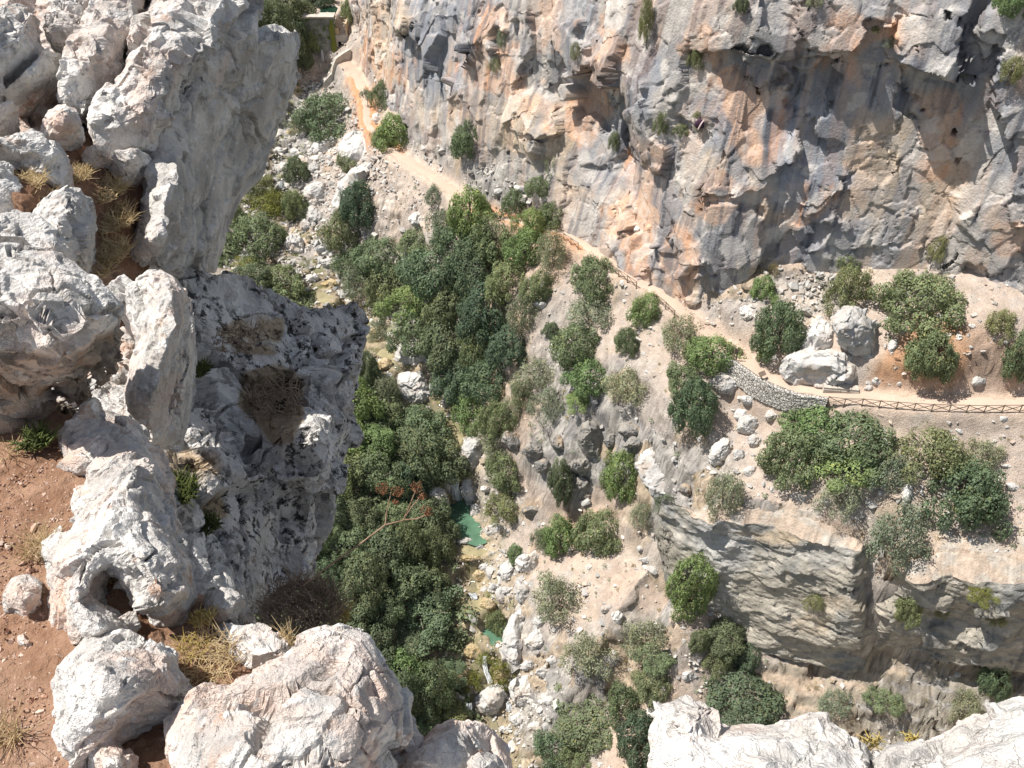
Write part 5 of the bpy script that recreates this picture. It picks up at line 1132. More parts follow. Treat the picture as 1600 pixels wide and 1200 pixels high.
rows([[(408, 20, 62, 60, 'dark'), (452, 8, 60, 54, 'dark'), (492, -6, 56, 40, 'dark'), (548, 12, 26, 36, 'green')],
      [(432, 58, 62, 54, 'dark'), (462, 40, 40, 44, 'dark'), (486, 62, 30, 36, 'green'), (474, 90, 34, 30, 'dark')]], "the grove by the dam", "trees at the head of the gorge")
# sapling on the red earth
s_ = empty("sapling", hit(575, 168)[0]); tag(s_, "slender sapling with a thin bare trunk on the red earth", "tree"); s_.scale = (1.1, 1.1, 1.6)
me = crown_mesh("crown", 991, 8, 1600, .06, (.3, .45), .4, .3); me.materials.append(LEAF['grey'])
link(me, "crown", s_, (0, 0, .95)); V, F = tube([(0, 0, -.2), (.02, 0, .5), (0, .02, 1.3)], [.07, .05, .03]); link(mesh_np("trunk", V, F, M_BARK), "trunk", s_)
# tufts rooted in the cliffs
for px, py, w, h, kd, lab in [(1008, 52, 22, 62, 'olive', "long hanging tuft high on the cliff"), (1082, 102, 24, 34, 'olive', "tuft on the cliff left of the big overhang"), (1155, 16, 22, 28, 'dark', "dark tuft on the cliff near the top edge"), (1270, 10, 24, 26, 'grey', "grey tuft at the top edge above the big overhang"), (1572, 16, 40, 46, 'bright', "leafy bush on the cliff in the upper right corner"), (1576, 122, 34, 42, 'olive', "bush on the cliff below the upper right corner"), (896, 92, 20, 30, 'grey', "grey tuft on the cliff above the orange recess"), (1086, 184, 12, 12, 'olive', "little plant just above the purple backpack"), (1088, 204, 14, 14, 'grey', "little plant just below the purple backpack"), (1030, 205, 24, 34, 'olive', "tuft on the pillar left of the backpack"), (1060, 212, 26, 22, 'olive', "dry plant between the pillar tuft and the backpack"), (1365, 50, 14, 12, 'olive', "tiny tuft on the lip of the big overhang"), (780, 74, 22, 34, 'grey', "grey tuft on the left cliff above the tan recess"), (770, 112, 20, 26, 'grey', "small tuft on the left cliff below the tan recess"), (1390, 75, 20, 20, 'grey', "dry tuft hanging under the lip of the big overhang"), (1455, 400, 26, 40, 'olive', "thin bush against the right cliff above the spreading bush"), (955, 232, 18, 30, 'olive', "greenish tuft in the orange cliff recess")]:
    plant(px, py, w, h, kd, lab, "tuft", "tufts rooted in the cliff", False, on_cliff(px, py))
LOWV = np.empty(len(bpy.data.objects["lower_cliff"].data.vertices) * 3, np.float32); bpy.data.objects["lower_cliff"].data.vertices.foreach_get("co", LOWV); LOWV = LOWV.reshape(-1, 3)
for px, py, w, h, kd, lab in [(1418, 962, 40, 56, 'green', "leafy bush growing from the dark lower cliff"), (1268, 945, 26, 30, 'olive', "dry tuft on the lower cliff left of the dark cleft"), (1466, 960, 22, 28, 'olive', "olive tuft on the lower cliff right of the leafy bush"), (1552, 975, 26, 24, 'olive', "olive tuft on the lower cliff near the right edge"), (1530, 930, 40, 22, 'moss', "mossy patch high on the lower cliff")]:
    plant(px, py, w, h, kd, lab, "tuft", "tufts rooted in the lower cliff", False, on_cliff(px, py, LOWV))

def scrub(name, n, weight, seed, mat, label, kd, smin, smax):
    r = np.random.default_rng(seed); w = np.clip(weight, 0, None).ravel(); w = w / w.sum()
    k = r.choice(len(w), size=n, p=w); x = XX.ravel()[k]; y = YY.ravel()[k]; z_ = ground_z(x, y)
    sz = smin + (smax - smin) * r.random(n) ** 2
    Cs = []; Ns = []; Sz = []
    for i in range(n):
        m = int(26 + 40 * r.random())
        d = r.normal(size=(m, 3)); d[:, 2] = np.abs(d[:, 2]); d /= np.linalg.norm(d, axis=1, keepdims=True)
        Cs.append(np.array([x[i], y[i], z_[i]]) + d * sz[i] * r.uniform(.4, 1, (m, 1)) * [1, 1, .8]); Ns.append(d + r.normal(0, .5, d.shape) + [0, 0, .3]); Sz.append(np.full(m, sz[i] * .17))
    Cs = np.concatenate(Cs); Ns = np.concatenate(Ns); Ns /= np.linalg.norm(Ns, axis=1, keepdims=True)
    V, F, sh = leaf_faces(Cs, Ns, np.concatenate(Sz), r)
    me = mesh_np(name, V, F, mat, False, {"Col": sh[:, None] * np.ones(3)})
    tag(link(me, name), label, "ground cover", kind="stuff")
_vis = (_px > 330) & (_px < 1640) & (_py > 100) & (_py < 1230) & (dP > 1.9)
_cl = sstep(.0, .4, (lambda a_: a_.reshape(XX.shape))(fbm(P2 * np.float32(1 / 4.0), 3, 171))) + .06
_mid = blur_poly(_px, _py, [(790, 560), (900, 520), (960, 600), (900, 660), (800, 670)], 40)
scrub("low_scrub", 1500, _vis * _cl * (0.5 + 1.6 * _mid + .8 * talus + .6 * midrock) * (1 - leftside), 61, LEAF['grey'], "low grey green scrub dotted over the stony slopes", 'grey', .12, .55)
scrub("dry_scrub", 1300, _vis * (_cl[::-1] * .5 + .3) * (0.6 + 1.6 * _mid + .6 * lowledge) * (1 - leftside), 62, LEAF['dry'], "dry straw coloured herbs dotted over the stony slopes", 'dry', .10, .40)
scrub("undergrowth", 7000, (leftside > .3) * (_px > -700) * (YY > 40) * (.25 + _cl) + (XX < -42) * (_px > -700) * _cl, 63, LEAF['dark'], "dark undergrowth covering the wooded valley side", 'dark', .4, 1.9)
scrub("streamside_moss", 500, _vis * (1 - sstep(1.0, 4.5, dS)) * (_py < 420), 64, LEAF['moss'], "mossy plants lining the upper stream", 'moss', .12, .5)

# ------------------------------------------------------------------ boulders and rubble of the gorge
BN = [0]
def boulder(label, shp, mat=None, cat="boulder", group=None, deep=0.40, crest=None, sub=1.0, name="boulder"):
    """shp: outline in the picture, or (cx, cy, w, h) for a stone of that breadth and height"""
    BN[0] += 1; r = np.random.default_rng(900 + BN[0])
    if isinstance(shp, tuple):
        cx, cy, w, h = shp; n = int(r.integers(5, 9)); a0 = r.uniform(0, 6)
        ang = a0 + np.arange(n) * 2 * math.pi / n + r.uniform(-.4, .4, n)
        rad = r.uniform(.70, 1.14, n)
        poly = [(cx + math.cos(a) * w / 2 * q, cy + math.sin(a) * h / 2 * q) for a, q in zip(ang, rad)]
    else: poly = shp
    q = np.array(poly, float)
    cx, cy = q.mean(0); w, h = np.ptp(q[:, 0]), np.ptp(q[:, 1])
    _, t0 = hit(cx, min(cy + .18 * h, q[:, 1].max() - 2))
    size = math.sqrt(w * h) / FPX * t0
    q = np.array([cx, cy]) + (q - np.array([cx, cy])) * 1.07
    P = [at_t(q[:, 0], q[:, 1], np.full(len(q), t0) + r.uniform(-.08, .08, len(q)) * size)]
    cr = np.array(crest if crest else (cx - .06 * w, cy - .06 * h))
    f = cr + (q - np.array([cx, cy])) * r.uniform(.45, .72, (len(q), 1))
    f = f[r.permutation(len(f))[:4]]
    P.append(at_t(f[:, 0], f[:, 1], t0 - deep * size * r.uniform(.6, 1.15, len(f))))
    b = np.array([cx, cy + .1 * h]) + (q - np.array([cx, cy])) * .75
    P.append(at_t(b[:, 0], b[:, 1], t0 + .45 * size + 0 * b[:, 0]))
    P = np.concatenate(P)
    bm = bmesh.new()
    for p_ in P: bm.verts.new(p_)
    g = bmesh.ops.convex_hull(bm, input=bm.verts[:])
    bmesh.ops.delete(bm, geom=[e for e in g["geom_interior"] if isinstance(e, bmesh.types.BMVert)], context='VERTS')
    bm.verts.index_update()
    V = [v.co[:] for v in bm.verts]; F = [[v.index for v in f_.verts] for f_ in bm.faces]; bm.free()
    vox = max(.05, max(w, h) / FPX * t0 / 60)
    Pv, N, Fn = soft_remesh(V, F, vox, 1)
    P2_, pits, ck = rough(Pv, N, .026 * size * sub, max(.5, .75 * size), 2000 + BN[0] * 29, .9, .3, 1.0, Fn)
    og = Pv.mean(0)
    me = mesh_np(name, P2_ - og, Fn, mat or (M_CRAG if cat == "crag" else M_BOULDER), True)
    return tag(link(me, name, loc=og), label, cat, group)
B = boulder
B("lower of the two great grey boulders beside the path, domed and cracked", [(1218, 577), (1222, 560), (1230, 547), (1262, 544), (1310, 545), (1335, 560), (1345, 585), (1344, 607), (1300, 609), (1250, 600), (1225, 592)], deep=.5, crest=(1275, 560))
B("right half of the upper great boulder, tilted with a dark fluted underside", [(1296, 500), (1315, 484), (1335, 480), (1354, 489), (1372, 510), (1386, 530), (1381, 562), (1366, 571), (1338, 557), (1305, 530)], deep=.5, crest=(1335, 505))
B("left half of the upper great boulder behind the domed one", [(1250, 546), (1254, 520), (1262, 506), (1278, 497), (1300, 499), (1306, 540), (1290, 546)], deep=.45)
B("huge flat topped white boulder in the upper streambed", [(527, 232), (534, 216), (555, 206), (583, 212), (589, 232), (587, 248), (570, 263), (548, 260), (532, 246)], deep=.4)
B("long tapering boulder hanging below the huge white one", [(588, 248), (583, 272), (563, 298), (541, 333), (522, 342), (514, 336), (528, 302), (535, 280), (565, 260)], deep=.4)
B("upright pale half of the split boulder in the upper streambed", [(475, 292), (490, 284), (506, 287), (518, 312), (511, 331), (490, 326), (478, 312)])
B("lower wedge of the split boulder in the upper streambed", [(475, 326), (488, 320), (510, 336), (516, 346), (500, 358), (481, 343)])
for i, s_ in enumerate([((505, 232, 54, 28), "flat white rock left of the huge flat topped boulder"), ((478, 250, 34, 22), "low white rock behind the dark streambed bush"), ((443, 264, 30, 22), "white stone at the edge of the rock tower"), ((462, 238, 26, 16), "small white stone above the dark streambed bush"), ((436, 236, 22, 14), "pale stone near the tower rim, above the white stone"), ((455, 208, 24, 15), "tan stone below the broad green shrub on the left"), ((520, 218, 28, 18), "pale stone behind the huge flat topped boulder"), ((440, 292, 26, 16), "pale flat stone beside the mossy streambed bush"), ((492, 262, 26, 16), "small white stone between the bushes of the upper stream"),
                        ((461, 384, 36, 46), "dark pitted crag right of the umbrella shaped tree"), ((507, 388, 38, 42), "rounded grey crag left of the olive tree trunk"), ((478, 354, 24, 18), "grey stone below the split boulder wedge"), ((515, 410, 34, 16), "pale layered stones under the grey crags"), ((485, 434, 30, 18), "pale stone in the bend of the upper stream"), ((517, 446, 46, 18), "long smooth tan rock by the pool at the ledge tip"), ((540, 462, 26, 22), "grey white stone right of the ledge tip pool"), ((548, 500, 24, 24), "yellow stained stone right of the ledge tip")]):
    B(s_[1], s_[0], M_TRAV if "tan" in s_[1] or "yellow" in s_[1] else None, deep=.35)
B("white rock poking out of the central thicket", (637, 403, 36, 30)); B("small white rocks on the left fringe of the central thicket", (603, 444, 26, 14)); B("white rock at the top left of the central thicket", (652, 342, 34, 28)); B("rounded stone on the right fringe of the central thicket", (846, 476, 28, 16)); B("pale stone in the brown gap of the central thicket", (868, 538, 16, 16))
B("white crag beside the stream left of the central thicket", [(618, 548), (628, 532), (645, 518), (662, 524), (675, 536), (678, 560), (660, 574), (628, 570)], deep=.35)
B("grey crag over the stream below the white one", [(618, 590), (640, 582), (665, 585), (672, 605), (668, 630), (640, 628), (622, 615)], deep=.35)
B("round grey stone right of the streamside crags", (699, 622, 24, 40)); B("pale stones along the stream above the shaded pool", (680, 603, 26, 16)); B("flat stone spanning the stream above the shaded pool", (706, 652, 28, 14)); B("tan smooth stone at the yellowish stream pool", (598, 570, 30, 20), M_TRAV); B("tan stone below the ledge tip", (590, 520, 28, 22), M_TRAV)
B("big smooth grey rock above the waterfall on its right", [(722, 705), (730, 686), (745, 678), (760, 684), (766, 705), (758, 728), (738, 736), (722, 724)], deep=.4)
B("pale lip of rock at the head of the waterfall", [(700, 706), (716, 700), (724, 716), (720, 734), (706, 730)], deep=.3)
B("bright white pointed rock at the left foot of the waterfall", [(662, 768), (672, 757), (688, 756), (702, 778), (703, 792), (692, 804), (670, 798)], deep=.45)
B("dark wet rock right of the waterfall", [(722, 738), (742, 732), (750, 752), (746, 776), (728, 782), (721, 762)], deep=.35)
B("dark wet rock left of the waterfall", [(686, 735), (702, 728), (706, 750), (702, 772), (690, 758)], deep=.3)
for s_, l_ in [((740, 776, 28, 24), "pinkish rounded rock on the right rim of the plunge pool"), ((746, 798, 28, 28), "pale rock under the pinkish one beside the plunge pool"), ((758, 764, 15, 13), "small round stone above the plunge pool rim"), ((774, 828, 36, 28), "grey knobbly rock at the lower right of the plunge pool"), ((727, 846, 30, 13), "long pink stone damming the plunge pool"), ((704, 846, 20, 17), "grey stone at the lower left end of the plunge pool"), ((750, 856, 20, 15), "white triangular stone below the plunge pool"), ((768, 866, 16, 10), "small stone right of the white triangular one"),
               ((828, 879, 48, 38), "large pale angular boulder right of the stream"), ((797, 893, 38, 42), "slanting grey slab left of the large pale angular boulder"), ((818, 924, 40, 42), "leaning pale slab below the large pale angular boulder"), ((783, 932, 20, 30), "upright white stone beside the ochre pool"), ((795, 922, 24, 16), "small grey stone wedged among the stream slabs"), ((771, 918, 22, 20), "grey stone between the ochre pool and the upright white stone"), ((757, 886, 26, 16), "grey white slab in the middle of the ochre stream"), ((812, 960, 24, 18), "pale stone over the tall grey rock wall"),
               ((838, 1000, 34, 36), "grey block right of the tall rock wall"), ((826, 1040, 30, 24), "pale block at the foot of the tall rock wall"), ((852, 1052, 32, 24), "lower right block of the pile by the tall rock wall"), ((840, 972, 26, 22), "broken stone above the grey block"), ((862, 1030, 24, 18), "small grey stone right of the pile"), ((718, 1090, 24, 20), "white stone left of the cube shaped boulder"), ((745, 1128, 18, 10), "flat pale stone below the cube shaped boulder"), ((812, 1124, 26, 26), "pale stone below the large pink slab"), ((838, 1136, 28, 20), "grey stone right of the pale one at the bottom of the stream"), ((790, 1140, 24, 16), "low tan stone in the stream near the bottom"), ((858, 1096, 22, 16), "small block right of the large pink slab")]:
    B(l_, s_, deep=.35)
B("tall grey rock wall beside the small green pool", [(783, 1014), (788, 985), (798, 962), (810, 954), (820, 968), (824, 1008), (819, 1042), (803, 1050), (790, 1036)], deep=.35)
B("cube shaped boulder with a rust coloured top in the stream", [(736, 1100), (744, 1090), (758, 1078), (771, 1069), (791, 1083), (791, 1101), (772, 1120), (756, 1117), (742, 1110)], deep=.55, crest=(768, 1086))
B("large pink slab right of the cube shaped boulder", [(797, 1068), (812, 1058), (828, 1048), (846, 1062), (848, 1092), (820, 1106), (804, 1098)], deep=.3)
for s_, l_ in [((738, 1018, 66, 36), "broad ochre travertine step above the cascade"), ((722, 1056, 34, 44), "ochre and white rock left of the cascade"), ((785, 1060, 40, 44), "mossy travertine hump right of the cascade"), ((730, 872, 54, 16), "curved travertine rim below the plunge pool"), ((726, 980, 34, 26), "white washed rock left of the small green pool"), ((752, 900, 34, 20), "tan travertine hump in mid stream"), ((760, 945, 30, 24), "tan travertine hump above the small green pool")]:
    B(l_, s_, M_TRAV, deep=.30)
B("tallest dark crag on the middle slope", [(902, 668), (912, 656), (928, 657), (938, 672), (941, 695), (936, 716), (915, 714), (903, 692)], deep=.8, cat="crag")
B("pale crag stepped below the tallest dark crag", [(888, 724), (905, 714), (924, 718), (930, 735), (915, 744), (893, 738)], deep=.7, cat="crag")
B("grey crag at the foot of the crag stack", [(893, 745), (908, 740), (924, 752), (920, 766), (903, 762)], deep=.45, cat="crag")
for s_, l_ in [((986, 672, 46, 34), "grey slab above the smooth rock face"), ((995, 692, 52, 22), "pale slab resting on the smooth rock face"), ((872, 694, 30, 30), "brownish crag left of the tallest dark crag"), ((838, 702, 44, 44), "grey crag in the brown bank, left of the brownish one"), ((800, 690, 34, 36), "dark crag above the rounded bush by the waterfall"), ((850, 728, 36, 26), "pale crag under the brown bank"), ((955, 690, 22, 30), "brown crag right of the tallest dark crag"), ((1072, 766, 22, 22), "square block at the corner of the lower cliff"), ((1035, 838, 22, 16), "dark stone beside the narrow green bush"), ((832, 800, 44, 16), "low rock ledge under the crags")]:
    B(l_, s_, cat="crag", deep=.55)
B("smooth pale rock face on the middle slope", [(996, 730), (1002, 706), (1022, 690), (1036, 706), (1048, 728), (1062, 754), (1050, 776), (1012, 776)], deep=.12, sub=.5, cat="rock face")
B("white boulder under the bend of the stone wall", [(1107, 602), (1114, 588), (1128, 580), (1150, 583), (1166, 598), (1158, 612), (1140, 619), (1118, 611)], deep=.45)
B("largest tumbled boulder left of the big clump of bushes", [(1106, 716), (1112, 695), (1132, 684), (1151, 694), (1149, 708), (1130, 726), (1114, 733)], deep=.5)
for s_, l_ in [((1173, 624, 34, 17), "flat white stone below the stone wall"), ((1160, 646, 26, 26), "pale stone under the flat white one"), ((1172, 664, 46, 34), "white boulder halfway down the tumbled stones"), ((1206, 648, 30, 22), "pale stone right of the halfway boulder"), ((1156, 712, 26, 28), "pale stone right of the largest tumbled boulder"), ((1180, 690, 28, 26), "white stone above the largest tumbled boulder"), ((1172, 738, 26, 22), "low pale stone beneath the tumbled boulders"),
               ((1396, 544, 20, 34), "pale stone in the shadow right of the great boulders"), ((1411, 514, 17, 19), "small boulder upper right of the great boulders"), ((1390, 500, 22, 14), "stone behind the great boulders"), ((1490, 486, 18, 16), "grey stone right of the largest spreading bush"), ((1470, 496, 16, 14), "stone left of the grey one by the spreading bush"), ((1408, 600, 15, 13), "dark stone on the red earth beside the path"), ((1372, 596, 24, 18), "pale stone in the heap right of the domed boulder"), ((1358, 606, 18, 14), "small stone in front of the heap by the domed boulder"), ((1170, 488, 36, 28), "grey rock left of the tall bush by the boulders"), ((1215, 560, 24, 14), "dark stone beneath the tall bush by the boulders"), ((1530, 596, 30, 18), "rock ledge by the path near the right edge"),
               ((1292, 784, 24, 20), "angular stone below the thin grey bush"), ((1417, 772, 27, 34), "white boulder above the tall silvery bush"), ((1377, 770, 15, 15), "small white stone left of the white boulder"), ((1439, 738, 24, 24), "grey stone between the brown green bush and the large dark one"), ((1483, 804, 20, 18), "white stone right of the tall silvery bush"), ((1476, 826, 16, 15), "white stone below the one right of the silvery bush"), ((1440, 806, 14, 18), "pale stone touching the tall silvery bush"), ((1208, 766, 12, 12), "lone white stone below the big clump of bushes"), ((1340, 810, 16, 13), "pale stone left of the tall silvery bush"), ((1582, 760, 22, 18), "pale stone at the right edge below the path"), ((1556, 690, 13, 12), "dark stone below the right end of the fence"), ((1570, 655, 16, 12), "pale stone close under the fence at the right"), ((1500, 674, 18, 14), "white stone at the top of the large dark bush"), ((1345, 730, 18, 18), "white stone hidden in the big clump of bushes"), ((1575, 728, 30, 9), "row of low stones by the right edge"),
               ((1001, 358, 26, 28), "brown boulder with a dark hollow at the cliff foot"), ((946, 346, 24, 16), "grey block on the talus above the fenced bend"), ((966, 324, 30, 20), "tan block on the talus left of the brown boulder"), ((926, 330, 22, 16), "pale block on the talus under the cliff corner"), ((990, 392, 26, 16), "pale block just above the path by the cliff"), ((1060, 430, 24, 16), "tan block where the cliff meets the path"), ((900, 345, 20, 14), "grey stones at the head of the talus"), ((816, 296, 26, 16), "grey stone below the cliff corner bush"), ((780, 300, 22, 14), "grey stone left of the cliff corner bush"), ((700, 190, 26, 18), "grey rock left of the round bush at the cliff foot"), ((668, 232, 28, 16), "tan rock above the middle path"), ((590, 185, 22, 18), "grey rock beside the slender sapling"),
               ((950, 952, 24, 18), "grey stone on the gravel slope"), ((966, 966, 18, 24), "upright grey stone next to the one on the gravel slope"), ((1010, 876, 24, 16), "pale stone right of the solitary bush shadow"), ((1002, 856, 18, 12), "dark stone above the pale one on the slope"), ((975, 1085, 30, 26), "grey rock among the dark lower trees"), ((1075, 1058, 24, 22), "pale rock among the dark shrubs of the lower ledge")]:
    B(l_, s_, deep=.38, cat="stone" if min(s_[2:]) < 22 else "boulder")

# loose rubble: too many stones to count
def rubble(name, n, weight, smin, smax, seed, pw=2.2):
    r = np.random.default_rng(seed)
    w = np.clip(weight, 0, None).ravel(); w = w / w.sum()
    k = r.choice(len(w), size=n, p=w)
    x = XX.ravel()[k] + r.uniform(-.1, .1, n); y = YY.ravel()[k] + r.uniform(-.1, .1, n)
    z_ = ground_z(x, y)
    size = smin * (1 + r.random(n) ** pw * (smax / smin - 1))
    protos = []
    for j in range(10):
        bm = bmesh.new()
        for _ in range(13):
            d = r.normal(size=3); d /= np.linalg.norm(d); bm.verts.new(Vector(d * r.uniform(.75, 1.1) * np.array([1, .8, .62])))
        g = bmesh.ops.convex_hull(bm, input=bm.verts[:])
        bmesh.ops.delete(bm, geom=[e for e in g["geom_interior"] if isinstance(e, bmesh.types.BMVert)], context='VERTS')
        bmesh.ops.triangulate(bm, faces=bm.faces[:]); bm.verts.index_update()
        protos.append((np.array([v.co[:] for v in bm.verts]), np.array([[v.index for v in f_.verts] for f_ in bm.faces]))); bm.free()
    Vs, Fs, Cs, o = [], [], [], 0
    base = GC[k]
    for j in range(10):
        m = np.nonzero(np.arange(n) % 10 == j)[0]
        pv, pf = protos[j]; a = r.uniform(0, 6.28, len(m)); tl = r.normal(0, .25, (len(m), 2))
        ca, sa = np.cos(a)[:, None], np.sin(a)[:, None]
        X = pv[None, :, 0] * ca - pv[None, :, 1] * sa; Y = pv[None, :, 0] * sa + pv[None, :, 1] * ca; Z = pv[None, :, 2] + X * tl[:, :1] + Y * tl[:, 1:]
        s_ = size[m][:, None]
        P = np.stack([x[m][:, None] + X * s_, y[m][:, None] + Y * s_, z_[m][:, None] + Z * s_ + .12 * s_], -1)
        Vs.append(P.reshape(-1, 3)); Fs.append((pf[None] + (np.arange(len(m)) * len(pv))[:, None, None] + o).reshape(-1, 3)); o += P.shape[0] * P.shape[1]
        g = r.random(len(m))[:, None]
        cc_ = np.where(g < .4, A(.42, .405, .38), np.where(g < .7, A(.56, .52, .475), base[m])) * r.uniform(.8, 1.15, (len(m), 1))
        Cs.append(np.repeat(cc_, len(pv), 0))
    tag(link(mesh_np(name, np.concatenate(Vs), np.concatenate(Fs), M_STONE, False, {"Col": np.concatenate(Cs)}), name), "loose grey and tan stones strewn over the slopes and streambed", "rubble", kind="stuff")
vis = (_px > 330) & (_px < 1640) & (_py > -20) & (_py < 1230)
offp = sstep(1.0, 2.0, dP)
strm = (1 - sstep(2, 8, dS)) * (leftside < .3) * sstep(.7, 1.6, dS)
upper = blur_poly(_px, _py, [(400, 190), (560, 180), (600, 250), (560, 420), (480, 470), (380, 420)], 40)
clump = sstep(0.0, .45, nA)
rubble("rubble", 24000, vis * offp * (0.22 + 0.5 * clump + .8 * rocky * clump + 1.3 * talus + 1.5 * strm + 1.6 * upper + .5 * pale), .06, .42, 31, 3.0)
rubble("rubble", 2600, vis * offp * (0.05 + .3 * clump + .4 * rocky * clump + 1.0 * talus + 1.6 * strm + 1.8 * upper), .22, .85, 32, 2.4)

# ------------------------------------------------------------------ things people built
k = NT("weathered_wood"); p = k.pos()
M_WOOD = k.done(k.mix(k.noise(p, 6, 4), (0.15, 0.115, 0.085), (0.28, 0.22, 0.17)), 0.9, None, 0.1)
k = NT("pale_concrete"); p = k.pos()
M_CONC = k.done(k.mix(k.ramp(k.noise(p, 1.5, 5), .35, .65), (0.40, 0.36, 0.31), (0.54, 0.49, 0.43)), 0.9, k.bump(k.noise(p, 8, 4), .5, .03), 0.1)
k = NT("mossy_dam_face"); p = k.pos()
cm = k.mix(k.ramp(k.noise(p, 0.7, 5, .65), .38, .62), (0.15, 0.155, 0.14), (0.30, 0.30, 0.27))
M_DAM = k.done(k.mix(k.ramp(k.noise(p, 1.1, 5), .5, .62), cm, (0.09, 0.13, 0.04)), 0.9, k.bump(k.noise(p, 3, 5), 1, .1), 0.1)
k = NT("ochre_plaster"); p = k.pos()
M_OCH = k.done(k.mix(k.noise(p, 1.2, 5), (0.40, 0.29, 0.18), (0.56, 0.44, 0.31)), 0.9, None, 0.1)
k = NT("dry_stone_masonry"); p = k.pos()
vo = k.n("TexVoronoi", {"Vector": p, "Scale": 3.6}, feature='DISTANCE_TO_EDGE').outputs[0]; vc = k.n("TexVoronoi", {"Vector": p, "Scale": 3.6}).outputs["Color"]
cm = k.mix(k.n("SeparateColor", {0: vc}).outputs[0], (0.42, 0.40, 0.37), (0.60, 0.56, 0.50))
M_MAS = k.done(k.mix(k.ramp(vo, 0.02, 0.07), (0.20, 0.18, 0.155), cm), 0.95, k.bump(k.ramp(vo, 0, .12), 1.0, .08), 0.1)

def boxv(c0, sx, sy, sz, rz=0.0):
    v = np.array([(x, y, z_) for x in (-.5, .5) for y in (-.5, .5) for z_ in (-.5, .5)]) * [sx, sy, sz]
    c_, s_ = math.cos(rz), math.sin(rz)
    v = np.stack([v[:, 0] * c_ - v[:, 1] * s_, v[:, 0] * s_ + v[:, 1] * c_, v[:, 2]], 1) + np.array(c0)
    return v, np.array([(0, 1, 3, 2), (4, 6, 7, 5), (0, 4, 5, 1), (2, 3, 7, 6), (0, 2, 6, 4), (1, 5, 7, 3)])
def path_points(px0, px1, off, step):
    x, y, nx, ny = PATHS
    X, Y = x - nx * off, y - ny * off; Z = np.interp(dist_line(x, y, PATH)[1], np.arange(len(PATH)), PATH[:, 2])
    q, _, _ = proj(np.stack([x, y, Z], -1))
    i0 = int(np.argmin(np.abs(q - px0) + 0 * q)); i1 = int(np.argmin(np.abs(q - px1)))
    P = np.stack([X, Y, Z], 1)[i0:i1 + 1]
    L = np.r_[0, np.cumsum(np.linalg.norm(np.diff(P, axis=0), axis=1))]
    s_ = np.arange(0, L[-1], step)
    P = np.stack([np.interp(s_, L, P[:, j]) for j in range(3)], 1)
    P[:, 2] = np.maximum(ground_z(P[:, 0], P[:, 1]), P[:, 2] - .35)
    return P
def rail_fence(label, px0, px1, step=1.55, hgt=1.0):
    P = path_points(px0, px1, 1.32, step)
    o = empty("rail_fence", P[0]); tag(o, label, "fence", "wooden rail fences along the path")
    b = P - P[0]
    for i, q in enumerate(b):
        V, F = tube([q - [0, 0, .3], q + [0, 0, hgt * .5], q + [0, 0, hgt]], [.055, .05, .045], 8)
        link(mesh_np("post", V, F, M_WOOD), "post", o)
    if len(b) > 1:
        V, F = tube([q + [0, 0, hgt - .06] for q in b], [.042] * len(b), 7)
        link(mesh_np("handrail", V, F, M_WOOD), "handrail", o)
    for a_, c_ in zip(b[:-1], b[1:]):
        V, F = join([tube([a_ + [0, 0, .12], c_ + [0, 0, hgt - .14]], [.034, .034], 6), tube([a_ + [.05, .05, hgt - .14], c_ + [.05, .05, .12]], [.034, .034], 6)])
        link(mesh_np("cross_brace", V, F, M_WOOD), "cross_brace", o)
    return o
rail_fence("long wooden rail fence with crossed braces along the right path", 1292, 1700)
rail_fence("short wooden fence at the reddish bend of the path", 882, 926, 1.5)
rail_fence("short wooden fence above the vivid green bush by the path", 966, 1012, 1.5)
rail_fence("short wooden fence where the path nears the stone wall", 1040, 1082, 1.6)

# dry-stone wall that carries the path bend
P = path_points(1143, 1296, 1.28, 0.12)
zt = np.interp(dist_line(P[:, 0], P[:, 1], PATH)[1], np.arange(len(PATH)), PATH[:, 2]) + .16
n = len(P); t_ = np.gradient(P[:, :2], axis=0); t_ /= np.linalg.norm(t_, axis=1, keepdims=True); nn = np.stack([t_[:, 1], -t_[:, 0]], 1)
hh = np.linspace(0, 1, 26); depth = 2.9 * np.clip(np.sin(np.linspace(.35, 2.9, n)) * 1.1, .45, 1)
G = np.stack([np.c_[P[:, :2] + nn * (.06 + .28 * h_), zt - .78 * depth * h_] for h_ in hh], 1)
f_, j_, _ = facets(G.reshape(-1, 3) * np.float32(3.6) * np.array([1, 1, 1.5], np.float32), 55, .3, .5)
dsp = (.10 * f_ - .10 * (1 - sstep(0, .12, j_))).reshape(n, 26)
G = G + np.concatenate([nn[:, None, :] * dsp[:, :, None], np.zeros((n, 26, 1))], 2)
back = np.stack([np.c_[P[:, :2] - nn * .38, zt + .01], np.c_[P[:, :2] - nn * .38, zt - 1.2]], 1)
G = np.concatenate([back[:, ::-1], G], 1); m_ = G.shape[1]
ii = np.arange(n * m_).reshape(n, m_)
F = np.stack([ii[:-1, :-1], ii[1:, :-1], ii[1:, 1:], ii[:-1, 1:]], -1).reshape(-1, 4)
og = G.reshape(-1, 3).mean(0)
tag(link(mesh_np("retaining_wall", G.reshape(-1, 3) - og, F, M_MAS), "retaining_wall", loc=og), "curved dry stone retaining wall under the bend of the path", "stone wall")

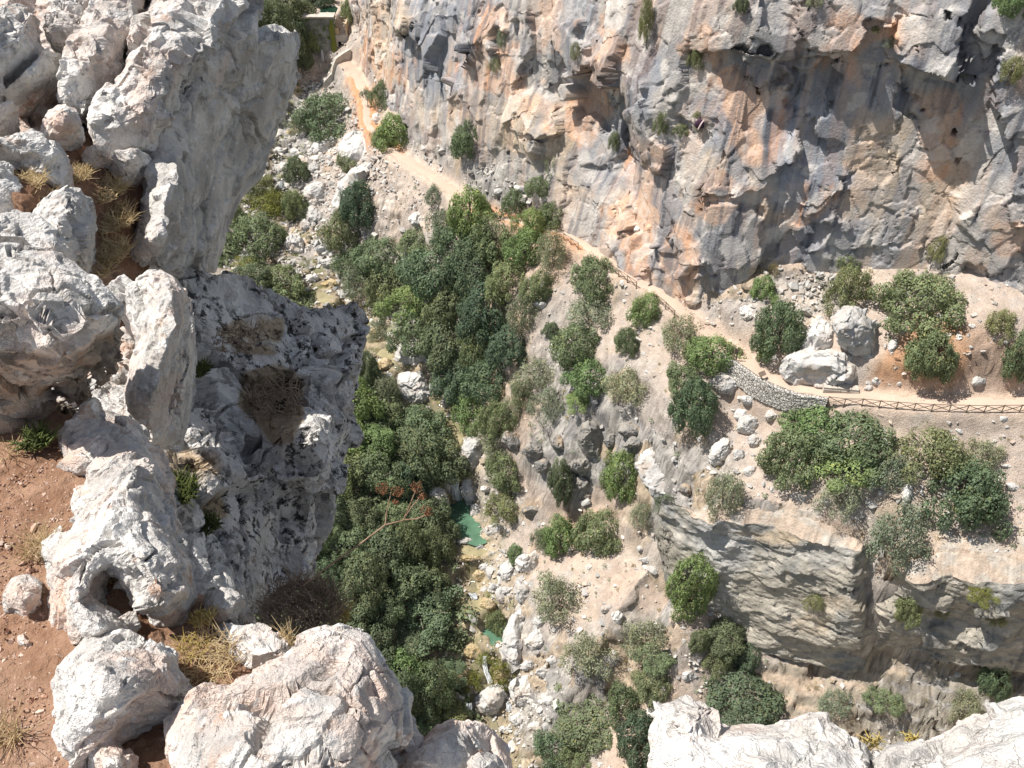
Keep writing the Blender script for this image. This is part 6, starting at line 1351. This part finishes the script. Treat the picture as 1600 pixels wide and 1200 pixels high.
# bench of stone slabs, sign posts, small board
q = hit(1314, 612)[0]; rz = -.13
o = empty("stone_bench", q, rz); tag(o, "long low stone bench at the foot of the domed boulder", "bench")
V, F = join([boxv((-1.0, 0, .18), 1.6, .8, .5), boxv((.72, 0, .18), 1.75, .8, .46)]); link(mesh_np("base_course", V, F, M_CONC, False), "base_course", o)
V, F = join([boxv((-1.15, .02, .55), 1.3, .72, .22), boxv((.2, .02, .56), 1.25, .7, .24), boxv((1.2, .02, .55), .65, .72, .22)]); link(mesh_np("top_slab", V, F, M_CONC, False), "top_slab", o)
q = hit(1147, 566)[0]
o = empty("sign_post", q); tag(o, "upright wooden sign post at the start of the stone wall", "sign post")
for dx in (-.16, .16):
    V, F = tube([(dx, 0, -.3), (dx, 0, 1.9)], [.07, .06], 8); link(mesh_np("post", V, F, M_WOOD), "post", o)
V, F = boxv((0, 0, 1.55), .30, .05, .5); link(mesh_np("panel", V, F, M_WOOD, False), "panel", o)
q = path_points(1196, 1230, .95, .3)[0]
o = empty("lectern_board", q, .5); tag(o, "small slanted wooden board standing on the path above the stone wall", "board")
V, F = tube([(0, 0, -.2), (0, 0, .7)], [.06, .05], 8); link(mesh_np("post", V, F, M_WOOD), "post", o)
V, F = boxv((0, 0, 0), .8, .5, .05); V = V @ np.array([[1, 0, 0], [0, .8, .6], [0, -.6, .8]]) + [0, 0, .78]; link(mesh_np("panel", V, F, M_WOOD, False), "panel", o)

# dam, gauging house and channel wall at the head of the gorge
c0 = at_z(513, 96, 36.0)
def zfor(y, py):                      # height at distance y that shows at picture row py
    v = (600 - py) / FPX
    return CAMZ + y * (v * CP - SP) / (CP + v * SP)
yd = c0[1]; xl = at_z(494, 96, 36)[0]; xr = at_z(530, 96, 36)[0]; ztop = zfor(yd, 28)
o = empty("dam", (0.5 * (xl + xr), yd, 34)); tag(o, "small mossy dam wall closing the head of the gorge", "dam")
W = xr - xl; Hd = ztop - 34
gx_, gz_ = np.meshgrid(np.linspace(-W / 2 - 1.5, W / 2, 60), np.linspace(-2, Hd, 80))
V = np.stack([gx_.ravel(), (0.06 * (Hd - gz_) * -1).ravel() + .15 * fbm(np.stack([gx_.ravel(), gz_.ravel() * .6, 0 * gx_.ravel()], 1), 4, 3), gz_.ravel()], 1)
ii = np.arange(4800).reshape(80, 60); F = np.stack([ii[:-1, :-1], ii[:-1, 1:], ii[1:, 1:], ii[1:, :-1]], -1).reshape(-1, 4)
link(mesh_np("face", V, F, M_DAM), "face", o)
V, F = boxv((-.75, 1.0, Hd / 2 - .9), W + 1.4, 1.8, Hd + 1.8); link(mesh_np("body", V, F, M_DAM, False), "body", o)
V, F = boxv((-.75, .9, Hd + .12), W + 1.6, 2.2, .24); link(mesh_np("crest", V, F, M_CONC, False), "crest", o)
gx_, gz_ = np.meshgrid(np.linspace(W / 2 - .9, W / 2 - .1, 12), np.linspace(0.5, Hd - .3, 60))
V = np.stack([gx_.ravel() + .2 * vnoise(np.stack([gz_.ravel(), gx_.ravel(), 0 * gx_.ravel()], 1), 8), -.12 - .06 * (Hd - gz_.ravel()) - .1 * np.abs(vnoise(np.stack([gz_.ravel() * 3, gx_.ravel() * 3, 0 * gx_.ravel()], 1), 9)), gz_.ravel()], 1)
ii = np.arange(720).reshape(60, 12); F = np.stack([ii[:-1, :-1], ii[:-1, 1:], ii[1:, 1:], ii[1:, :-1]], -1).reshape(-1, 4)
mm = mesh_np("moss_strip", V, F, LEAF['moss'], True, {"Col": np.ones((len(V), 3))}); link(mm, "moss_strip", o)
xh = 0.5 * (at_z(524, 80, 38)[0] + at_z(545, 80, 38)[0]); wh = at_z(545, 80, 38)[0] - at_z(524, 80, 38)[0]
z0 = zfor(yd - .6, 57); z1 = zfor(yd + 3.4, 27)
o = empty("gauging_house", (xh, yd + .8, 34)); tag(o, "roofless ochre gauging house beside the mossy dam", "building")
zb = z0 - 34; hw = max(1.6, z1 - z0)
V, F = boxv((0, .9, zb / 2 - .6), wh, 3.4, zb + 1.2); link(mesh_np("plinth", V, F, M_CONC, False), "plinth", o)
V, F = join([boxv((-wh / 2 + .15, 1.0, zb + hw / 2), .3, 3.2, hw), boxv((wh / 2 - .15, 1.0, zb + hw / 2), .3, 3.2, hw), boxv((0, 2.45, zb + hw / 2), wh - .6, .3, hw)]); link(mesh_np("wall", V, F, M_OCH, False), "wall", o)
V, F = join([boxv((-wh / 2 + .15, 1.0, zb + hw + .1), .42, 3.4, .18), boxv((0, 2.5, zb + hw + .1), wh - .7, .4, .16)]); link(mesh_np("coping", V, F, M_CONC, False), "coping", o)
V, F = boxv((-wh / 2 + .62, -.35, zb + .55), .62, .5, 1.1); link(mesh_np("front_wall", V, F, M_OCH, False), "front_wall", o)
st = [boxv((.15 + .22 * i_, .5 + .22 * i_, zb + .16 + .2 * i_), .9, .3, .3 + .4 * i_) for i_ in range(5)]
V, F = join(st); link(mesh_np("steps", V, F, M_CONC, False), "steps", o)
k = NT("opening_shade"); M_DARK = k.done((0.012, 0.012, 0.012), 0.9, None, 0.05)  # near-black slab stands in for the shade inside the culvert mouth
V, F = boxv((-.15, -.83, zb - 1.7), .75, .12, 1.1); link(mesh_np("culvert", V, F, M_DARK, False), "culvert", o)
pts = np.array([hit(548, 86)[0], hit(536, 93)[0], hit(525, 101)[0], hit(521, 112)[0], hit(519, 124)[0], hit(512, 132)[0], hit(507, 138)[0]])
og = pts.mean(0); V = []; 
for i_, q in enumerate(pts):
    d = pts[min(i_ + 1, len(pts) - 1)] - pts[max(i_ - 1, 0)]; nrm = np.array([-d[1], d[0], 0]) / np.hypot(d[0], d[1])
    V += [q - nrm * .3 - [0, 0, 1.0], q - nrm * .3 + [0, 0, 1.1], q + nrm * .3 + [0, 0, 1.1], q + nrm * .3 - [0, 0, 1.0]]
F = [(4 * i_ + j, 4 * i_ + (j + 1) % 4, 4 * i_ + 4 + (j + 1) % 4, 4 * i_ + 4 + j) for i_ in range(len(pts) - 1) for j in range(4)] + [(0, 1, 2, 3), (24, 27, 26, 25)]
tag(link(mesh_np("channel_wall", np.array(V) - og, np.array(F), M_CONC, False), "channel_wall", loc=og), "low bent concrete channel wall below the gauging house", "wall")

# ------------------------------------------------------------------ falling water
k = NT("white_water"); p = k.pos()
nf = k.noise(k.n("Mapping", {0: p, 3: (9, 9, 1.2)}).outputs[0], 1.0, 4)
M_WW = k.done(k.mix(k.ramp(nf, .35, .65), (0.42, 0.45, 0.47), (0.86, 0.88, 0.90)), 0.25, None, 0.5)
def cascade(label, pts, widths, name="waterfall", seed=1):
    """strands of falling water; pts: (px, py, z)"""
    a = np.array(pts, float); C3 = at_z(a[:, 0], a[:, 1], a[:, 2]); parts = []
    r = np.random.default_rng(seed)
    s_ = np.linspace(0, len(a) - 1, 18)
    Pc = np.stack([np.interp(s_, np.arange(len(a)), C3[:, j]) for j in range(3)], 1); wd = np.interp(s_, np.arange(len(a)), widths)
    for j in range(7):
        off = (j - 3) / 3.0 + r.uniform(-.12, .12)
        line = Pc + np.stack([off * wd + .05 * vnoise(np.stack([s_ * 1.5, 0 * s_ + j * 3.3, 0 * s_], 1), seed), -.12 * (1 - off * off) + 0 * s_ - .05 * r.random(), .02 * r.normal(size=len(s_))], 1)
        V, F = tube(list(line), list(np.maximum(.03, wd * .22 * (1 + .4 * vnoise(np.stack([s_ * 2, 0 * s_ + j, 0 * s_], 1), seed + 9)))), 6)
        parts.append((V, F))
    V, F = join(parts); og = V.mean(0)
    return tag(link(mesh_np(name, V - og, F, M_WW), name, loc=og), label, "waterfall", None)
cascade("main white waterfall dropping into the emerald plunge pool", [(707, 728, 14.4), (708, 738, 14.0), (711, 752, 12.2), (712, 768, 10.2), (714, 780, 8.7)], [.25, .3, .4, .42, .6], seed=3)
cascade("thin cascade running down to the cube shaped boulder", [(758, 1024, 3.9), (757, 1036, 3.2), (760, 1050, 2.5), (766, 1066, 1.6)], [.2, .25, .22, .3], seed=5)
cascade("short spill of water into the small green pool", [(745, 962, 5.6), (747, 972, 4.7)], [.25, .3], seed=7)
cascade("little spill above the ochre pool", [(738, 926, 6.7), (742, 935, 6.1)], [.4, .3], seed=8)
cascade("little white spill left of the cube shaped boulder", [(733, 1098, 1.2), (732, 1108, .3)], [.3, .4], seed=9)
cascade("little white spill right of the cube shaped boulder", [(795, 1098, 1.2), (797, 1108, .4)], [.3, .4], seed=10)
cascade("small white fall beside the mossy upper streambed bush", [(440, 282, 28.8), (441, 293, 27.6)], [.25, .3], seed=11)
y_ = yd - .9
cascade("thin strand of water at the foot of the dam", [(503, 78, zfor(y_, 78)), (505, 95, zfor(y_ - .3, 95))], [.12, .2], seed=12)

# purple bag hung in the cliff
q, _ = on_cliff(1093, 195)
k = NT("purple_fabric"); M_PUR = k.done((0.06, 0.028, 0.05), 0.8, None, 0.2)
k = NT("pale_strap"); M_STR = k.done((0.62, 0.48, 0.47), 0.8, None, 0.2)
o = empty("backpack", q + [-.15, -.25, 0]); tag(o, "dark purple backpack with a pale strap hung on the cliff", "backpack")
bm = bmesh.new(); bmesh.ops.create_icosphere(bm, subdivisions=3, radius=.5)
for v_ in bm.verts:
    v_.co = Vector((v_.co.x * 1.0, v_.co.y * .6, v_.co.z * 1.05 - .12 * v_.co.x)); v_.co += v_.co.normalized() * .04 * math.sin(9 * v_.co.x + 5 * v_.co.z)
me = bpy.data.meshes.new("body"); bm.to_mesh(me); bm.free(); me.materials.append(M_PUR); link(me, "body", o)
V, F = tube([(-.18, -.38, -.42), (-.08, -.42, -.1), (.05, -.38, .2), (.3, -.2, .5)], [.07, .08, .08, .07], 6); link(mesh_np("strap", V, F, M_STR), "strap", o)

# ------------------------------------------------------------------ small plants on the outcrop
def mat_simple(name, a, b, sc=30, rough=.8, trans=0.0):
    k = NT(name); p = k.pos()
    c_ = k.mix(k.ramp(k.noise(p, sc, 3), .35, .65), a, b)
    return k.done(c_, rough, None, 0.2)
M_STRAW = mat_simple("straw", (0.42, 0.30, 0.15), (0.62, 0.49, 0.29)); M_DUST = mat_simple("withered_brush", (0.20, 0.145, 0.10), (0.36, 0.27, 0.19)); M_HERB = mat_simple("small_green_herb", (0.055, 0.075, 0.022), (0.13, 0.15, 0.045)); M_UMB = mat_simple("dry_umbel", (0.17, 0.075, 0.04), (0.32, 0.16, 0.085)); M_STALK = mat_simple("dry_stalk", (0.20, 0.125, 0.085), (0.33, 0.22, 0.15)); M_YEL = mat_simple("yellow_dry_herb", (0.40, 0.29, 0.08), (0.52, 0.42, 0.16))
def blades(base, n, rad, length, th, r, lean=.7, curl=.4, flat=.35):
    """n thin bent blades growing round a point; each a 3-sided sliver"""
    Vs, Fs = [], []
    for i in range(n):
        a = r.uniform(0, 6.283); d = rad * math.sqrt(r.random())
        b = np.array(base) + [math.cos(a) * d, math.sin(a) * d, 0.0]
        az = r.uniform(0, 6.283); l = length * r.uniform(.45, 1.1); le = lean * r.uniform(.2, 1.2)
        dr = np.array([math.cos(az) * le, math.sin(az) * le, flat + r.random() * (1 - flat)]); dr /= np.linalg.norm(dr)
        e2 = np.array([math.cos(az), math.sin(az), -.3]) * curl * l * r.uniform(0, 1)
        Vs_, Fs_ = tube([b - dr * l * .1, b + dr * l * .5, b + dr * l + e2 * .6], [th, th * .8, th * .25], 3)
        Vs.append((Vs_, Fs_))
    return join(Vs)
def ground_fg(px, py, h):
    return at_t(px, py, hz(py, h))
def tuft(label, px, py, h, rpx, n, lpx, mat, cat="grass tuft", name="grass_tuft", lean=.8, th=None, group=None, kind=None, seed=0, flat=.35):
    t = hz(py, h); r = np.random.default_rng(4000 + seed + int(px * 7 + py))
    q = at_t(px, py, t); s_ = t / FPX
    V, F = blades((0, 0, 0), n, rpx * s_, lpx * s_, (th or .75) * s_, r, lean, flat=flat)
    V[:, 0] *= 1.0
    return tag(link(mesh_np(name, V, F, mat), name, loc=q), label, cat, group, kind)
tuft("bleached tuft of dry grass in the hollow among the lower rocks", 325, 1030, 1.585, 50, 260, 34, M_STRAW, lean=1.4, flat=.06)
tuft("greenish base of dried herb under the bleached tuft", 300, 1012, 1.585, 26, 110, 22, M_YEL, "dried herb", "dried_herb")
tuft("small dry tuft behind the biggest pale boulder", 446, 1004, 1.60, 14, 90, 34, M_STRAW)
tuft("dry tuft in the notch at the top of the ridge soil pocket", 185, 908, 1.57, 12, 40, 30, M_STRAW)
tuft("thin dry grass along the left edge of the ridge", 62, 858, 1.585, 26, 110, 44, M_STRAW)
tuft("few dry stems at the bottom left corner of the soil", 12, 1150, 1.58, 22, 60, 70, M_STRAW)
tuft("sparse dry stems on the shaded soil at the left edge", 14, 715, 1.63, 22, 50, 40, M_STRAW)
tuft("dark withered brush below the shaded ledge", 470, 955, 2.35, 62, 900, 40, M_DUST, "brush", "withered_brush", 1.1, .9, flat=.15)
tuft("pale end of the withered brush beside the valley trees", 530, 965, 2.40, 18, 120, 40, M_YEL, "brush", "withered_brush")
tuft("small dark succulent herb in the shade under the left block", 58, 690, 1.60, 22, 130, 26, M_HERB, "herb", "green_herb", .9, 2.0)
tuft("green cushion plant on the left side of the shaded ledge", 278, 770, 2.36, 30, 420, 22, M_HERB, "cushion plant", "cushion_plant", .9, 1.6)
tuft("little green cushion at the shoulder of the standing rock", 312, 580, 2.42, 15, 160, 18, M_HERB, "cushion plant", "cushion_plant", .9, 1.5)
tuft("low green cushion on the lower part of the shaded ledge", 322, 822, 2.50, 20, 220, 16, M_HERB, "cushion plant", "cushion_plant", .9, 1.5)
tuft("green cushion beside the small white rounded rock", 316, 968, 1.62, 14, 130, 18, M_YEL, "cushion plant", "cushion_plant", .9, 1.4)
tuft("brown dead tuft in the upper hollow of the shaded ledge", 372, 528, 2.46, 38, 110, 15, M_DUST, "dead grass", "dead_tuft", 1.2, 1.1, flat=.1)
tuft("largest brown dead tuft in the middle of the shaded ledge", 428, 625, 2.66, 46, 230, 17, M_DUST, "dead grass", "dead_tuft", 1.2, 1.1, flat=.1)
# straw covering the gully: nobody could count the stems
r = np.random.default_rng(77); parts = []
for px, py, h, rp, n in [(160, 300, 1.70, 34, 420), (170, 345, 1.77, 38, 520), (165, 395, 1.80, 36, 480), (120, 275, 1.60, 22, 160), (145, 425, 1.80, 30, 240), (45, 285, 1.47, 26, 220), (70, 320, 1.52, 22, 160)]:
    t = hz(py, h); s_ = t / FPX
    parts.append(blades(at_t(px, py, t), n, rp * s_, 26 * s_, .75 * s_, r, 1.2, flat=.12))
V, F = join(parts); tag(link(mesh_np("straw", V, F, M_STRAW), "straw"), "matted straw covering the soil between the left rocks", "straw", kind="stuff")
# dry umbel plant
tU = 2.75
def up(px, py, dt=0): return at_t(px, py, tU + dt)
o = empty("dry_umbel_plant", up(482, 906)); tag(o, "dry brown umbel plant leaning out over the valley trees", "dry plant")
og = up(482, 906); s_ = tU / FPX
def sub(pts, rads): 
    return tube([up(*q) - og for q in pts], [r_ * s_ for r_ in rads], 6)
V, F = join([sub([(474, 915), (520, 880), (565, 848), (602, 820)], [1.5, 1.4, 1.4, 1.3]), sub([(602, 820), (604, 800), (611, 770)], [1.3, 1.0, .8]), sub([(602, 820), (630, 813), (640, 790), (650, 765)], [1.2, 1.0, .9, .7]), sub([(632, 812), (650, 811), (666, 805)], [1.2, 1, .9]), sub([(634, 806), (645, 790), (660, 772)], [1, .9, .8])])
link(mesh_np("stem", V, F, M_STALK), "stem", o)
for cx, cy, rp in [(598, 763, 13), (622, 768, 11), (651, 760, 13), (667, 798, 11), (660, 775, 7), (618, 784, 5)]:
    ps = []
    for i in range(46):
        a, d = r.uniform(0, 6.283), rp * math.sqrt(r.random())
        q = (cx + math.cos(a) * d, cy + math.sin(a) * d * .75, r.uniform(-.03, .03))
        c_ = up(*q) - og; e_ = r.uniform(.9, 1.7) * s_
        ps.append(tube([c_ - [0, 0, e_], c_, c_ + [0, 0, e_]], [e_ * .4, e_, e_ * .3], 5))
        if i % 4 == 0: ps.append(tube([up(cx, cy + rp * .9) - og, c_], [.5 * s_, .4 * s_], 3))
    V, F = join(ps); link(mesh_np("umbel", V, F, M_UMB), "umbel", o)
# yellow sprigs behind the bottom right rocks
for px, py, lab in [(1352, 1160, "left yellowish dry sprig between the bottom right rocks"), (1402, 1158, "right yellowish dry sprig between the bottom right rocks")]:
    t = 1.75; q = at_t(px, py + 14, t); s_ = t / FPX; ps = []
    for i in range(7):
        a = r.uniform(-.7, .7); l = r.uniform(30, 58) * s_
        e_ = np.array([math.sin(a) * l, .1 * l, math.cos(a) * l])
        ps.append(tube([(0, 0, -.03), e_ * .6, e_], [1.1 * s_, .9 * s_, .5 * s_], 4))
        for j in range(9):
            b_ = e_ * r.uniform(.35, 1); d_ = r.normal(size=3) * 7 * s_
            ps.append(tube([b_, b_ + d_], [1.2 * s_, .5 * s_], 3))
    V, F = join(ps); tag(link(mesh_np("dry_sprig", V, F, M_YEL), "dry_sprig", loc=q), lab, "dry sprig")
# clods and pebbles on the soil
def pebbles(name, n, region, lab):
    r = np.random.default_rng(91); ps = []
    while len(ps) < n:
        px, py = r.uniform(-20, 300), r.uniform(690, 1200)
        if not inpoly(np.array([px]), np.array([py]), region)[0]: continue
        f = SOILF(px, py); s_ = float(f) / FPX; e_ = r.uniform(1.0, 2.2) * s_ * (1 + 1.6 * (r.random() > .93))
        c_ = at_t(px, py, float(f) - .002); d_ = r.normal(size=3) * e_ * .6
        ps.append(tube([c_ - d_ - [0, 0, e_ * .5], c_, c_ + d_ + [0, 0, e_ * .5]], [e_ * .5, e_, e_ * .4], 5))
    V, F = join(ps); me = mesh_np(name, V, F, M_PEB, False)
    tag(link(me, name), lab, "pebbles", kind="stuff")
SOILF = rbf(SOILA)
M_PEB = mat_simple("soil_pebbles", (0.36, 0.20, 0.13), (0.58, 0.44, 0.36), 40)
pebbles("pebbles", 900, [(-20, 760), (60, 715), (110, 745), (150, 752), (122, 800), (76, 830), (70, 900), (70, 990), (85, 1040), (80, 1120), (96, 1200), (-20, 1200)], "pinkish pebbles and crumbs scattered on the red soil")
